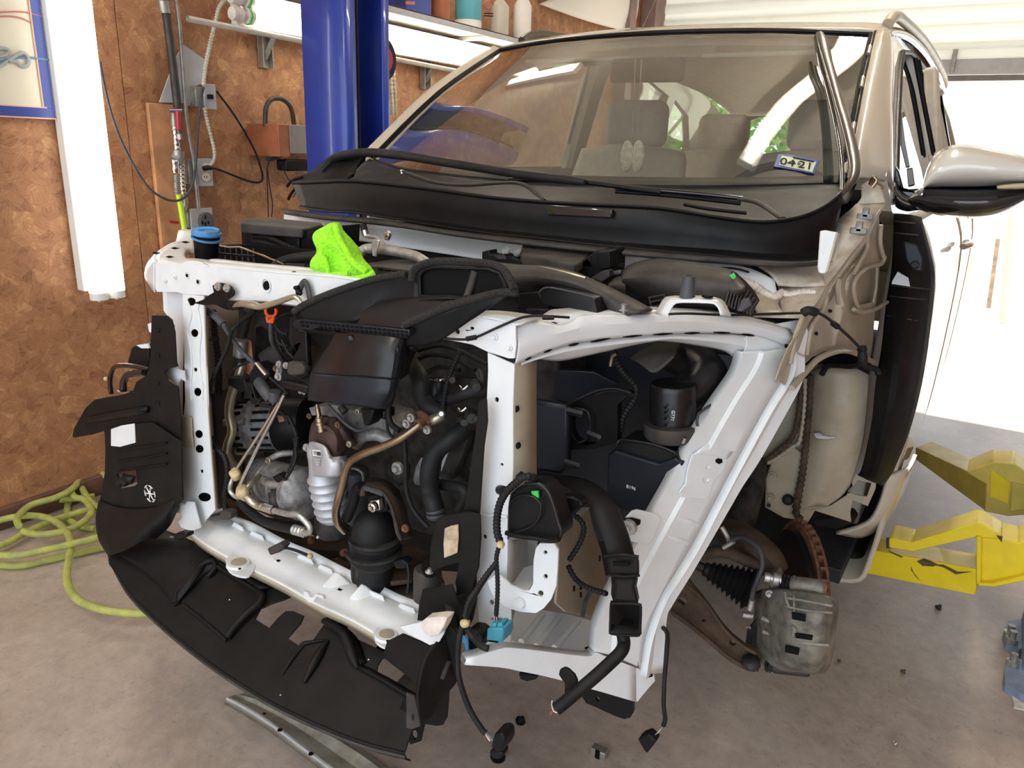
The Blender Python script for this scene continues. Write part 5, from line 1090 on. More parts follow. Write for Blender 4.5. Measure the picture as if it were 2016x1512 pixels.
tube('harness', FR, 'rubber', 'J', [(1080, 30, 1.75), (1120, 60, 1.76), (1180, 80, 1.78), (1190, 110, 1.78)], 6, 4, 8)
# rocker end
panel('rocker_end', FR, 'bodyin', 'J', [(1060, 665), (1100, 690), (1180, 700), (1172, 760), (1130, 855), (1045, 820), (1030, 890), (1035, 945), (830, 880), (800, 930), (780, 960), (800, 875), (920, 850), (1010, 790)], 1.93, .005, bev=.002, holes=[[(1075, 705), (1150, 725), (1125, 800), (1060, 790), (1020, 770)]])
panel('rocker_end', FR, 'blackm', 'J', [(790, 930), (1030, 905), (1060, 950), (960, 985), (820, 965)], 1.94, .06, bev=.006)
sheet('sill_curve', FR, 'body', 'J', [[(1240, 680, 2.0), (1350, 640, 2.05), (1400, 560, 2.3)], [(1190, 850, 2.0), (1280, 830, 2.05), (1340, 740, 2.25)], [(1120, 950, 2.0), (1200, 945, 2.05), (1270, 880, 2.2)], [(950, 1005, 2.0), (1090, 1025, 2.05), (1190, 980, 2.15)]], 4, 4, .01)
# --- fender liner
LI = sheet('fender_liner', CAR, 'blackm', 'P', [
    [(1762, 420, 1.93), (1758, 520, 1.93), (1746, 600, 1.92), (1738, 680, 1.90), (1725, 760, 1.88), (1718, 830, 1.88), (1700, 915, 1.90), (1690, 935, 1.92)],
    [(1785, 422, 1.90), (1792, 520, 1.88), (1786, 600, 1.86), (1775, 680, 1.84), (1765, 760, 1.83), (1752, 830, 1.84), (1728, 925, 1.88), (1712, 945, 1.90)],
    [(1812, 428, 1.95), (1834, 515, 1.95), (1838, 560, 1.95), (1828, 660, 1.95), (1812, 760, 1.95), (1788, 850, 1.95), (1755, 930, 1.96), (1735, 955, 1.98)]], 4, 4, .005)
for y, (xa, xb), d in ((438, (1763, 1805), 4), (461, (1762, 1812), 5), (566, (1756, 1833), 8), (587, (1752, 1830), 8), (628, (1746, 1826), 14), (660, (1742, 1822), 16), (722, (1733, 1808), 10), (737, (1730, 1800), 14), (775, (1724, 1796), 14), (815, (1720, 1782), 12), (843, (1716, 1770), 10)):
    tube('rib', LI, 'dusty', 'P', [(xa, y-d/2, 1.90), ((xa+xb)/2, y, 1.855), (xb, y+d/2, 1.935)], 1.6, 6, 6)
panel('liner_window', LI, 'greyplate', 'I', [(1180, 790), (1250, 830), (1262, 888), (1140, 870), (1145, 850)], 1.84, .004)
panel('liner_recess', LI, 'bluebk', 'I', [(1215, 590), (1310, 610), (1350, 700), (1340, 790), (1270, 780), (1230, 700)], 1.85, .006, bev=.003)
turn('liner_clip', LI, 'black', 'I', (1293, 745, 1.845), (1293, 745, 1.83), [(0, 8), (1, 6)], 16)
# door lower shut line edge
# ================================================================ ENGINE BAY
EN = empty('engine', (-1, 1.3, .9), CAR)
def pan(name, m, f, pts, Y, t=.01, bev=.002, par=None, holes=(), lab=None, into=None): return panel(name, par or EN, m, f, pts, Y, t, holes, bev, lab=lab, into=into)
# dark mass of block and transmission; black backing paints the bay's shaded depth
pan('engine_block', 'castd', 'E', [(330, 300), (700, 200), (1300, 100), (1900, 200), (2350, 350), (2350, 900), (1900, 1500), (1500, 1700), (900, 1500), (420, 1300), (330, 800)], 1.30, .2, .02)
pan('bay_shade', 'blackm', 'E', [(60, 100), (3400, 200), (3500, 1500), (2600, 2000), (1200, 1900), (60, 1400)], 1.58, .01, 0)
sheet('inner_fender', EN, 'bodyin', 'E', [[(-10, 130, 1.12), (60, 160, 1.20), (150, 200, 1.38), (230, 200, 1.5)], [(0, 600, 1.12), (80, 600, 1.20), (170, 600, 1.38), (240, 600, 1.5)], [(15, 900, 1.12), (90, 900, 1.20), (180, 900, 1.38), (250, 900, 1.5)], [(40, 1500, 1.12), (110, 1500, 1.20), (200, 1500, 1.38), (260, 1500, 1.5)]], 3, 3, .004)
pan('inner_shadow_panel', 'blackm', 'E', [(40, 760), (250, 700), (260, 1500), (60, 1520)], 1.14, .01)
# subframe cross member
strips('subframe', EN, 'rustpl', [[P_('F', *p) for p in r] for r in (
    [(120, 430, 1.14), (300, 560, 1.13), (520, 680, 1.12), (760, 760, 1.11), (960, 820, 1.10), (1200, 900, 1.09), (1420, 960, 1.08), (1550, 1000, 1.07)],
    [(100, 520, 1.06), (260, 640, 1.05), (440, 735, 1.04), (640, 810, 1.03), (860, 900, 1.02), (1080, 985, 1.01), (1300, 1070, 1.0), (1450, 1120, .99)],
    [(100, 620, 1.05), (260, 740, 1.04), (440, 835, 1.03), (640, 910, 1.02), (860, 1000, 1.01), (1080, 1085, 1.0), (1300, 1170, .99), (1450, 1220, .98)])], 4, .006)
pan('subframe_floor', 'rustpl', 'F', [(130, 420), (400, 560), (640, 600), (700, 690), (960, 700), (1000, 600), (1500, 800), (1600, 1000), (1100, 960), (640, 790), (260, 620)], ('z', .56), .02, 0, into=(0, 0, -1))
for x, y in ((715, 715), (1245, 960), (1200, 900), (930, 800), (880, 860)): bolt(EN, 'F', x, y, 1.06, 5, 'rust', ax=(0, -.5, .85))
# --- air guide in the centre (black scoop with foam strips)
AG = empty('air_guide', P_('E', 1000, 400, .9), CAR); AG.location = P_('E', 1000, 400, .9)-CAR.location
def ag(name, m, f, rows, su=4, sv=3, t=.004): return sheet(name, AG, m, f, rows, su, sv, t)
ag('left_wall', 'black', 'P', [[(579, 613, .885), (625, 586, .895), (720, 553, .912), (780, 540, .92), (822, 534, .925)], [(585, 622, .885), (650, 606, .895), (730, 578, .912), (780, 565, .92), (824, 560, .922)], [(592, 632, .885), (690, 640, .89), (720, 620, .90), (750, 600, .915), (828, 590, .92)]])
ag('guide_floor', 'blacks', 'E', [[(640, 300, .885), (900, 330, .885), (1150, 350, .885), (1350, 365, .885)], [(850, 270, .893), (1000, 285, .893), (1180, 290, .893), (1345, 300, .893)], [(1080, 200, .903), (1180, 195, .903), (1330, 205, .903), (1480, 235, .90)], [(1140, 145, .915), (1280, 140, .915), (1400, 140, .915), (1640, 160, .915)], [(1380, 100, .925), (1500, 100, .925), (1640, 105, .925), (1760, 110, .925)]])
ag('right_wall', 'black', 'E', [[(1335, 300, .88), (1480, 245, .887), (1650, 185, .895), (1850, 120, .91), (2050, 80, .925)], [(1360, 380, .885), (1480, 350, .89), (1620, 300, .898), (1780, 240, .907), (1950, 150, .917)], [(1300, 440, .885), (1400, 445, .89), (1480, 435, .895), (1580, 395, .90), (1700, 290, .907)]])
tube('foam_strip', AG, 'foam', 'P', [(578, 615, .88), (600, 600, .887), (650, 578, .897), (720, 554, .908), (770, 543, .915), (800, 541, .918)], 6.5, 5, 8, flat=1.1)
tube('foam_strip', AG, 'foam', 'P', [(795, 640, .875), (830, 625, .88), (880, 604, .89), (935, 588, .90), (985, 576, .915), (1018, 576, .92)], 7.5, 5, 8, flat=1.1)
# framed opening
fr = [(812, 555, .918), (815, 535, .922), (830, 522, .925), (860, 515, .928), (920, 516, .928), (965, 520, .928), (990, 530, .926), (1003, 548, .922), (1012, 570, .918)]
tube('foam_collar', AG, 'foam', 'P', fr, 8, 5, 8, flat=1.3)
panel('opening_frame', AG, 'black', 'P', [(818, 592), (816, 545), (828, 530), (850, 524), (960, 527), (985, 536), (996, 560), (1000, 575), (985, 583), (910, 590)], .92, .004, holes=[[(828, 583), (827, 545), (835, 534), (852, 530), (955, 533), (978, 540), (988, 560), (988, 572), (905, 584)]], bev=.002)
panel('opening_shade', AG, 'ink', 'P', [(826, 588), (824, 532), (850, 526), (985, 530), (995, 575), (905, 590)], .9275, .001)  # black surface stands for the shaded depth of the opening
tube('inner_post', AG, 'dusty', 'P', [(919, 586, .924), (928, 558, .926), (935, 532, .926)], 8, 3, 14, flat=.8)
tube('opening_lip', AG, 'blacks', 'P', [(826, 590, .915), (868, 587, .915), (905, 588, .915), (918, 584, .915)], 3, 4, 8)
# front lattice bar
panel('lattice_bar', AG, 'bluebk', 'E', [(590, 292), (610, 272), (660, 265), (1000, 298), (1365, 335), (1360, 378), (1240, 372), (1000, 345), (760, 322), (700, 335), (640, 330), (600, 315)], .868, .012, bev=.0015)
for i in range(24):
    x = 640+i*30; y = 276+(x-640)*.092
    panel('lattice_pocket', AG, 'ink', 'E', [(x, y), (x+18, y+1.5), (x+18, y+15), (x, y+13)], .8665, .003) if not 330 < y < 300 else None
    panel('lattice_pocket', AG, 'ink', 'E', [(x+6, y+24), (x+22, y+25.5), (x+22, y+40), (x+6, y+38)], .8665, .003) if i not in (2, 3) else None
# scoop below
ag('scoop', 'blacks', 'E', [
    [(880, 345, .88), (1000, 355, .868), (1140, 368, .866), (1290, 385, .872), (1340, 392, .885)],
    [(830, 430, .89), (960, 420, .862), (1120, 430, .858), (1270, 445, .864), (1335, 470, .885)],
    [(760, 530, .895), (920, 520, .852), (1090, 525, .848), (1260, 540, .856), (1325, 560, .885)],
    [(718, 622, .89), (870, 632, .846), (1070, 645, .842), (1240, 660, .85), (1300, 655, .88)]], 5, 5, .004)
ag('scoop_lip', 'bluebk', 'E', [
    [(715, 622, .888), (870, 634, .845), (1070, 647, .841), (1240, 662, .849), (1290, 662, .875)],
    [(705, 710, .885), (860, 725, .838), (1060, 742, .834), (1220, 752, .842), (1265, 745, .87)],
    [(700, 800, .885), (850, 815, .84), (1020, 835, .836), (1150, 850, .842), (1215, 850, .86)]], 5, 4, .004)
tube('lip_end', AG, 'black', 'E', [(530, 690, .95), (600, 705, .93), (690, 722, .90), (712, 730, .89)], 8, 3, 12)
for x, y, rx, ry in ((975, 392, 40, 26), (1055, 425, 14, 14)):
    q = P_('E', x, y, .862); k = pw(q, 1/3.36); bm = bmesh.new(); bmesh.ops.create_uvsphere(bm, u_segments=20, v_segments=12, radius=1, matrix=Matrix.Translation(q) @ Matrix.Diagonal((rx*k, .006, ry*k, 1))); obj('moulded_boss', bm, 'blacks', AG)
panel('moulded_step', AG, 'bluebk', 'E', [(1198, 430), (1288, 450), (1290, 492), (1190, 465)], .862, .004, bev=.0015)
panel('left_bracket', AG, 'black', 'E', [(592, 230), (640, 330), (680, 340), (695, 640), (650, 665), (600, 640), (560, 600), (610, 480), (570, 390), (585, 300)], .91, .012, bev=.003)
ag('left_cheek', 'black', 'E', [[(600, 240, .89), (700, 320, .885), (900, 345, .885)], [(640, 420, .95), (760, 440, .95), (845, 440, .90)], [(690, 640, .95), (705, 640, .93), (720, 622, .90)]], 3, 3)
panel('sensor_housing', AG, 'dusty', 'E', [(560, 545), (640, 550), (670, 590), (665, 630), (600, 640), (555, 625), (545, 585)], .90, .02, bev=.005)
ag('right_skirt', 'black', 'E', [[(1330, 400, .885), (1370, 460, .90), (1420, 448, .91)], [(1330, 560, .885), (1360, 560, .92), (1380, 520, .95)], [(1300, 660, .88), (1330, 640, .93), (1350, 620, .96)]], 3, 3)
# --- items behind the tie bar, left to right
WB = empty('washer_filler', P_('D', 1020, 300, 1.12), CAR); WB.location = P_('D', 1020, 300, 1.12)-CAR.location
turn('filler_neck', WB, 'black', 'D', (1022, 400, 1.12), (1030, 232, 1.12), [(0, 20), (.5, 21.5), (1, 24.5)], 28)
turn('neck_flange', WB, 'capblue', 'D', (1029, 240, 1.12), (1030, 226, 1.12), [(0, 26), (.3, 29), (1, 28.5)], 28)
turn('cap_groove', WB, 'ink', 'D', (1030, 228, 1.12), (1030, 208, 1.12), [(0, 25), (1, 25)], 28)
turn('cap', WB, 'capblue', 'D', (1030, 212, 1.12), (1030, 172, 1.12), [(0, 27), (.2, 28.5), (.55, 28), (.6, 26), (.92, 25), (1, 22)], 28)
tube('cap_pull', WB, 'capblue', 'D', [(960, 178, 1.10), (1010, 166, 1.10), (1080, 168, 1.10), (1118, 182, 1.10)], 3, 4, 8)
tube('prop_rod', EN, 'chrome', 'D', [(1120, 282, 1.10), (1180, 292, 1.10), (1250, 290, 1.09), (1400, 345, 1.08), (1545, 408, 1.07)], 1.8, 1, 10)
tube('rod_grip', EN, 'rubber', 'D', [(1558, 412, 1.07), (1620, 415, 1.07), (1690, 418, 1.07)], 5, 1, 12)
tube('rod_end', EN, 'rubber', 'D', [(1690, 415, 1.07), (1760, 412, 1.07)], 2, 1, 8)
# fuse box
FB = empty('fuse_box', P_('D', 1500, 250, 1.3), CAR); FB.location = P_('D', 1500, 250, 1.3)-CAR.location
zt = at(*zz('D', (1660, 165)), y=1.24).z
panel('lid', FB, 'dusty', 'D', [(1248, 118), (1285, 96), (1480, 99), (1790, 130), (1800, 142), (1662, 168), (1400, 148), (1255, 135)], ('z', zt), .022, bev=.004, into=(0, 0, -1))
panel('case', FB, 'black', 'D', [(1255, 150), (1400, 158), (1662, 182), (1800, 158), (1795, 330), (1660, 420), (1400, 400), (1270, 360)], 1.245, .12, bev=.004, into=(0, 1, 0))
panel('clip', FB, 'blackm', 'D', [(1690, 190), (1760, 180), (1765, 250), (1740, 262), (1700, 235)], 1.238, .006, bev=.002)
panel('front_panel', FB, 'blackm', 'D', [(1325, 200), (1640, 225), (1640, 400), (1330, 370)], 1.238, .006, bev=.003)
for pts, r in (([(1340, 255), (1420, 265), (1520, 300), (1660, 350), (1760, 400)], 7.5), ([(1345, 225), (1440, 230), (1560, 280), (1680, 330), (1760, 360)], 6), ([(1350, 300), (1450, 310), (1560, 345), (1640, 400)], 6)):
    tube('taped_cable', FB, 'blackm', 'D', [(a, b, 1.22) for a, b in pts], r, 5, 10, ribs=(.010, .12))
tube('coolant_hose', EN, 'rubber', 'D', [(1450, 450, 1.05), (1530, 390, 1.09), (1640, 362, 1.12), (1760, 352, 1.14), (1900, 350, 1.16)], 10, 5, 14)
for i in range(7):
    x = 1110+i*38; tube('basket_wire', EN, 'black', 'D', [(x, 300, 1.15), (x+8, 430, 1.13)], 2, 1, 6)
for y in (330, 375, 415): tube('basket_wire', EN, 'black', 'D', [(1095, y, 1.14), (1350, y+22, 1.14)], 2, 1, 6)
pan('bay_gap_shade', 'ink', 'D', [(1080, 280), (1300, 270), (1900, 330), (1950, 480), (1080, 440)], 1.19, .02)  # upright black sheet painting the shade behind the basket wires
# heater pipes
tube('heater_pipe', EN, 'alu', 'B', [(520, 1260, 1.20), (560, 1235, 1.22), (640, 1238, 1.22), (740, 1255, 1.22), (810, 1275, 1.21), (865, 1310, 1.19)], 10, 5, 14)
tube('service_port', EN, 'alu', 'B', [(545, 1140, 1.30), (560, 1170, 1.30), (610, 1180, 1.29), (640, 1215, 1.27)], 4.5, 5, 12)
tube('service_cap', EN, 'rubber', 'B', [(540, 1112, 1.30), (548, 1142, 1.30)], 7, 1, 12); tube('service_nut', EN, 'steel', 'B', [(549, 1142, 1.30), (556, 1170, 1.30)], 6.5, 1, 8)
pan('pipe_bracket', 'alu', 'B', [(590, 1185), (625, 1190), (610, 1250), (605, 1275), (585, 1270), (582, 1220)], 1.19, .004)
pan('pipe_bracket', 'alu', 'B', [(640, 1150), (665, 1140), (682, 1160), (668, 1195), (645, 1190)], 1.30, .004); bolt(EN, 'B', 658, 1165, 1.295, 5, 'steel')
tube('pipe_elbow', EN, 'alu', 'B', [(610, 1190, 1.29), (640, 1215, 1.27), (620, 1240, 1.22)], 5, 4, 10)
# plenum and cover
pan('engine_cover', 'dusty', 'B', [(430, 1325), (610, 1322), (800, 1345), (900, 1360), (900, 1500), (430, 1500)], 1.12, .15, .01)
for k in range(5): pan('cover_slot', 'ink', 'B', [(615+k*34, 1332+k*5), (640+k*34, 1334+k*5), (638+k*34, 1342+k*5), (613+k*34, 1340+k*5)], 1.118, .003, 0)
shell('intake_plenum', EN, 'dusty', 'G', [(250, 60), (400, 75), (600, 88), (760, 120), (900, 175), (1050, 245), (1180, 310), (1290, 372)], [(300, 250), (420, 240), (560, 235), (700, 250), (850, 300), (930, 350), (960, 400), (1060, 420)], .05, 1.14)
panel('plenum_cover', EN, 'blacks', 'G', [(545, 245), (590, 222), (700, 238), (880, 280), (905, 295), (930, 400), (800, 385), (600, 345), (560, 320)], 1.06, .04, bev=.004)
tube('cover_rim', EN, 'rubbergrey', 'G', [(545, 250, 1.058), (590, 222, 1.058), (700, 238, 1.058), (880, 280, 1.058), (910, 300, 1.058)], 2, 3, 8)
panel('plenum_flange', EN, 'black', 'G', [(400, 260), (540, 250), (600, 350), (900, 400), (1000, 430), (400, 420)], 1.065, .05, bev=.003)
panel('plenum_flange', EN, 'blacks', 'G', [(455, 360), (590, 365), (700, 395), (700, 420), (455, 410)], 1.05, .03, bev=.002)
tube('cover_seam', EN, 'gold', 'G', [(525, 90, 1.135), (620, 105, 1.12), (740, 130, 1.11), (850, 160, 1.11)], 3.5, 4, 8)
# relay box on the right
RBX = empty('relay_box', P_('B', 1480, 1290, 1.35), CAR); RBX.location = P_('B', 1480, 1290, 1.35)-CAR.location
panel('case', RBX, 'black', 'B', [(1330, 1260), (1600, 1310), (1700, 1240), (1765, 1240), (1765, 1330), (1690, 1370), (1640, 1400), (1400, 1330), (1340, 1310)], 1.27, .07, bev=.003, into=(0, 1, 0))
zt = at(*zz('B', (1600, 1318)), y=1.26).z
panel('lid', RBX, 'dusty', 'B', [(1340, 1180), (1370, 1170), (1670, 1205), (1690, 1222), (1700, 1235), (1610, 1305), (1590, 1312), (1330, 1262), (1322, 1250)], ('z', zt+.012), .02, bev=.004, into=(0, 0, -1))
panel('lid_rim', RBX, 'black', 'B', [(1325, 1250), (1600, 1300), (1700, 1222), (1712, 1240), (1612, 1325), (1320, 1270)], ('z', zt-.002), .01, bev=.002, into=(0, 0, -1))
for k in range(4):
    q = at(*zz('B', (1400+k*70, 1208+k*10)), z=zt+.014); bm = bmesh.new(); bmesh.ops.create_uvsphere(bm, u_segments=14, v_segments=8, radius=1, matrix=Matrix.Translation(q) @ Matrix.Rotation(.5, 4, 'Z') @ Matrix.Diagonal((.011, .026, .004, 1))); obj('lid_bump', bm, 'dusty', RBX)
panel('side_rib', RBX, 'black', 'B', [(1700, 1250), (1765, 1245), (1768, 1330), (1710, 1340)], 1.26, .03, bev=.002)
for x, y in ((1250, 1245), (1305, 1250)): turn('terminal_nut', EN, 'cast', 'B', (x, y, 1.30), (x+3, y+2, 1.26), [(0, 9), (.3, 9), (.31, 5), (1, 5)], 14)
pan('terminal_block', 'black', 'B', [(1130, 1250), (1165, 1240), (1170, 1262), (1240, 1262), (1320, 1290), (1330, 1320), (1260, 1320), (1130, 1290)], 1.27, .03)
pan('terminal_strap', 'castd', 'B', [(1185, 1265), (1240, 1265), (1255, 1290), (1200, 1285)], 1.265, .01)
# air box dome
AB = empty('air_box', P_('G', 1500, 200, 1.3), CAR); AB.location = P_('G', 1500, 200, 1.3)-CAR.location
shell('dome', AB, 'dusty', 'G', [(1092, 150), (1110, 100), (1180, 62), (1300, 36), (1400, 40), (1550, 58), (1700, 85), (1820, 115), (1880, 170), (1900, 215)], [(1095, 190), (1120, 225), (1200, 262), (1300, 310), (1420, 340), (1550, 360), (1680, 370), (1780, 350), (1850, 300), (1900, 240)], .07, 1.30)
shell('nozzle', AB, 'dusty', 'G', [(1000, 195), (1030, 165), (1070, 150), (1110, 150)], [(1010, 240), (1040, 245), (1080, 262), (1120, 280)], .03, 1.27)
sheet('ribbed_side', AB, 'black', 'G', [[(1820, 115, 1.27), (1900, 180, 1.28), (1960, 250, 1.29), (1995, 310, 1.30)], [(1800, 220, 1.24), (1860, 260, 1.25), (1910, 320, 1.26), (1960, 370, 1.27)], [(1770, 330, 1.22), (1820, 360, 1.22), (1880, 400, 1.23), (1960, 410, 1.25)]], 3, 3, .004)
for k in range(9):
    t = k/8; tube('rib', AB, 'dusty', 'G', [(1825+160*t, 130+180*t, 1.265), (1800+140*t, 230+140*t, 1.23), (1770+170*t, 340+60*t, 1.215)], 1.6, 4, 6)
panel('spring_clip', AB, 'rubbergrey', 'G', [(1880, 300), (1930, 290), (1950, 340), (1880, 385), (1850, 380)], 1.21, .005, bev=.002)
for p in ([(1265, 290), (1375, 268)], [(1270, 320), (1378, 298)], [(1270, 290), (1285, 350)], [(1370, 268), (1380, 330)], [(1290, 350), (1385, 330)]): tube('case_rib', AB, 'dusty', 'G', [(a, b, 1.225) for a, b in p], 1.6, 1, 6)
panel('chalk_mark', AB, 'green', 'G', [(1800, 140), (1830, 125), (1845, 150), (1828, 170), (1815, 160)], 1.245, .002)
tube('connector', AB, 'black', 'G', [(1035, 90, 1.30), (1070, 80, 1.30), (1100, 85, 1.30)], 7, 2, 10); tube('connector', AB, 'rubbergrey', 'G', [(1030, 130, 1.27), (1090, 120, 1.27)], 5, 2, 8, ribs=(.01, .3))
tube('sensor_wire', AB, 'rubber', 'G', [(900, 170, 1.25), (960, 130, 1.26), (1030, 120, 1.27)], 6, 4, 8)
pan('sensor', 'castd', 'G', [(900, 160), (960, 110), (1000, 105), (1010, 150), (950, 190)], 1.24, .02)
# --- brackets hanging from the tie bar
panel('latch_support', FR, 'black', 'D', [(1065, 545), (1090, 535), (1110, 525), (1165, 535), (1190, 550), (1212, 585), (1210, 610), (1170, 640), (1140, 670), (1060, 672), (1020, 678), (940, 662), (1000, 640), (1040, 610), (1075, 590)], .915, .004, bev=.002)
for x, y in ((1105, 552), (1163, 562)): bolt(FR, 'D', x, y, .912, 5, 'alu', 'latch_bolt')
tube('latch_lever', FR, 'gold', 'D', [(1205, 690, .90, .6), (1260, 665, .90, 1.1), (1330, 672, .90, 1.3), (1390, 685, .90, 1.05), (1500, 655, .90), (1600, 620, .90, .9), (1640, 635, .90, .7), (1660, 660, .90, .5)], 7.5, 6, 14, flat=.8)
panel('lever_cap', FR, 'black', 'D', [(1155, 655), (1215, 665), (1238, 690), (1230, 705), (1190, 715), (1165, 680)], .895, .02, bev=.003)
tube('latch_hook', FR, 'rubbergrey', 'D', [(1640, 600, .92), (1655, 550, .92), (1680, 520, .92), (1700, 560, .92), (1715, 640, .92)], 6.5, 5, 12, flat=.6)
tube('latch_spring', FR, 'black', 'D', [(1625, 545, .915), (1635, 580, .915), (1655, 600, .915)], 6, 3, 10, ribs=(.006, .4))
bolt(FR, 'D', 1608, 478, .94, 5, 'black', 'clip')
# dipstick
tube('dipstick_ring', EN, 'orange', 'D', [(1420, 700, .97), (1425, 730, .97), (1445, 748, .97), (1475, 745, .97), (1490, 725, .97), (1488, 698, .97)], 3, 6, 8)
tube('dipstick_stem', EN, 'orange', 'D', [(1430, 750, .97), (1440, 790, .97)], 3.5, 1, 8); tube('dipstick_stem', EN, 'orange', 'D', [(1475, 750, .97), (1465, 790, .97)], 3.5, 1, 8)
tube('dipstick_collar', EN, 'orange', 'E', [(448, 262, .97), (448, 284, .97)], 6, 1, 12)
tube('dipstick_tube', EN, 'rubbergrey', 'E', [(448, 284, .975), (450, 380, .98), (470, 440, 1.0), (500, 490, 1.02), (530, 545, 1.05)], 5, 5, 12)
# left cables
tube('release_handle_cable', EN, 'rubbergrey', 'D', [(1025, 705, .96), (1090, 750, .95), (1140, 800, .95)], 7.5, 4, 12)
tube('cable_sheath', EN, 'rubbergrey', 'D', [(1140, 800, .95), (1165, 845, .95), (1260, 975, .97), (1360, 1070, .98)], 4.5, 4, 10)
tube('cable_holder', EN, 'steel', 'D', [(1365, 1055, .975), (1400, 1100, .975), (1430, 1135, .975)], 6, 2, 10, flat=.6)
tube('wire', EN, 'rubber', 'D', [(1350, 720, .99), (1280, 770, .97), (1210, 825, .95), (1190, 870, .95), (1165, 960, .95), (1100, 1100, .95), (1055, 1220, .95), (1040, 1360, .95), (1035, 1500, .95)], 3.8, 5, 10)
tube('wire', EN, 'rubber', 'E', [(20, 950, .95), (22, 1035, .95), (65, 1095, .95), (135, 1165, .95), (160, 1250, .95), (155, 1350, .95), (135, 1440, .95)], 5, 5, 10, ribs=(.008, .15))
tube('tape_knot', EN, 'rubber', 'E', [(30, 1040, .945), (60, 1062, .945)], 7, 2, 10)
tube('wire', EN, 'rubber', 'D', [(1190, 850, .96), (1300, 740, .98), (1370, 700, 1.0)], 3, 4, 8)
tube('ribbed_loom', EN, 'rubber', 'E', [(60, 200, 1.02), (80, 400, 1.02), (100, 560, 1.02), (100, 760, 1.03)], 6.5, 4, 10, ribs=(.008, .3))
pan('loom_strap', 'rubber', 'E', [(20, 390), (100, 385), (100, 405), (20, 410)], 1.01, .004)
tube('ribbed_loom', EN, 'rubber', 'E', [(1700, 480, .99), (1650, 580, .99), (1610, 700, .99), (1580, 880, .98)], 5, 5, 10, ribs=(.006, .35))
panel('plug_housing', EN, 'dusty', 'F', [(105, 530), (135, 522), (175, 535), (182, 570), (170, 585), (108, 582)], .90, .02, bev=.003)
for dx in (0, 8, -7): tube('plug_wire', EN, 'rubber', 'F', [(140+dx, 430, .93), (138+dx, 480, .92), (140+dx, 530, .91)], 1.2, 2, 6)
# big refrigerant lines
tube('ac_pipe', EN, 'gold', 'E', [(260, 560, 1.04), (235, 640, 1.03), (190, 760, 1.03), (172, 880, 1.03), (192, 1000, 1.03), (165, 1090, 1.02), (160, 1160, 1.02), (205, 1240, 1.01)], 9, 6, 16)
tube('ac_pipe', EN, 'castd', 'E', [(300, 200, 1.05), (265, 330, 1.05), (250, 420, 1.05), (245, 560, 1.04)], 10, 4, 14)
tube('ac_fitting', EN, 'alu', 'E', [(250, 400, 1.04), (240, 505, 1.04)], 13, 1, 16)
pan('copper_tab', 'coral', 'E', [(290, 400), (310, 410), (325, 560), (330, 640), (285, 620), (290, 500)], 1.06, .003, 0, lab='copper coloured strip')
pan('pipe_clamp', 'blackm', 'E', [(165, 650), (270, 660), (290, 740), (250, 745), (160, 700)], 1.0, .02)
tube('steel_rod', EN, 'chrome', 'E', [(535, 760, .97), (400, 980, .96), (225, 1245, .95)], 3.6, 1, 12); tube('steel_rod', EN, 'chrome', 'E', [(535, 762, .96), (470, 900, .955), (350, 1130, .95), (240, 1365, .94)], 3.9, 3, 12)
tube('rod_fitting', EN, 'rubbergrey', 'E', [(370, 680, .98), (410, 740, .97), (450, 790, .97)], 12, 3, 16); tube('rod_fitting', EN, 'rubbergrey', 'E', [(475, 740, .965), (472, 800, .965)], 12, 1, 16)
pan('fitting_bracket', 'blackm', 'E', [(305, 620), (350, 550), (430, 600), (440, 640), (380, 680), (310, 740)], 1.0, .03)
pan('fitting_bracket', 'blackm', 'E', [(275, 680), (320, 690), (345, 790), (380, 800), (370, 820), (320, 830), (290, 750)], .985, .01)
for f_, c, k in (('F', (212, 283), 13), ('F', (262, 402), 16)):
    q = P_(f_, c[0], c[1], .95); bm = bmesh.new(); bmesh.ops.create_icosphere(bm, subdivisions=3, radius=pw(q, k), matrix=Matrix.Translation(q) @ Matrix.Diagonal((1, .8, 1.05, 1)))
    for v in bm.verts: v.co += (v.co-q)*.25*noise.noise(v.co*90)
    obj('foam_wrap', bm, 'foamy', EN)
tube('ac_pipe', EN, 'alu', 'F', [(200, 300, .96), (182, 345, .95), (178, 385, .95), (200, 420, .95), (240, 440, .95)], 4.5, 5, 12)
tube('ac_pipe', EN, 'gold', 'F', [(275, 395, .95), (320, 340, .97), (372, 292, 1.0)], 6, 4, 12)
tube('ac_pipe', EN, 'gold', 'F', [(285, 430, .95), (330, 470, .95), (380, 495, .96), (425, 500, .96)], 8, 4, 14)
tube('ac_fitting', EN, 'chrome', 'F', [(405, 500, .955), (465, 520, .955)], 9.5, 1, 6)
tube('ac_pipe', EN, 'alu', 'F', [(470, 522, .95), (560, 545, .94), (620, 548, .94), (665, 580, .94), (705, 630, .94), (700, 665, .94), (660, 668, .94)], 6, 6, 14)
tube('ac_hose', EN, 'rubber', 'F', [(240, 450, .97), (300, 520, .97), (400, 590, .97), (500, 625, .96), (610, 650, .95)], 9, 5, 14); tube('hose_ferrule', EN, 'alu', 'F', [(598, 645, .945), (680, 668, .945)], 10, 1, 16, ribs=(.008, .15))
tube('paint_strip', EN, 'outlet', 'F', [(755, 700, .99), (800, 660, .99)], 3, 1, 6)
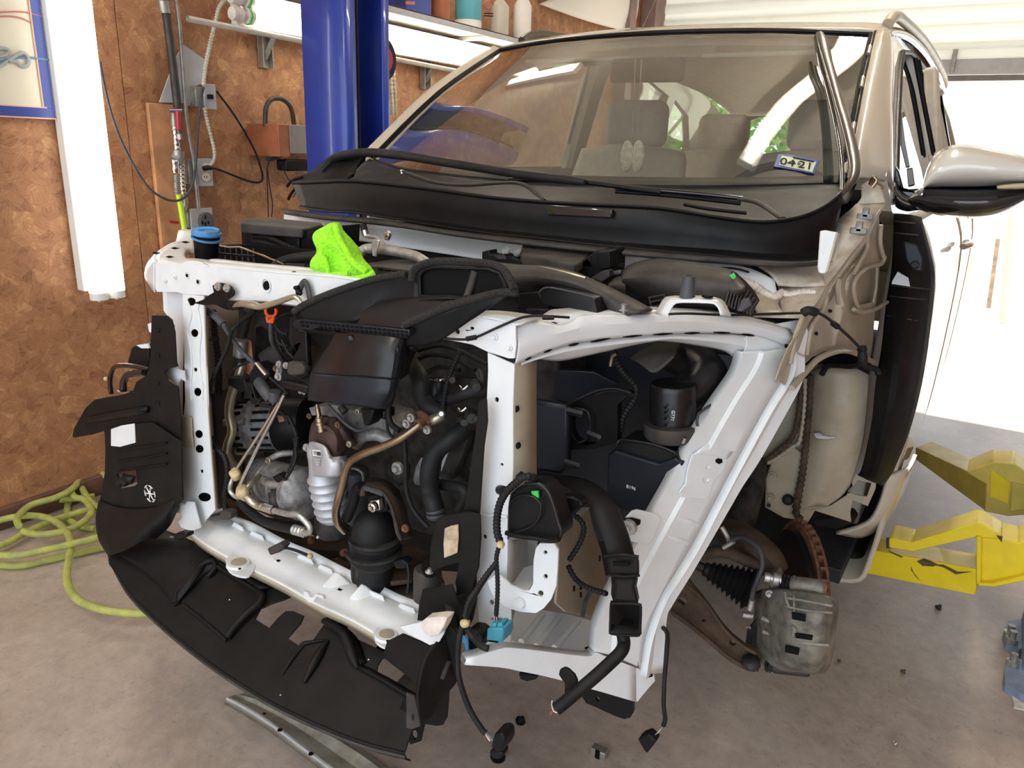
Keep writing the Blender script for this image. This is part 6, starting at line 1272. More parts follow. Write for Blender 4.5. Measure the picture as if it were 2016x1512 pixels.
# --- alternator
AL = empty('alternator', P_('E', 450, 950, 1.1), CAR); AL.location = P_('E', 450, 950, 1.1)-CAR.location
A_, B_ = P_('E', 235, 975, 1.09), P_('E', 700, 960, 1.15); k = pw(A_, 1)
bm = bmesh.new(); lathe(bm, A_, B_, [(0, .018), (.02, .035), (.05, k*44), (.12, k*50), (.25, k*51), (.26, k*47), (.34, k*47), (.35, k*52), (.6, k*53), (.8, k*50), (1, k*40)], 40); obj('housing', bm, 'cast', AL)
ax = (B_-A_).normalized(); u_ = ax.orthogonal().normalized(); v_ = ax.cross(u_); Lh = (B_-A_).length
for band, (t0, t1) in enumerate(((.08, .22), (.40, .62))):
    for j in range(20):
        a = 2*PI*j/20; d = u_*math.cos(a)+v_*math.sin(a)
        if (A_+d*.01-CAM).length > (A_-CAM).length+.004: continue
        s = ax.cross(d); r0 = k*50; w2 = .0032
        bm = bmesh.new(); R0 = Matrix((ax, s, d)).transposed()
        bbox(bm, A_+ax*Lh*(t0+t1)/2+d*r0, V((Lh*(t1-t0), w2*2, .012)), R0); obj('cooling_slot', bm, 'ink', AL, .001)
bm = bmesh.new(); lathe(bm, A_+ax*Lh*.62, B_+ax*.01, [(0, k*51), (.1, k*54), (.9, k*52), (1, k*40)], 36); obj('rear_cover', bm, 'black', AL)
for a in (.3, 1.9, 3.4, 5.1):
    d = u_*math.cos(a)+v_*math.sin(a); bm = bmesh.new(); lathe(bm, A_+ax*Lh*.02+d*k*50, A_+ax*Lh*.3+d*k*50, [(0, .008), (1, .008)], 12); obj('through_bolt', bm, 'cast', AL)
bolt(AL, 'E', 228, 965, 1.07, 7, 'cast')
pan('wiring_tail', 'copper' if 0 else 'rust', 'E', [(485, 900), (530, 910), (540, 940), (500, 950)], 1.04, .006, par=AL)
# --- compressor
CP = empty('ac_compressor', P_('F', 550, 380, 1.05), CAR); CP.location = P_('F', 550, 380, 1.05)-CAR.location
A_, B_ = P_('F', 355, 300, 1.06), P_('F', 700, 405, 1.04); k = pw(A_, 1)
bm = bmesh.new(); lathe(bm, A_, B_, [(0, k*16), (.04, k*30), (.12, k*38), (.3, k*40), (.32, k*37), (.34, k*41), (.55, k*42), (.57, k*38), (.6, k*43), (.9, k*44), (1, k*36)], 40); obj('body', bm, 'cast', CP)
for tt in (.1, .18, .26, .42, .5): 
    bm = bmesh.new(); c_ = A_.lerp(B_, tt); lathe(bm, c_, c_+(B_-A_).normalized()*.003, [(0, k*42), (1, k*42)], 40); obj('casting_rib', bm, 'cast', CP)
A2, B2 = P_('F', 640, 400, 1.01), P_('F', 705, 420, 1.0)
bm = bmesh.new(); lathe(bm, A2, B2, [(0, k*46), (.5, k*48), (.7, k*44), (1, k*26)], 40); obj('end_dome', bm, 'cast', CP)
tube('lug', CP, 'cast', 'F', [(430, 190, 1.0), (500, 150, 1.0), (590, 140, 1.02)], 6, 3, 10); bolt(CP, 'F', 432, 192, .99, 4.5)
tube('pipe_stub', CP, 'cast', 'F', [(400, 320, .99), (460, 350, .98), (520, 340, .98)], 9, 3, 12)
tube('pipe_stub', CP, 'castd', 'F', [(470, 400, .99), (480, 500, .98)], 12, 1, 14); pan('port_block', 'castd', 'F', [(440, 360), (540, 370), (530, 440), (450, 430)], .985, .03, par=CP)
tube('plug_wire', CP, 'rubber', 'F', [(600, 40, 1.0), (615, 160, .98), (580, 260, .97), (540, 320, .97)], 3, 5, 8)
pan('plug', 'black', 'F', [(455, 300), (490, 280), (530, 310), (540, 340), (480, 335)], .97, .02, par=CP)
# --- exhaust: manifold, heat shield, sensor
EX = empty('exhaust', P_('F', 840, 300, .98), CAR); EX.location = P_('F', 840, 300, .98)-CAR.location
sheet('manifold_cover', EX, 'manif', 'E', [
    [(725, 960, 1.0), (760, 925, .98), (830, 915, .96), (900, 930, .97), (955, 960, 1.0)],
    [(712, 1020, .99), (760, 1010, .955), (840, 1000, .935), (920, 1010, .95), (985, 1040, .99)],
    [(712, 1080, .98), (770, 1090, .95), (850, 1100, .93), (930, 1090, .95), (1000, 1080, .99)],
    [(760, 1090, .97), (800, 1130, .95), (860, 1180, .935), (900, 1175, .94), (940, 1130, .97)]], 5, 5, .006)
tube('manifold_rib', EX, 'manif', 'E', [(905, 950, .945), (925, 1010, .94), (960, 1060, .955), (1005, 1085, .975)], 6, 4, 10)
tube('manifold_rib', EX, 'manif', 'E', [(760, 990, .945), (800, 975, .93), (850, 1000, .925), (880, 1060, .92), (880, 1130, .925)], 4, 4, 10)
turn('oxygen_sensor', EX, 'steelw', 'E', (785, 1005, .93), (752, 825, .93), [(0, 9), (.1, 9), (.12, 8), (.22, 8), (.24, 10), (.34, 10), (.36, 8.5), (.5, 8.5), (.52, 7), (.6, 5), (.85, 5), (.87, 4), (1, 3)], 14)
bolt(EX, 'E', 965, 1090, .93, 4, 'steel'); bolt(EX, 'E', 890, 962, .93, 4, 'steelw'); bolt(EX, 'E', 700, 905, .96, 3.5, 'steelw'); bolt(EX, 'E', 1020, 875, .96, 3.5, 'steel')
q0, q1 = P_('F', 765, 85, .955), P_('F', 868, 580, .975); k = pw(q0, 1)
prof = [(0, 22), (.03, 24), (.08, 26), (.2, 27), (.3, 29), (.38, 32)]
for j in range(5):
    t = .41+j*.105; prof += [(t, 35), (t+.02, 37), (t+.045, 34), (t+.075, 33.5), (t+.095, 34.5)]
prof += [(.96, 31), (1, 24)]
bm = bmesh.new(); lathe(bm, q0, q1, [(t, r*k) for t, r in prof], 44); obj('heat_shield', bm, 'heat', EX)
ag2 = sheet('shield_top', EX, 'heat', 'F', [
    [(705, 70, .95), (730, 65, .93), (790, 85, .92), (820, 110, .92), (850, 165, .92), (900, 165, .92), (940, 160, .94)],
    [(700, 190, .95), (735, 190, .925), (790, 190, .91), (820, 195, .905), (860, 205, .905), (910, 210, .915), (965, 210, .95)],
    [(712, 290, .955), (745, 295, .925), (790, 300, .905), (820, 300, .90), (860, 300, .905), (920, 290, .92), (970, 280, .96)]], 4, 4, .003)
panel('label', EX, 'card', 'F', [(722, 118), (775, 125), (778, 165), (726, 158)], .912, .002)
panel('label_code', EX, 'dusty', 'F', [(750, 132), (772, 135), (773, 160), (751, 156)], .9095, .001)
for x_ in (730, 738, 744): tube('label_line', EX, 'ink', 'F', [(x_, 126, .9105), (x_+3, 152, .9105)], .5, 1, 4)
for y in (180, 198, 215): tube('vent_fold', EX, 'heat', 'F', [(735+(y-180)*.4, y, .905), (775-(y-180)*.2, y+5, .905)], 1.6, 1, 8)
turn('second_shield', EX, 'rubbergrey', 'F', (1000, 230, 1.02), (1010, 600, 1.02), [(0, 16), (.06, 27), (.3, 30), (.6, 29), (.9, 26), (1, 18)], 36)
tube('shield_rim', EX, 'cast', 'F', [(925, 260, .985), (990, 240, .98), (1050, 270, .985), (1062, 330, .99)], 3, 4, 8)
tube('shield_lug', EX, 'heat', 'F', [(890, 200, .92), (910, 215, .915)], 9, 1, 14)
bolt(EX, 'F', 683, 105, .96, 5, 'alu'); turn('exhaust_pipe', EX, 'castd', 'F', (850, 560, .99), (860, 680, .99), [(0, 33), (.5, 34), (1, 28)], 30)
# --- copper coloured pipe crossing
tube('coolant_pipe', EN, 'steelw', 'E', [(1455, 935, .94), (1400, 985, .93), (1300, 1055, .92), (1180, 1110, .915), (1060, 1155, .91), (975, 1205, .91), (942, 1270, .91), (920, 1360, .91), (893, 1460, .91), (878, 1540, .92), (890, 1610, .93), (940, 1665, .95)], 8.2, 6, 16)
tube('pipe_collar', EN, 'steelw', 'E', [(1420, 962, .93), (1450, 940, .94)], 11, 1, 16)
pan('pipe_flange', 'rust', 'E', [(1380, 880), (1440, 870), (1500, 920), (1510, 960), (1470, 980), (1400, 940)], .96, .008)
for x, y in ((1375, 915), (1345, 955), (1480, 995)): bolt(EN, 'E', x, y, .95, 5.5, 'alu')
tube('water_neck', EN, 'gold', 'E', [(1480, 940, .97), (1530, 925, .97), (1580, 900, .98)], 11, 3, 14)
turn('pivot_bolt', EN, 'alu', 'E', (1580, 890, .985), (1575, 890, .95), [(0, 7), (.5, 7), (.55, 5), (1, 4.5)], 16)
# cables at centre
tube('sensor_lead', EN, 'rubbergrey', 'E', [(820, 830, .93), (880, 890, .93), (950, 960, .94), (1020, 1000, .95), (1070, 990, .96)], 3.6, 5, 8)
for p, r in (([(1255, 760), (1225, 860), (1240, 950), (1300, 1000)], 6), ([(1215, 870), (1222, 1000), (1270, 1060)], 3), ([(1330, 1050), (1340, 1200), (1345, 1400), (1400, 1540), (1490, 1640)], 5)): tube('loom', EN, 'rubber', 'E', [(a, b, .96) for a, b in p], r, 5, 10)
pan('cylinder_head', 'cast', 'E', [(700, 850), (860, 830), (1000, 870), (1200, 930), (1260, 1000), (1240, 1080), (1100, 1060), (1000, 1060), (940, 970), (820, 900), (720, 900)], 1.0, .08, .006)
tube('head_casting', EN, 'cast', 'E', [(1010, 1090, 1.0), (1060, 1040, .99), (1150, 1030, .99), (1250, 1070, 1.0)], 12, 4, 12)
pan('coil', 'black', 'E', [(1035, 850), (1130, 855), (1110, 940), (1090, 975), (1060, 970)], .93, .03, .004); pan('coil', 'blacks', 'E', [(1140, 860), (1200, 865), (1200, 930), (1160, 925)], .96, .03, .004)
tube('exhaust_stud', EN, 'castd', 'E', [(910, 840, .95), (940, 880, .95)], 8, 1, 12)
# --- engine mount
MO = empty('engine_mount', P_('F', 1140, 700, .98), CAR); MO.location = P_('F', 1140, 700, .98)-CAR.location
turn('rubber_body', MO, 'rubber', 'F', (1130, 530, .97), (1140, 1010, .99), [(0, 14), (.04, 26), (.09, 34), (.16, 41), (.26, 44), (.34, 46), (.36, 50), (.40, 48), (.50, 49), (.56, 52), (.60, 50), (.66, 40), (.7, 34), (.9, 34), (1, 38)], 44)
turn('steel_ring', MO, 'castd', 'F', (1134, 692, .972), (1135, 712, .972), [(0, 51), (1, 51)], 44); turn('steel_ring', MO, 'castd', 'F', (1136, 782, .975), (1137, 800, .975), [(0, 54), (1, 53)], 44)
panel('top_bolt_plate', MO, 'chrome', 'F', [(1100, 455), (1160, 450), (1170, 520), (1110, 530)], .93, .012, bev=.002); bolt(MO, 'F', 1120, 500, .925, 6, 'chrome')
panel('top_block', MO, 'black', 'F', [(1080, 420), (1180, 410), (1215, 440), (1215, 530), (1170, 540), (1090, 530)], .945, .04, bev=.004)
strips('mount_arch', MO, 'rustpl', [[P_('F', *p) for p in r] for r in (
    [(1000, 420, 1.0), (1010, 370, 1.0), (1080, 325, 1.0), (1160, 318, 1.0), (1230, 345, 1.0), (1290, 410, 1.0), (1330, 500, 1.0), (1350, 600, 1.0), (1385, 700, 1.0)],
    [(1060, 425, .94), (1065, 380, .94), (1120, 372, .93), (1180, 400, .93), (1220, 440, .93), (1250, 500, .93), (1270, 580, .93), (1285, 660, .93), (1310, 715, .93)])], 4, .008)
tube('arch_edge', MO, 'castd', 'F', [(1055, 372, .93), (1120, 372, .925), (1185, 400, .925), (1225, 450, .925), (1255, 520, .925), (1275, 600, .925), (1310, 715, .925)], 3, 4, 8)
panel('clip_plate', MO, 'rubbergrey', 'F', [(1050, 365), (1080, 362), (1185, 408), (1185, 428), (1060, 385)], .922, .004, bev=.001)
pan('mount_arm', 'castd', 'F', [(1235, 290), (1250, 220), (1300, 200), (1335, 240), (1330, 330), (1300, 370), (1250, 330)], 1.0, .02, .005, par=MO); bolt(MO, 'F', 1285, 242, .99, 8, 'alu')
tube('vacuum_hose', MO, 'rubber', 'F', [(945, 575, .95), (990, 470, .95), (1010, 390, .95), (1050, 360, .95)], 11, 5, 14)
bolt(MO, 'F', 1335, 640, .93, 5, 'rust'); turn('base_stack', MO, 'castd', 'F', (1080, 850, 1.0), (1090, 960, 1.0), [(0, 30), (1, 34)], 24)
panel('base_plate', MO, 'rustpl', 'F', [(930, 800), (1010, 760), (1300, 840), (1400, 900), (1380, 980), (1250, 995), (1060, 930)], ('z', .63), .01, bev=.003, into=(0, 0, -1))
# --- hoses on the right
tube('radiator_hose', EN, 'rubber', 'E', [(1300, 520, 1.06), (1400, 590, 1.0), (1440, 680, .98), (1455, 780, .98), (1510, 850, .98), (1600, 880, .99)], 18, 6, 20)
tube('radiator_hose', EN, 'rubber', 'F', [(1720, -10, 1.0), (1640, 50, .98), (1550, 120, .97), (1500, 240, .96), (1500, 380, .96), (1525, 480, .95), (1545, 560, .95)], 19, 6, 20)
tube('hose_clamp', EN, 'rubbergrey', 'F', [(1535, 505, .95), (1545, 565, .95)], 19.5, 1, 20, ribs=(.012, .06))
tube('bypass_hose', EN, 'rubber', 'E', [(1560, 800, 1.0), (1660, 775, 1.0), (1750, 745, 1.0), (1880, 730, 1.02)], 15, 4, 18)
for x, y in ((1725, 715), (1715, 860)): tube('spring_clamp', EN, 'chrome', 'E', [(x-28, y-5, .96), (x-5, y+12, .955), (x+25, y-10, .96)], 2.6, 3, 8)
tube('return_hose', EN, 'rubber', 'F', [(1560, 350, 1.0), (1640, 360, .98), (1720, 380, .97), (1735, 440, .97), (1690, 510, .97)], 11, 5, 14)
pan('belt_cover', 'greyplate', 'E', [(1570, 1280), (1580, 1160), (1610, 1090), (1640, 1050), (1650, 1050), (1620, 1150), (1590, 1240)], 1.04, .01)
pan('case_plate', 'cast', 'F', [(1385, 320), (1400, 240), (1440, 170), (1450, 180), (1440, 360), (1400, 350)], 1.02, .01)
pan('drive_cover', 'castd', 'E', [(1560, 1300), (1640, 1100), (1700, 1010), (1760, 1020), (1720, 1150), (1640, 1330), (1600, 1340)], 1.02, .02)
turn('filter_canister', EN, 'bluebk', 'E', (1560, 660, 1.05), (1560, 770, 1.05), [(0, 17), (.1, 19), (.95, 19), (1, 16)], 24); tube('canister_rim', EN, 'chrome', 'E', [(1505, 655, 1.03), (1560, 668, 1.015), (1615, 655, 1.03)], 3, 4, 8)
for x, y, r in ((1800, 680, 12), (1640, 640, 9), (1770, 880, 14), (1720, 920, 10), (1800, 900, 8)): turn('fitting', EN, 'castd', 'E', (x, y, 1.02), (x+8, y+r*3, .99), [(0, r*.7), (.5, r), (1, r*.7)], 14)
for x, y in ((1840, 660), (1855, 640)): tube('fluid_line', EN, 'rubbergrey', 'E', [(x-30, y-40, 1.05), (x-10, y, 1.04), (x-12, y+70, 1.03)], 4, 3, 10)
pan('side_case', 'castd', 'E', [(1660, 900), (1800, 940), (1840, 1000), (1800, 1300), (1740, 1500), (1650, 1450), (1600, 1330), (1680, 1150)], 1.06, .05, .006)
for x, y in ((1690, 1185), (1700, 1300), (1775, 1250), (1580, 1310), (1740, 1340)): bolt(EN, 'E', x, y, 1.04, 4, 'castd')
for p in ([(1400, 540), (1500, 500), (1650, 520), (1800, 600)], [(1420, 470), (1600, 440), (1880, 560)], [(1480, 620), (1560, 580), (1700, 600)], [(1600, 700), (1700, 640), (1850, 650)]): tube('vacuum_line', EN, 'rubber', 'E', [(a, b, 1.05) for a, b in p], 4.5, 4, 8)
# small parts between scoop and pillar
for x, y, r, m in ((500, 640, 7, 'alu'), (505, 600, 6, 'cast'), (500, 560, 5, 'alu'), (545, 570, 5, 'alu'), (480, 590, 5, 'steelw'), (640, 745, 3, 'alu'), (665, 752, 3, 'alu')): bolt(EN, 'E', x, y, .96, r*.8, m)
pan('valve_body', 'black', 'E', [(420, 290), (540, 220), (590, 240), (580, 380), (600, 450), (560, 520), (520, 500), (490, 420), (470, 330)], 1.02, .06, .006)
pan('valve_body', 'dusty', 'E', [(350, 500), (430, 440), (500, 470), (520, 560), (480, 620), (400, 600)], 1.05, .05, .006); pan('bracket', 'blackm', 'E', [(520, 600), (690, 680), (710, 740), (690, 760), (560, 720), (500, 690)], .95, .02, .004)
pan('duct_bracket', 'castd', 'E', [(320, 250), (400, 220), (480, 300), (420, 330), (350, 290)], 1.05, .01)
for p in ([(470, 300), (510, 350), (560, 360)], [(480, 340), (500, 420), (560, 440)], [(520, 400), (560, 480), (600, 520)], [(160, 640), (210, 590), (300, 545), (330, 545)], [(440, 650), (500, 700), (560, 760)]): tube('thin_wire', EN, 'rubber', 'E', [(a, b, .98) for a, b in p], 2.6, 5, 8)
for p in ([(560, 900), (600, 980), (620, 1060), (600, 1180), (560, 1300)], [(380, 830), (470, 850), (540, 900), (560, 960)]): tube('alternator_loom', EN, 'rubber', 'E', [(a, b, .99) for a, b in p], 4, 5, 8)
pan('throttle_cable_clip', 'blackm', 'E', [(600, 1040), (625, 1045), (620, 1070), (595, 1062)], .98, .006)

# ================================================================ HEADLAMP BAY
HBY = empty('headlamp_bay', P_('G', 1100, 1100, 1.3), CAR); HBY.location = P_('G', 1100, 1100, 1.3)-CAR.location
def hp_(name, m, f, pts, Y, t=.01, bev=.002, holes=(), into=None): return panel(name, HBY, m, f, pts, Y, t, holes, bev, into=into)
hp_('bay_lining', 'bluebk', 'G', [(450, 640), (1300, 560), (1950, 600), (1900, 1500), (1500, 1900), (500, 1900)], 1.42, .01, 0)
hp_('bay_lining', 'bluebk', 'G', [(500, 760), (900, 780), (1060, 860), (740, 980), (540, 950)], 1.30, .02)
hp_('shroud', 'bluebk', 'G', [(450, 960), (730, 1000), (725, 1440), (690, 1465), (450, 1420)], 1.12, .02, .008)
hp_('shroud_wing', 'black', 'G', [(725, 990), (920, 920), (1000, 900), (1150, 920), (1060, 1000), (1060, 1250), (900, 1290), (730, 1300)], 1.16, .02, .004, holes=[(812, 1130, 62, 112)])
tube('shroud_rim', HBY, 'black', 'G', [(740, 985, 1.11), (800, 960, 1.11), (920, 905, 1.12), (1040, 890, 1.13), (1150, 920, 1.14)], 4, 4, 10)
tube('hole_rim', HBY, 'blacks', 'G', [(770, 1020, 1.15), (860, 1040, 1.15), (880, 1130, 1.15), (860, 1220, 1.15), (790, 1250, 1.15)], 2.6, 5, 8)
for p in ([(735, 1030), (820, 1050)], [(720, 1370), (800, 1395)], [(870, 1180), (940, 1210)]): 
    tube('locating_peg', HBY, 'rubbergrey', 'G', [(a, b, 1.10-.02*i) for i, (a, b) in enumerate(p)], 4.5, 1, 10); tube('peg_fin', HBY, 'blacks', 'G', [(a-5, b+22, 1.10-.02*i) for i, (a, b) in enumerate(p)], 3.5, 1, 4)
tube('harness', HBY, 'rubber', 'G', [(1035, 650, 1.22), (1060, 720, 1.20), (1110, 800, 1.19), (1180, 880, 1.18), (1175, 950, 1.18), (1120, 1040, 1.18), (1090, 1100, 1.18), (1078, 1180, 1.18)], 6.5, 5, 12, ribs=(.007, .3))
tube('harness_tip', HBY, 'steelw', 'G', [(1015, 740, 1.2), (1030, 680, 1.2), (1060, 665, 1.2)], 5, 3, 8)
tube('harness', HBY, 'rubber', 'G', [(920, 930, 1.13), (980, 900, 1.13), (1080, 905, 1.14), (1170, 940, 1.16)], 5, 4, 10)
# intake tube
IT = empty('intake_tube', P_('G', 1430, 1000, 1.25), CAR); IT.location = P_('G', 1430, 1000, 1.25)-CAR.location
tube('elbow', IT, 'blacks', 'G', [(1430, 640, 1.34, 1.0), (1560, 700, 1.32, 1.08), (1640, 790, 1.30, 1.08), (1560, 900, 1.27, 1.0), (1450, 960, 1.24, .93)], 42, 6, 28)
turn('sleeve', IT, 'blacks', 'G', (1432, 855, 1.22), (1420, 1190, 1.22), [(0, 43), (.03, 45), (.1, 46), (.85, 44), (1, 46)], 40)
turn('collar', IT, 'dusty', 'G', (1420, 1120, 1.21), (1418, 1215, 1.21), [(0, 52), (.15, 55), (.8, 54), (1, 50)], 40)
tube('collar_screw', IT, 'chrome', 'G', [(1490, 1250, 1.14), (1505, 1215, 1.14)], 4, 1, 8)
for y in (1015, 1050, 1090, 1135): panel('embossed_mark', IT, 'ink', 'G', circ(1375, y, 11, 9), 1.168, .003)
text('part_mark', IT, 'card', 'GT71', P_('G', 1426, 1070, 1.165), (0, 0, -1), (1, 0, 0), .008)
sheet('rubber_flap', IT, 'dusty', 'G', [[(1150, 695, 1.22), (1220, 640, 1.24), (1340, 590, 1.28), (1480, 590, 1.28)], [(1200, 720, 1.19), (1260, 690, 1.20), (1340, 650, 1.22), (1450, 640, 1.22)], [(1275, 780, 1.18), (1310, 785, 1.18), (1360, 750, 1.18), (1430, 680, 1.19)]], 4, 4, .004)
hp_('rear_duct', 'black', 'G', [(1480, 600), (1860, 660), (1890, 700), (1800, 860), (1700, 780), (1560, 640)], 1.30, .05, .01)
tube('duct_strap', HBY, 'rubbergrey', 'G', [(1590, 1140, 1.18), (1595, 1060, 1.19), (1700, 985, 1.24), (1740, 960, 1.26)], 3, 2, 6)
# reservoir
RS = empty('reservoir', P_('H', 1220, 300, 1.2), CAR); RS.location = P_('H', 1220, 300, 1.2)-CAR.location
panel('tank', RS, 'bluebk', 'H', [(995, 150), (1040, 122), (1330, 210), (1345, 205), (1440, 170), (1500, 200), (1330, 520), (1290, 560), (1100, 520), (985, 460)], 1.16, .12, bev=.012, seg=4, into=(0, 1, 0))
panel('tank_top', RS, 'blacks', 'H', [(1040, 128), (1060, 75), (1100, 48), (1300, 70), (1450, 130), (1475, 170), (1345, 212), (1180, 170)], 1.17, .06, bev=.008, seg=3)
text('part_mark', RS, 'card', 'B196', P_('H', 1150, 370, 1.155), (1, 0, -.03), (0, 0, 1), .009)
tube('tank_seam', RS, 'blacks', 'H', [(1050, 110, 1.15), (1070, 60, 1.16), (1130, 55, 1.16), (1300, 85, 1.16), (1440, 140, 1.16), (1470, 190, 1.15)], 3, 4, 8)
# duct coming down through the frame
DU = empty('brake_duct', P_('H', 1000, 600, .95), CAR); DU.location = P_('H', 1000, 600, .95)-CAR.location
du = [(540, 310, 1.14, .62), (640, 320, 1.10, .8), (760, 340, 1.05, .9), (880, 400, 1.0, 1), (970, 500, .97, 1.05), (1020, 610, .955, 1.05), (1060, 720, .945, 1.05), (1092, 835, .94, 1.05)]
tube('upper_duct', DU, 'blackm', 'H', du, 27, 6, 8, flat=.55)
def quadtube(name, par, m, f, secs, t=0, bev=.004, cap=True):
    """secs: list of 4-corner (x, y, Y) sections"""
    bm = bmesh.new(); R = [[bm.verts.new(P_(f, *c)) for c in s] for s in secs]
    for a, b in zip(R, R[1:]):
        for i in range(4): bm.faces.new((a[i], a[(i+1) % 4], b[(i+1) % 4], b[i]))
    if cap: bm.faces.new(R[0]); bm.faces.new(R[-1][::-1])
    return obj(name, bm, m, par, bev, solid=t)
quadtube('coupling', DU, 'blackm', 'H', [[(985, 820, .92), (1195, 820, .92), (1205, 835, .98), (985, 835, .98)], [(1012, 950, .915), (1205, 955, .915), (1205, 950, .98), (1010, 945, .98)]])
tube('coupling_rim', DU, 'blackm', 'H', [(975, 822, .915), (1090, 812, .912), (1200, 828, .915)], 3.5, 3, 8); tube('coupling_rim', DU, 'blackm', 'H', [(1010, 948, .91), (1110, 958, .908), (1206, 950, .91)], 3, 3, 8)
panel('coupling_slot', DU, 'ink', 'H', [(1030, 862), (1135, 868), (1132, 892), (1032, 886)], .908, .004)
quadtube('lower_duct', DU, 'blackm', 'H', [[(1015, 945, .915), (1200, 950, .915), (1200, 945, .98), (1015, 940, .98)], [(1035, 1020, .905), (1170, 1020, .905), (1190, 1015, .97), (1020, 1010, .97)], [(1022, 1130, .89), (1205, 1150, .89), (1210, 1120, .96), (1015, 1100, .96)]], bev=.006)
quadtube('duct_mouth', DU, 'black', 'H', [[(1020, 1120, .89), (1206, 1145, .89), (1212, 1300, .87), (1010, 1270, .87)], [(1020, 1140, .872), (1212, 1145, .872), (1215, 1340, .86), (1012, 1335, .86)]], t=.003, bev=.002, cap=False)
panel('mouth_shade', DU, 'ink', 'H', [(1025, 1145), (1205, 1150), (1205, 1335), (1022, 1330)], .895, .003)  # black sheet paints the dark interior of the duct
tube('mouth_rim', DU, 'blackm', 'H', [(1015, 1240, .862), (1018, 1150, .862), (1030, 1137, .862), (1120, 1136, .862), (1200, 1142, .862), (1214, 1160, .862), (1212, 1260, .862), (1205, 1335, .862), (1190, 1348, .862), (1100, 1345, .862), (1022, 1335, .862), (1012, 1320, .862), (1015, 1240, .862)], 3, 2, 8)
quadtube('mouth_floor', DU, 'blackm', 'H', [[(1030, 1320, .868), (1195, 1330, .868), (1195, 1342, .87), (1030, 1338, .87)], [(1085, 1245, .892), (1150, 1245, .892), (1150, 1250, .894), (1085, 1250, .894)]], bev=.001)
tube('drain_tube', DU, 'blackm', 'L', [(1430, 330, .885), (1440, 390, .88), (1425, 440, .87), (1370, 500, .86), (1250, 610, .84), (1120, 720, .82), (1050, 780, .81), (990, 828, .80)], 13, 5, 14)
panel('tube_wing', DU, 'blackm', 'L', [(1005, 600), (1012, 568), (1040, 555), (1070, 568), (1110, 605), (1130, 650), (1100, 700), (1060, 730), (1042, 720), (1045, 660)], .83, .006, bev=.002)
tube('drain_tip', DU, 'foamw', 'L', [(965, 770, .80), (962, 800, .80), (975, 840, .80), (1000, 850, .80)], 1.2, 4, 6); panel('drain_tip_edge', DU, 'rust', 'L', [(950, 840), (975, 835), (960, 865), (948, 868)], .80, .003)
for p in ((1000, 410), (1035, 520), (1050, 560)): pass
# horn
HN = empty('horn', P_('H', 510, 540, .87), CAR); HN.location = P_('H', 510, 540, .87)-CAR.location
panel('horn_body', HN, 'black', 'H', [(335, 470), (350, 410), (395, 368), (450, 345), (530, 345), (585, 375), (625, 440), (650, 530), (672, 600), (690, 655), (685, 690), (668, 712), (560, 706), (440, 690), (330, 665), (332, 560)], .875, .04, bev=.012, seg=5)
tube('horn_edge', HN, 'blacks', 'H', [(455, 343, .872), (540, 345, .872), (600, 392, .872), (640, 490, .872), (668, 590, .872), (690, 660, .872), (672, 712, .872)], 4.5, 4, 10)
tube('horn_spiral', HN, 'blacks', 'H', [(350, 470, .872), (400, 430, .870), (460, 420, .868), (520, 440, .868), (555, 490, .868), (540, 570, .868), (490, 625, .868), (420, 655, .870), (360, 668, .872)], 2.5, 6, 8)
tube('horn_lip', HN, 'black', 'H', [(325, 668, .868), (400, 690, .865), (520, 705, .865), (620, 722, .865), (672, 712, .865)], 5, 4, 10)
panel('paint_dab', HN, 'green', 'H', [(490, 395), (535, 392), (538, 440), (520, 428), (495, 412)], .868, .003)
# front harness
tube('front_harness', CAR, 'rubber', 'H', [(522, 325, .89), (500, 300, .87), (440, 300, .86), (380, 345, .86), (325, 400, .86), (285, 470, .86), (265, 560, .86), (264, 660, .86), (285, 730, .86)], 7.5, 5, 12, ribs=(.006, .18))
tube('grommet', CAR, 'black', 'H', [(285, 385, .90), (305, 390, .87)], 10, 1, 14); tube('clip', CAR, 'black', 'H', [(400, 300, .87), (430, 275, .87)], 5, 1, 8)
def wrap(par, f, x, y, Y, r):
    q = P_(f, x, y, Y); bm = bmesh.new(); bmesh.ops.create_icosphere(bm, subdivisions=3, radius=pw(q, r), matrix=Matrix.Translation(q))
    for v in bm.verts: v.co += (v.co-q)*.4*noise.noise(v.co*120)
    return obj('foam_wrap', bm, 'foamy', par)
wrap(CAR, 'H', 288, 748, .855, 8)
tube('front_harness', CAR, 'rubber', 'H', [(275, 765, .86), (260, 830, .86), (262, 890, .86), (268, 1000, .86), (266, 1100, .86), (258, 1215, .86)], 4.6, 4, 10, ribs=(.006, .18))
tube('front_harness', CAR, 'rubber', 'H', [(258, 870, .86), (200, 940, .85), (130, 1040, .84), (75, 1130, .83), (50, 1230, .82)], 5.5, 5, 10, ribs=(.006, .18)); tube('front_harness', CAR, 'rubber', 'H', [(250, 880, .86), (180, 980, .855), (120, 1080, .845), (80, 1180, .83), (60, 1240, .82)], 5, 5, 10)
for dx, m in ((0, 'coral'), (10, 'rubber'), (-10, 'rubber')): tube('connector_wire', CAR, m, 'H', [(262+dx*.5, 1215, .86), (262+dx, 1275, .86)], 1.2, 1, 6)
BC = empty('blue_connector', P_('H', 245, 1340, .85), CAR); BC.location = P_('H', 245, 1340, .85)-CAR.location
panel('housing', BC, 'connblue', 'H', [(195, 1305), (225, 1300), (300, 1300), (304, 1330), (298, 1395), (280, 1400), (205, 1385), (190, 1380)], .845, .03, bev=.003); 
for x in (238, 278): panel('latch_tower', BC, 'connblue', 'H', [(x-16, 1268), (x+18, 1268), (x+18, 1312), (x-14, 1312)], .85, .02, bev=.002)
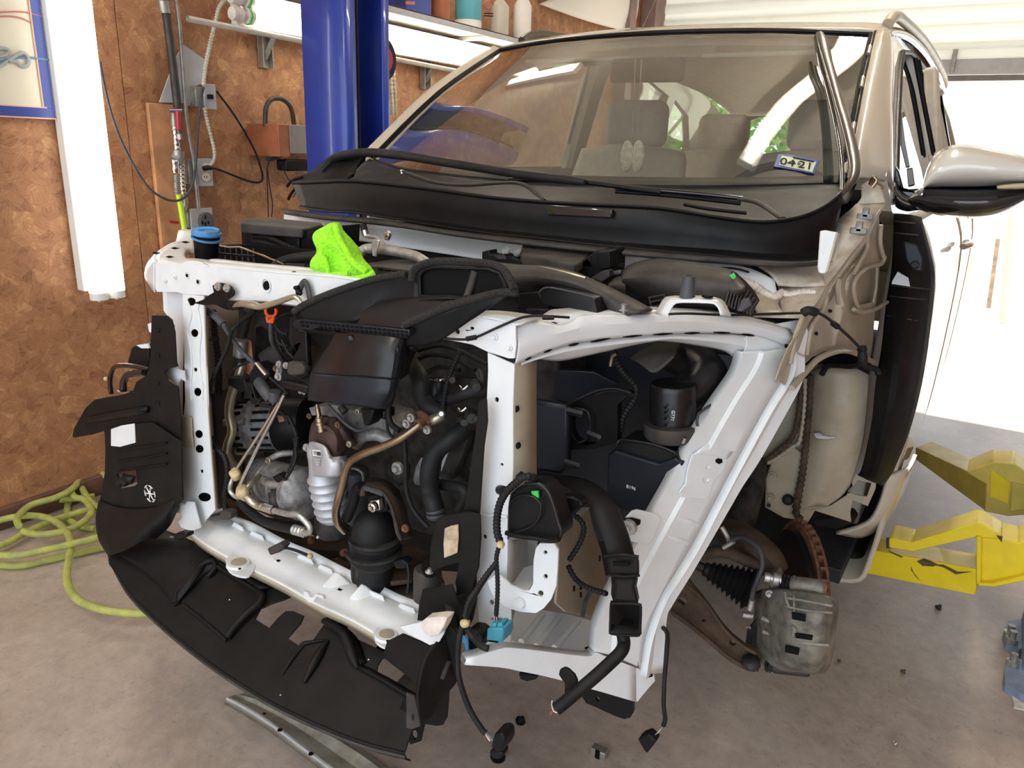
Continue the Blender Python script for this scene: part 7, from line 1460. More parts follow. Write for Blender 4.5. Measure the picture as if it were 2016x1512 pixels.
panel('socket_gap', BC, 'ink', 'H', [(205, 1382), (270, 1390), (268, 1398), (210, 1390)], .843, .004)
wrap(CAR, 'L', 390, 255, .82, 10)
tube('front_harness', CAR, 'rubber', 'L', [(370, 280, .82), (350, 360, .815), (340, 480, .81), (345, 600, .80), (380, 730, .80), (430, 850, .80), (500, 960, .80), (525, 985, .80)], 6, 5, 10)
tube('front_harness', CAR, 'rubber', 'L', [(400, 290, .82), (440, 350, .82), (500, 410, .81), (540, 425, .81)], 7, 4, 10); q = P_('L', 450, 370, .85)
panel('harness_grommet', CAR, 'black', 'L', [(400, 300), (460, 310), (500, 350), (505, 400), (480, 440), (430, 450), (395, 420)], .85, .03, bev=.008)
panel('blue_tag', CAR, 'capblue', 'L', [(325, 335), (350, 325), (405, 370), (410, 470), (398, 470), (385, 390), (330, 362)], .84, .003)
for dx, m in ((0, 'orange'), (-8, 'card'), (10, 'connblue')): tube('connector_wire', CAR, m, 'L', [(525+dx*.5, 985, .80), (560+dx, 1035, .80)], 1.6, 2, 6)
CN = empty('hanging_connector', P_('L', 600, 1060, .80), CAR); CN.location = P_('L', 600, 1060, .8)-CAR.location
panel('housing', CN, 'black', 'L', [(555, 1075), (580, 990), (620, 985), (650, 1010), (655, 1060), (635, 1110), (590, 1110)], .79, .03, bev=.006); panel('cover', CN, 'blackm', 'L', [(540, 1110), (600, 1100), (640, 1120), (625, 1160), (570, 1160)], .80, .02, bev=.004)
# wiring inside the bay
tube('bay_harness', HBY, 'rubber', 'H', [(680, 520, .96), (760, 545, .96), (820, 590, .97), (838, 650, .97), (810, 740, .97), (740, 850, .96)], 5.5, 5, 10, ribs=(.007, .2))
tube('bay_harness', HBY, 'rubber', 'H', [(735, 885, .97), (780, 970, .97), (860, 1030, .96), (990, 1072, .95)], 5.5, 5, 10, ribs=(.007, .2))
tube('bay_harness', HBY, 'castd', 'H', [(890, 1050, 1.0), (850, 1120, 1.0), (830, 1220, 1.0)], 4, 4, 8)
hp_('horn_bracket', 'black', 'H', [(650, 430), (760, 430), (830, 470), (830, 500), (760, 550), (680, 540)], .93, .02, .004)
turn('horn_mount', HBY, 'dusty', 'H', (715, 455, .94), (715, 435, .94), [(0, 13), (1, 11)], 16)
# right hanging cable
tube('side_cable', CAR, 'rubber', 'L', [(1700, 290, 1.1), (1726, 330, 1.08), (1722, 450, 1.06), (1708, 620, 1.05), (1702, 800, 1.04), (1712, 890, 1.04), (1700, 935, 1.04)], 4.6, 5, 10)
tube('side_wire', CAR, 'gold', 'L', [(1700, 935, 1.04), (1670, 975, 1.03), (1635, 1005, 1.03)], 1.2, 3, 6)
panel('side_connector', CAR, 'black', 'L', [(1528, 1030), (1560, 1005), (1580, 1000), (1600, 990), (1655, 1040), (1640, 1060), (1600, 1110), (1590, 1125), (1570, 1100)], 1.02, .02, bev=.003)
# ================================================================ BLACK PLASTICS AROUND THE FRONT
AS = empty('air_shield', P_('P', 300, 800, .9), CAR); AS.location = P_('P', 300, 800, .9)-CAR.location
panel('shield_strip', AS, 'blackm', 'P', [(298, 621), (328, 622), (337, 630), (343, 655), (346, 712), (349, 722), (330, 726), (324, 735), (330, 750), (350, 762), (354, 820), (357, 900), (359, 985), (330, 985), (300, 985), (296, 900), (286, 845), (284, 790), (290, 740), (296, 700)], .895, .004, bev=.001)
for y in (646, 695, 750, 790): panel('shield_step', AS, 'black', 'P', [(305, y), (313, y+1), (313, y+9), (305, y+8)], .893, .004, bev=.001)
panel('shield_wing', AS, 'blackm', 'P', [(292, 736), (268, 752), (262, 768), (240, 778), (210, 782), (186, 787), (168, 803), (146, 842), (142, 858), (145, 862), (180, 856), (215, 846), (250, 838), (292, 834)], .90, .006, bev=.002)
sheet('wing_step', AS, 'black', 'P', [[(170, 822, .897), (220, 812, .893), (290, 800, .890)], [(168, 828, .893), (220, 818, .888), (290, 806, .886)], [(165, 834, .897), (220, 825, .893), (290, 813, .890)]], 3, 3, .003)
panel('shield_body', AS, 'blackm', 'P', [(250, 836), (300, 832), (356, 870), (359, 985), (345, 1000), (300, 1020), (240, 1010), (196, 985), (206, 930), (207, 890), (205, 845)], .885, .004, holes=[[(230, 848), (236, 838), (262, 834), (266, 838), (266, 868), (262, 872), (240, 866)], ] if 0 else [[(230, 933), (238, 926), (262, 921), (267, 924), (270, 952), (264, 957), (236, 962)]], bev=.001)
for y in (884, 905, 925): tube('moulded_rib', AS, 'black', 'P', [(232, y+4, .882), (280, y-4, .882), (328, y-12, .882)], 2, 1, 8)
panel('opening_light', AS, 'primer', 'P', [(218, 845), (238, 838), (264, 834), (266, 872), (236, 880), (218, 878)], .882, .003, bev=.001)  # white plate stands in for the light through the shield opening
tube('lamp_socket', AS, 'black', 'P', [(236, 948, .88), (250, 942, .875), (262, 945, .88)], 9, 3, 12); tube('lamp_socket', AS, 'rubber', 'P', [(240, 935, .875), (248, 955, .87)], 6, 1, 8)
# snowflake mark
q = P_('M', 562, 207, .883)
for k in range(6):
    a = PI*k/3+.2; d = V((math.cos(a), 0, math.sin(a))); e = V((-math.sin(a), 0, math.cos(a))); L_ = .017
    tube3('star_mark', AS, 'card', [q, q+d*L_], [.0018, .001], 1, 6); tube3('star_mark', AS, 'card', [q+d*L_*1.05-e*.0065, q+d*L_*1.13, q+d*L_*1.05+e*.0065], .0013, 3, 6)
panel('side_box', AS, 'blackm', 'D', [(505, 1045), (530, 960), (560, 940), (640, 930), (650, 1090), (560, 1095), (510, 1070)], .96, .05, bev=.004)
panel('side_plate', AS, 'primer', 'D', [(565, 940), (640, 930), (650, 960), (600, 960)], .94, .004); panel('side_plate', AS, 'primer', 'D', [(640, 800), (665, 790), (668, 860), (650, 850)], .94, .004)
tube('side_hose', AS, 'gloss', 'D', [(400, 1260, .93), (392, 1180, .93), (410, 1100, .93), (450, 1076, .93), (560, 1080, .93), (650, 1100, .93)], 4.6, 5, 12)
tube('side_hose', AS, 'gloss', 'D', [(480, 1240, .925), (482, 1180, .925), (510, 1135, .925), (570, 1125, .925), (620, 1120, .925)], 7, 5, 12)
tube('hose_clip', AS, 'chrome', 'D', [(440, 1250, .915), (485, 1260, .91), (530, 1250, .915)], 3.5, 3, 8); wrap(AS, 'D', 365, 1162, .92, 4)
# lower corner of the shield curving under
sheet('lower_corner', AS, 'blackm', 'P', [
    [(196, 985, .885), (240, 1000, .88), (300, 1000, .88), (340, 985, .885), (352, 995, .90)],
    [(190, 1020, .87), (225, 1030, .86), (285, 1025, .86), (325, 1020, .87), (335, 1032, .89)],
    [(195, 1060, .855), (215, 1070, .84), (260, 1065, .84), (300, 1045, .86), (318, 1050, .885)],
    [(213, 1092, .845), (222, 1092, .835), (250, 1082, .835), (290, 1060, .855), (305, 1060, .875)]], 5, 5, .004)
# --- valance
VL = empty('valance', at(520, 1250, z=.5), CAR); VL.location = at(520, 1250, z=.5)-CAR.location
VP = (at(315, 1046, z=.555), at(845, 1290, z=.555), at(500, 1370, z=.455))
def von(pts, f='P', off=0):
    n = (VP[1]-VP[0]).cross(VP[2]-VP[0]).normalized()
    if n.z < 0: n = -n
    return [on(*zz(f, p)[:2], VP)+n*((p[2] if len(p) > 2 else 0)+off) for p in pts]
outv = [(214, 1093), (250, 1078), (290, 1050), (315, 1040), (345, 1062), (370, 1078), (420, 1080), (446, 1098), (430, 1096), (480, 1132), (500, 1128), (520, 1138), (586, 1168), (560, 1180), (535, 1188), (513, 1198), (502, 1218), (530, 1236), (548, 1215), (562, 1203), (578, 1203), (598, 1212), (592, 1226), (566, 1256), (590, 1272), (612, 1266), (630, 1240), (640, 1226), (655, 1225), (664, 1209), (684, 1201), (706, 1212), (690, 1228), (672, 1243), (712, 1262), (740, 1275), (766, 1244), (796, 1254), (828, 1268), (858, 1290), (868, 1320), (850, 1400), (820, 1410), (796, 1482), (783, 1479), (720, 1463), (640, 1433), (540, 1386), (450, 1331), (370, 1273), (300, 1213), (250, 1161), (214, 1110)]
hol = [[(744, 1309), (752, 1296), (780, 1294), (800, 1306), (802, 1320), (782, 1342), (765, 1340), (740, 1330)]]
n_ = (VP[1]-VP[0]).cross(VP[2]-VP[0]).normalized(); n_ = n_ if n_.z > 0 else -n_
bm = bmesh.new(); prism(bm, [von(outv), von(hol[0])], -n_*.004); obj('valance_skin', bm, 'blackm', VL, .001)
fl_ = [(214, 1093), (250, 1160), (300, 1212), (370, 1272), (450, 1330), (540, 1385), (640, 1432), (720, 1462), (783, 1478), (797, 1482)]
strips('front_lip', VL, 'blackm', [von(fl_, off=.001), von([(a-3, b+2) for a, b in fl_], off=-.006), von([(a-2, b+6) for a, b in fl_], off=-.014), von([(a+4, b+6) for a, b in fl_], off=-.02)], 5, .003)
tube3('lip_edge', VL, 'dusty', von([(a-2, b+5) for a, b in fl_], off=-.008), .0035, 5, 8)
# swelling of the skin towards the left end
sheet('left_swell', VL, 'blackm', None, [von([(232, 1090, .0), (270, 1062, .004), (318, 1042, .004)]), von([(300, 1140, .004), (350, 1085, .026), (395, 1075, .006)]), von([(345, 1195, .003), (390, 1150, .014), (420, 1095, .006)])], 5, 5, .003, world=True)
# recessed pocket with raised rims
strips('pocket', VL, 'blackm', [von([(348, 1188), (352, 1168), (402, 1118), (424, 1113)], off=.010), von([(356, 1190), (360, 1176), (405, 1130), (426, 1122)], off=.001)], 4, .003)
tube3('pocket_rim', VL, 'blackm', von([(348, 1190, .004), (352, 1170, .008), (375, 1145, .010), (403, 1117, .012), (424, 1110, .012), (428, 1122, .010), (412, 1138, .006)]), .006, 5, 10)
tube3('pocket_rim', VL, 'blackm', von([(512, 1170, .008), (520, 1178, .012), (516, 1192, .012), (490, 1215, .012), (465, 1240, .010), (450, 1258, .006)]), .008, 5, 10)
tube3('pocket_rim', VL, 'blackm', von([(430, 1118, .008), (470, 1142, .008), (512, 1168, .008)]), .005, 3, 10)
tube3('pocket_rim', VL, 'blackm', von([(362, 1192, .001), (400, 1222, .001), (447, 1262, .001)]), .004, 3, 10)
sheet('pocket_wall', VL, 'blackm', None, [von([(424, 1110, .010), (470, 1136, .012), (516, 1166, .012)]), von([(428, 1100, .004), (478, 1130, .006), (540, 1160, .006)])], 4, 1, .003, world=True)
# centre fins and channel
for p, r in (([(640, 1228, .01), (655, 1234, .016), (680, 1252, .018), (692, 1275, .018), (700, 1300, .014), (706, 1318, .006)], .010), ([(672, 1245, .006), (690, 1262, .010), (702, 1285, .010), (712, 1310, .004)], .006), ([(646, 1262, .003), (625, 1300, .006), (600, 1345, .003)], .009), ([(600, 1270, .002), (575, 1300, .003), (555, 1330, .001)], .004), ([(590, 1275, .001), (600, 1268, .003), (640, 1262, .004)], .004)):
    tube3('moulded_ridge', VL, 'blackm', von(p), [r*.5]+[r]*(len(p)-2)+[r*.4], 5, 10)
sheet('centre_fin', VL, 'black', None, [von([(640, 1226, .012), (664, 1236, .02), (690, 1262, .02), (704, 1310, .008)]), von([(650, 1224, .0), (680, 1236, .0), (706, 1262, .0), (722, 1306, .0)])], 4, 1, .003, world=True)
strips('rear_ridge', VL, 'blackm', [von([(706, 1318, .008), (760, 1348, .012), (815, 1382, .014), (848, 1400, .010)]), von([(712, 1308, 0), (770, 1338, 0), (826, 1372, 0), (856, 1390, 0)])], 4, .003)
panel('end_cap', VL, 'blackm', 'N', [(1780, 840), (1830, 830), (1850, 850), (1800, 930), (1745, 1085), (1700, 1080), (1690, 1060)], at(*zz('N', (1760, 950)), z=.46).y-.01, .004, bev=.001)
panel('end_flange', VL, 'black', 'N', [(1745, 1000), (1760, 960), (1845, 860), (1890, 880), (1860, 1000), (1855, 1030), (1810, 1045), (1790, 1010), (1770, 1060), (1740, 1086)], at(*zz('N', (1790, 950)), z=.45).y+.0, .004, bev=.001, holes=[(1828, 1000, 12, 20)])
for p in ((1015, 408), (1240, 828), (1628, 672)): q = on(*zz('N', p), VP)+n_*.003; bm = bmesh.new(); bmesh.ops.create_icosphere(bm, subdivisions=1, radius=.0016, matrix=Matrix.Translation(q)); obj('paint_speck', bm, 'card', VL)
panel('side_socket', VL, 'black', 'M', [(690, 440), (720, 432), (765, 435), (768, 455), (735, 468), (695, 455)], .86, .02, bev=.002); tube('side_socket_pin', VL, 'steel', 'M', [(680, 450, .86), (700, 452, .86)], 2, 1, 6)
# --- right vertical baffle
BA = empty('side_baffle', P_('F', 1700, 700, .9), CAR); BA.location = P_('F', 1700, 700, .9)-CAR.location
panel('baffle_strip', BA, 'blackm', 'P', [(942, 790), (957, 786), (959, 830), (952, 880), (948, 940), (944, 1005), (940, 1060), (936, 1120), (938, 1180), (930, 1220), (905, 1270), (888, 1300), (880, 1250), (896, 1180), (905, 1100), (912, 1010), (926, 920), (936, 850)], .905, .004, bev=.001)
panel('baffle_plate', BA, 'blackm', 'F', [(1540, 590), (1560, 570), (1610, 552), (1760, 530), (1830, 548), (1835, 700), (1820, 900), (1760, 1080), (1700, 1180), (1665, 1000), (1690, 868), (1600, 890), (1512, 925), (1495, 880), (1500, 780), (1520, 660)], .89, .004, bev=.0015)
panel('bare_patch', BA, 'fleck', 'F', [(1598, 640), (1640, 622), (1685, 615), (1688, 700), (1680, 800), (1640, 818), (1594, 834), (1590, 740)], .886, .002)
turn('rubber_stop', BA, 'dusty', 'F', (1480, 1100, .93), (1485, 905, .93), [(0, 27), (.8, 28), (.95, 27), (1, 23)], 32)
turn('stop_recess', BA, 'ink', 'F', (1495, 925, .91), (1497, 900, .905), [(0, 14), (1, 16)], 24)
turn('stop_bolt', BA, 'alu', 'F', (1495, 935, .90), (1500, 905, .90), [(0, 5), (.3, 9), (.5, 5), (1, 4)], 12)
panel('baffle_apron', BA, 'blackm', 'F', [(1450, 1045), (1560, 1030), (1640, 1010), (1700, 1180), (1690, 1300), (1640, 1330), (1620, 1225), (1540, 1255), (1415, 1250), (1425, 1150)], .865, .004, bev=.001)
sheet('lower_curtain', BA, 'blackm', 'L', [
    [(240, 100, .87), (330, 80, .88), (420, 40, .90)],
    [(262, 230, .85), (320, 230, .86), (350, 250, .88)],
    [(215, 360, .82), (300, 400, .84), (335, 420, .86)],
    [(120, 480, .79), (260, 520, .82), (330, 560, .84)],
    [(80, 640, .77), (200, 660, .80), (330, 640, .83)],
    [(70, 760, .76), (170, 780, .79), (280, 700, .82)],
    [(90, 900, .76), (150, 880, .78), (250, 720, .82)]], 5, 4, .004)
panel('curtain_tail', BA, 'black', 'L', [(120, 700), (280, 690), (278, 760), (268, 880), (240, 935), (200, 940), (105, 925), (100, 860)], .86, .004, bev=.0015)
panel('curtain_front', BA, 'blackm', 'L', [(-30, 330), (60, 370), (150, 405), (235, 385), (262, 260), (330, 330), (330, 560), (300, 620), (200, 700), (90, 700), (20, 620), (-60, 560), (-160, 480), (-130, 380)], .83, .004, bev=.001)
tube('curtain_slot', BA, 'castd', 'L', [(240, 620, .79), (262, 560, .79), (280, 520, .79)], 5, 3, 8)
panel('tail_bracket', BA, 'dusty', 'L', [(0, 720), (50, 740), (80, 860), (90, 940), (40, 960), (0, 950)], .80, .003, holes=[(44, 880, 10, 24)])
# small harness across the lower bar
panel('grey_plug', EN, 'dusty', 'F', [(420, 775), (500, 735), (530, 765), (500, 800), (440, 820)], .87, .02, bev=.003)
tube('plug_lead', EN, 'rubber', 'F', [(510, 760, .88), (580, 775, .88), (640, 795, .88), (700, 820, .88)], 3, 4, 8); wrap(EN, 'F', 708, 820, .87, 6)
tube('lead', EN, 'rubber', 'F', [(1350, 870, .95), (1362, 960, .94), (1350, 1070, .93)], 3, 4, 8); pan('sensor_plug', 'black', 'F', [(1250, 860), (1310, 845), (1345, 870), (1335, 905), (1270, 905)], .95, .02, .003)
# --- cable across the junction plate
tube('latch_cable', CAR, 'rubber', 'G', [(-120, 545, .90), (-60, 560, .905), (60, 565, .91), (140, 545, .915), (260, 490, .92), (400, 430, .93), (480, 412, .945), (560, 410, .95), (660, 415, .96), (740, 420, .98)], 2.6, 5, 8)
tube('cable_clip', CAR, 'rubber', 'G', [(60, 563, .908), (128, 550, .912)], 5, 1, 4); tube('cable_clip', CAR, 'rubber', 'G', [(565, 420, .945), (640, 420, .95)], 5, 1, 4)
# ================================================================ SUSPENSION
SU = empty('front_suspension', P_('J', 500, 1100, 1.6), CAR); SU.location = P_('J', 500, 1100, 1.6)-CAR.location
def su(name, m, f, pts, Y, t=.02, bev=.004, holes=()): return panel(name, SU, m, f, pts, Y, t, holes, bev)
C0 = P_('J', 690, 1335, 1.66); axr = V((.866, .5, 0)).normalized(); k = pw(C0, 1/2.88)
bm = bmesh.new(); lathe(bm, C0+axr*.008, C0+axr*.014, [(0, k*390), (1, k*390)], 48); lathe(bm, C0+axr*.026, C0+axr*.032, [(0, k*390), (1, k*390)], 48); lathe(bm, C0+axr*.010, C0+axr*.03, [(0, k*340), (1, k*340)], 48)
obj('brake_disc', bm, 'rust', SU); bm = bmesh.new(); lathe(bm, C0-axr*.004, C0+axr*.005, [(0, k*345), (1, k*350)], 48); obj('dust_shield', bm, 'black', SU)
for j in range(40):
    a = 2*PI*j/40; u2 = axr.orthogonal().normalized(); v2 = axr.cross(u2); d = u2*math.cos(a)+v2*math.sin(a)
    if d.z < .2: continue
    bm = bmesh.new(); bbox(bm, C0+axr*.02+d*k*370, V((.014, .006, .03)), Matrix((axr, axr.cross(d), d)).transposed()); obj('disc_vane', bm, 'rust', SU)
sheet('knuckle', SU, 'rustpl', 'J', [[(300, 930, 1.62), (420, 965, 1.62), (540, 1040, 1.60), (620, 1120, 1.58), (660, 1210, 1.56)], [(290, 1000, 1.58), (400, 1010, 1.58), (500, 1090, 1.56), (590, 1170, 1.55), (640, 1240, 1.54)], [(310, 1060, 1.60), (380, 1090, 1.60), (470, 1160, 1.58), (560, 1240, 1.57), (620, 1280, 1.56)]], 4, 4, .02)
tube('strut', SU, 'castd', 'J', [(470, 600, 1.80), (450, 760, 1.74), (400, 950, 1.66), (340, 1060, 1.62)], 30, 4, 20)
tube('tie_arm', SU, 'rustpl', 'J', [(190, 1130, 1.5), (300, 1110, 1.52), (420, 1150, 1.54), (540, 1210, 1.55)], 12, 4, 14)
tube('stabiliser_link', SU, 'alu', 'J', [(300, 970, 1.52), (330, 1020, 1.52), (350, 1070, 1.51)], 5, 3, 8); tube('brake_line_union', SU, 'alu', 'J', [(312, 1090, 1.50), (370, 1055, 1.50)], 5, 1, 8)
tube('brake_hose', SU, 'rubbergrey', 'J', [(355, 1045, 1.50), (410, 1030, 1.50), (470, 1055, 1.49), (520, 1110, 1.48), (532, 1190, 1.47), (505, 1270, 1.46), (480, 1340, 1.46), (468, 1420, 1.46)], 5, 6, 12)
tube('hose_union', SU, 'alu', 'J', [(475, 1385, 1.455), (462, 1440, 1.455)], 6, 1, 8)
# bellows
A_, B_ = P_('J', 195, 1205, 1.50), P_('J', 480, 1330, 1.52); k = pw(A_.lerp(B_, .5), 1)
prof = [(0, k*8), (.04, k*14), (.08, k*14)]
for j in range(8):
    t = .12+j*.105; R_ = (20+j*3.2)*k*.95; prof += [(t, R_*.72), (t+.05, R_*1.08)]
prof += [(.97, k*36), (1, k*34)]
turn3('drive_shaft_boot', SU, 'rubber', A_, B_, prof, 36)
tube('drive_shaft', SU, 'castd', 'J', [(60, 1140, 1.48), (200, 1205, 1.50)], 9, 1, 14)
# lower arm
su('control_arm', 'rustpl', 'K', [(120, 125), (150, 120), (240, 230), (340, 370), (385, 420), (460, 480), (530, 520), (560, 560), (540, 612), (480, 605), (440, 570), (370, 540), (300, 480), (180, 380), (60, 290), (-60, 180), (-40, 90), (60, 170)], 1.45, .012, .003, holes=[[(95, 235), (120, 205), (150, 235), (130, 262)], (240, 342, 11, 8), (402, 465, 20, 18)])
tube('arm_flange', SU, 'rustpl', 'K', [(120, 125, 1.43), (240, 230, 1.43), (340, 370, 1.43), (385, 425, 1.43), (460, 485, 1.43), (530, 525, 1.43)], 4, 4, 8); tube('arm_flange', SU, 'rustpl', 'K', [(-60, 180, 1.43), (60, 290, 1.43), (180, 380, 1.43), (300, 480, 1.43), (370, 540, 1.43), (480, 605, 1.43), (540, 612, 1.43)], 5, 4, 8)
turn('ball_joint', SU, 'castd', 'K', (500, 600, 1.43), (505, 545, 1.43), [(0, 14), (.3, 19), (.8, 17), (1, 10)], 20)
# caliper
CA = empty('brake_caliper', P_('K', 750, 400, 1.45), CAR); CA.location = P_('K', 750, 400, 1.45)-CAR.location
sheet('caliper_body', CA, 'caliper', 'K', [
    [(545, 190, 1.56), (600, 172, 1.50), (680, 178, 1.46), (800, 198, 1.44), (900, 215, 1.45), (958, 232, 1.50)],
    [(548, 280, 1.53), (610, 280, 1.46), (690, 285, 1.42), (800, 300, 1.40), (900, 305, 1.41), (957, 305, 1.48)],
    [(540, 380, 1.53), (610, 385, 1.46), (690, 390, 1.41), (790, 395, 1.395), (880, 400, 1.40), (945, 400, 1.47)],
    [(535, 470, 1.53), (610, 480, 1.46), (690, 480, 1.41), (780, 485, 1.395), (870, 490, 1.40), (935, 490, 1.47)],
    [(530, 560, 1.54), (610, 560, 1.47), (690, 565, 1.42), (770, 575, 1.41), (850, 585, 1.42), (912, 585, 1.48)],
    [(540, 590, 1.56), (610, 592, 1.50), (690, 600, 1.46), (770, 605, 1.45), (840, 612, 1.46), (890, 610, 1.50)]], 5, 4, .02)
for pts, r in (([(690, 180), (700, 230), (715, 270)], 3), ([(690, 262), (800, 285), (955, 300)], 2.5), ([(690, 215), (800, 232), (955, 262)], 3), ([(560, 325), (640, 360), (740, 380), (735, 430)], 5), ([(565, 400), (640, 430), (750, 460), (935, 480)], 4), ([(740, 200), (742, 290)], 2)):
    tube('cast_ridge', CA, 'caliper', 'K', [(a, b, 1.387 if a > 640 else 1.44) for a, b in pts], r, 4, 8)
for p in ([(728, 300), (805, 312), (803, 350), (730, 335)], [(745, 415), (845, 428), (840, 452), (750, 440)], [(692, 482), (770, 500), (765, 535), (690, 518)]): panel('caliper_window', CA, 'ink', 'K', p, 1.378, .004)
turn('slide_pin', CA, 'caliper', 'K', (725, 135, 1.46), (915, 165, 1.46), [(0, 14), (.05, 16), (.1, 16), (.12, 15), (.9, 16), (1, 13)], 24)
turn('pin_boot', CA, 'rubber', 'K', (660, 122, 1.46), (725, 135, 1.46), [(0, 9), (.1, 14), (.25, 10), (.4, 15), (.55, 11), (.7, 15), (.85, 11), (1, 13)], 20)
turn('pin_bolt', CA, 'alu', 'K', (578, 100, 1.45), (665, 118, 1.46), [(0, 9), (.3, 10), (.35, 7), (.5, 7), (.55, 12), (1, 12)], 16); bolt(CA, 'K', 607, 195, 1.46, 5, 'alu')
panel('pin_lug', CA, 'caliper', 'K', [(600, 90), (650, 75), (665, 110), (655, 175), (615, 180), (600, 140)], 1.48, .03, bev=.004)
turn('slide_pin', CA, 'castd', 'K', (585, 595, 1.46), (825, 625, 1.46), [(0, 10), (.03, 12), (.06, 9), (.1, 12), (.14, 9), (.18, 10), (.2, 12), (.95, 11), (1, 9)], 20)
panel('carrier', CA, 'castd', 'K', [(480, 400), (520, 350), (545, 330), (550, 600), (525, 610), (500, 560), (470, 480)], 1.50, .03, bev=.004)
tube('bleed_screw', CA, 'alu', 'K', [(455, 310, 1.45), (510, 318, 1.46)], 6, 1, 8); tube('wear_clip', CA, 'steel', 'K', [(470, 380, 1.45), (500, 378, 1.45), (495, 388, 1.45)], 1.2, 3, 6); panel('pad_edge', CA, 'rust', 'K', [(905, 130), (925, 150), (915, 205), (908, 180)], 1.44, .01)
# ================================================================ LIFT ARMS
AR = empty('yellow_lift_arm', P_('J', 1500, 1200, 2.3)); tag(AR, 'bright yellow lift arm reaching under the car, nearest the camera', 'lift arm')
def qbox(name, par, m, f, a, b, c, d, back, bev=.004):
    """box beam: near face a b c d (x, y, Y) clockwise, extruded by the vector back"""
    W = [P_(f, *p) for p in (a, b, c, d)]; bm = bmesh.new(); prism(bm, [W], V(back)); return obj(name, bm, m, par, bev)
qbox('beam', AR, 'yellow', 'J', (540, 990, 2.40), (1752, 1212, 2.24), (1742, 1358, 2.24), (540, 1118, 2.40), (.01, .11, -.004))
P1 = [(1250, 1040), (1275, 1035), (1380, 1060), (1740, 948), (1770, 952), (1890, 1020), (1890, 1045), (1760, 1030), (1740, 1032), (1385, 1112), (1250, 1090)]
panel('top_brace', AR, 'yellow', 'J', P1, 2.25, .10, bev=.003, into=(0, 1, 0))
panel('end_plate', AR, 'yellow', 'J', [(1745, 1030), (1775, 1035), (1772, 1290), (1745, 1300)], 2.235, .12, bev=.003, into=(0, 1, 0))
panel('knuckle_block', AR, 'yellow', 'J', [(1770, 1030), (1890, 1040), (1985, 1060), (2180, 1000), (2180, 1240), (1985, 1262), (1850, 1275), (1770, 1288)], 2.26, .12, bev=.004, into=(0, 1, 0))
panel('knuckle_foot', AR, 'yellow', 'J', [(1755, 1290), (1840, 1292), (2016, 1250), (2200, 1200), (2200, 1225), (2016, 1278), (1850, 1312), (1758, 1305)], 2.24, .10, bev=.002, into=(0, 1, 0))
turn('stop_pin', AR, 'rubbergrey', 'J', (1247, 1090, 2.27), (1247, 1035, 2.27), [(0, 4), (1, 4)], 12)
for p in ([(1408, 1165), (1450, 1150), (1490, 1165), (1530, 1185), (1500, 1195), (1440, 1192)], [(1490, 1182), (1560, 1185), (1640, 1225), (1720, 1225), (1630, 1240), (1560, 1200)], [(860, 1050), (940, 1070), (925, 1088), (880, 1072)], [(1375, 1195), (1390, 1230), (1430, 1278), (1400, 1250), (1376, 1215)], [(1245, 1105), (1330, 1140), (1320, 1145), (1262, 1118)], [(1860, 1020), (1895, 1025), (1890, 1060), (1875, 1040)]):
    W = [on(*zz('J', q), (P_('J', 540, 990, 2.40), P_('J', 1752, 1212, 2.24), P_('J', 1742, 1358, 2.24)))+V((0, -.0015, 0)) for q in p]; bm = bmesh.new(); prism(bm, [W], V((0, .002, 0))); obj('paint_chip', bm, 'chip', AR)
panel('pad_bracket', AR, 'yellowo', 'J', [(500, 1025), (560, 935), (640, 950), (620, 1010), (590, 1110), (540, 1100), (545, 1040)], 2.2, .05, bev=.003)
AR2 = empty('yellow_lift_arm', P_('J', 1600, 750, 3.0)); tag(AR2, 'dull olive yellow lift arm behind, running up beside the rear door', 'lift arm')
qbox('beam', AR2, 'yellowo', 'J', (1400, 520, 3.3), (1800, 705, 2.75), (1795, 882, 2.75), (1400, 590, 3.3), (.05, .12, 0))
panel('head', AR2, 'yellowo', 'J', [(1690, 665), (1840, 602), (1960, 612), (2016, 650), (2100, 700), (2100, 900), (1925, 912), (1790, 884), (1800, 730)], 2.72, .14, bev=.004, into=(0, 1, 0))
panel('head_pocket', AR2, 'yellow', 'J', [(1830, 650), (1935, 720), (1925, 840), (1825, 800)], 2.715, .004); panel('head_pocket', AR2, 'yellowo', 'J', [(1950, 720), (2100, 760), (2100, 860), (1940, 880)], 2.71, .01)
# ================================================================ TOWEL
rows = [(1102, 388, 412), (1120, 365, 424), (1140, 322, 430), (1165, 306, 440), (1195, 318, 472), (1225, 340, 490), (1250, 335, 500), (1280, 308, 512), (1310, 300, 560), (1345, 299, 598), (1375, 302, 604), (1400, 306, 540), (1430, 312, 440), (1462, 318, 345)]
bm = bmesh.new(); rings = []
for y, xa, xb in rows:
    A_, B_ = P_('B', xa, y, 1.0), P_('B', xb, y, 1.0); c = (A_+B_)/2; w2 = (B_-A_).length/2; dpt = min(.03, w2*.75)+.004
    ring = []
    for kk in range(48):
        a = 2*PI*kk/48; p = c+(B_-A_).normalized()*w2*math.cos(a)+V((0, -dpt*math.sin(a), 0))
        fo = noise.noise(V((p.x*26, y*.010, 3)))*.020+noise.noise(V((p.x*60, y*.022, 9)))*.008
        ring.append(bm.verts.new(p+V((0, fo*(.3+abs(math.sin(a))), 0))))
    rings.append(ring)
for a, b in zip(rings, rings[1:]):
    for kk in range(48): bm.faces.new((a[kk], a[(kk+1) % 48], b[(kk+1) % 48], b[kk]))
bm.faces.new(rings[0]); bm.faces.new(rings[-1][::-1])
tw = obj('microfibre_towel', bm, 'towel', None, sharp=80); tag(tw, 'bright lime green towel bunched up on the white tie bar', 'towel')
sb = tw.modifiers.new('s', 'SUBSURF'); sb.levels = 1; sb.render_levels = 2
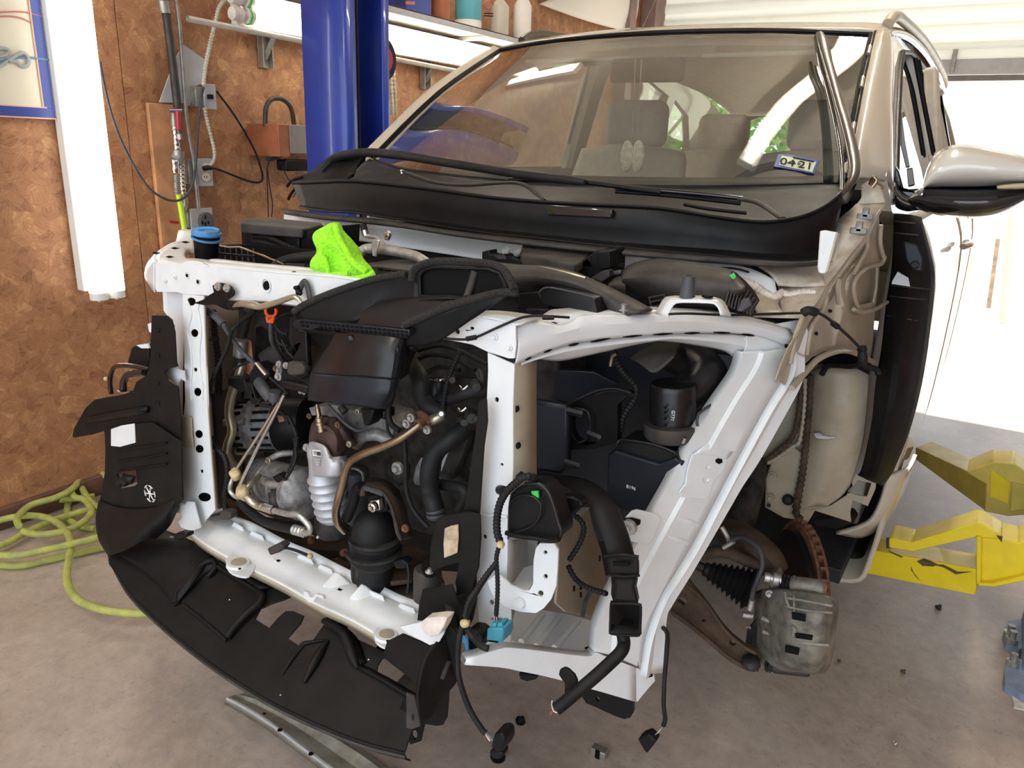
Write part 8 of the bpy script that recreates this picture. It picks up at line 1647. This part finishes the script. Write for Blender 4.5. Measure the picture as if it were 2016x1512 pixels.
fold = tube('towel_fold', tw, 'towel', 'B', [(318, 1150, .985), (352, 1215, .975), (338, 1260, .97), (360, 1300, .96), (372, 1360, .958)], 5, 5, 10); fold2 = tube('towel_fold', tw, 'towel', 'B', [(598, 1352, .965), (540, 1375, .955), (470, 1385, .952), (400, 1408, .952), (372, 1400, .955), (368, 1372, .958), (400, 1362, .955), (470, 1358, .955)], 5.5, 6, 10)
tube('towel_fold', tw, 'towel', 'B', [(405, 1120, .985), (420, 1180, .975), (455, 1240, .965), (490, 1300, .958), (560, 1350, .958)], 7, 6, 10)
# ================================================================ ON THE FLOOR
SB2 = empty('bumper_beam', at(620, 1460, z=.05)); tag(SB2, 'dented bare metal channel lying on the floor below the black valance', 'metal channel')
ch = [(450, 1372), (475, 1385), (520, 1412), (560, 1440), (600, 1470), (640, 1500), (680, 1530), (720, 1565)]
hi_ = [(470, 1368), (505, 1378), (560, 1400), (610, 1425), (660, 1455), (700, 1480), (740, 1508), (790, 1545)]
def zr(pts, z, f='P'): return [at(*zz(f, p)[:2], z=z+(noise.noise(V((p[0]*.05, p[1]*.05, 1)))*.008)) for p in pts]
strips('channel', SB2, 'oldmetal', [zr([(a-8, b+14) for a, b in ch], .012), zr([(a-5, b+6) for a, b in ch], .045), zr(ch, .055), zr([(a*.5+c*.5, b*.5+d*.5) for (a, b), (c, d) in zip(ch, hi_)], .045), zr(hi_, .055), zr([(a+12, b-3) for a, b in hi_], .02)], 4, .003)
for x, y, r in ((520, 1405, 3), (551, 1437, 5), (612, 1484, 5)): disc('hole', SB2, 'ink', 'P', x, y, .056, r, .001)
tube3('folded_edge', SB2, 'greyplate', zr([(a-3, b+3) for a, b in ch], .052), .004, 4, 8)
def clip_(x, y, lab, cat_, nm='plastic_clip', m='black', s=.012):
    P = at(x, y, z=0.0); bm = bmesh.new(); lathe(bm, P+V((0, 0, .001)), P+V((s*.6, 0, s*1.4)), [(0, s*.9), (.3, s), (.35, s*.6), (1, s*.35)], 14); o = obj(nm, bm, m, None); tag(o, lab, cat_); return o
clip_(1023, 1422, 'small black push clip lying on the floor right of the hanging connector', 'clip', s=.014)
P = at(1181, 1474, z=.02); o = box('metal_clip', None, 'galv', (P.x-.02, P.y-.012, .001), (P.x+.02, P.y+.012, .022), .002); tag(o, 'small bent metal clip on the floor at the bottom edge', 'clip')
bm = bmesh.new(); bbox(bm, V((P.x, P.y-.013, .012)), V((.012, .003, .024))); g = obj('clip_slot', bm, 'ink', o)
clip_(1777, 1324, 'tiny dark wood chip on the open concrete right of the brake caliper', 'debris', 'wood_chip', 'chip', .008)
clip_(1651, 1303, 'tiny curled dark shaving on the floor below the brake caliper', 'debris', 'metal_shaving', 'chip', .006)
clip_(1761, 1467, 'small brass nut on the floor near the lower right corner', 'nut', 'brass_nut', 'gold', .008)
clip_(978, 1492, 'small broken black plug on the floor under the dangling connector', 'debris', 'broken_plug', 'black', .02)
clip_(1846, 1198, 'small grey pebble on the floor below the yellow arm', 'debris', 'pebble', 'castd', .012)
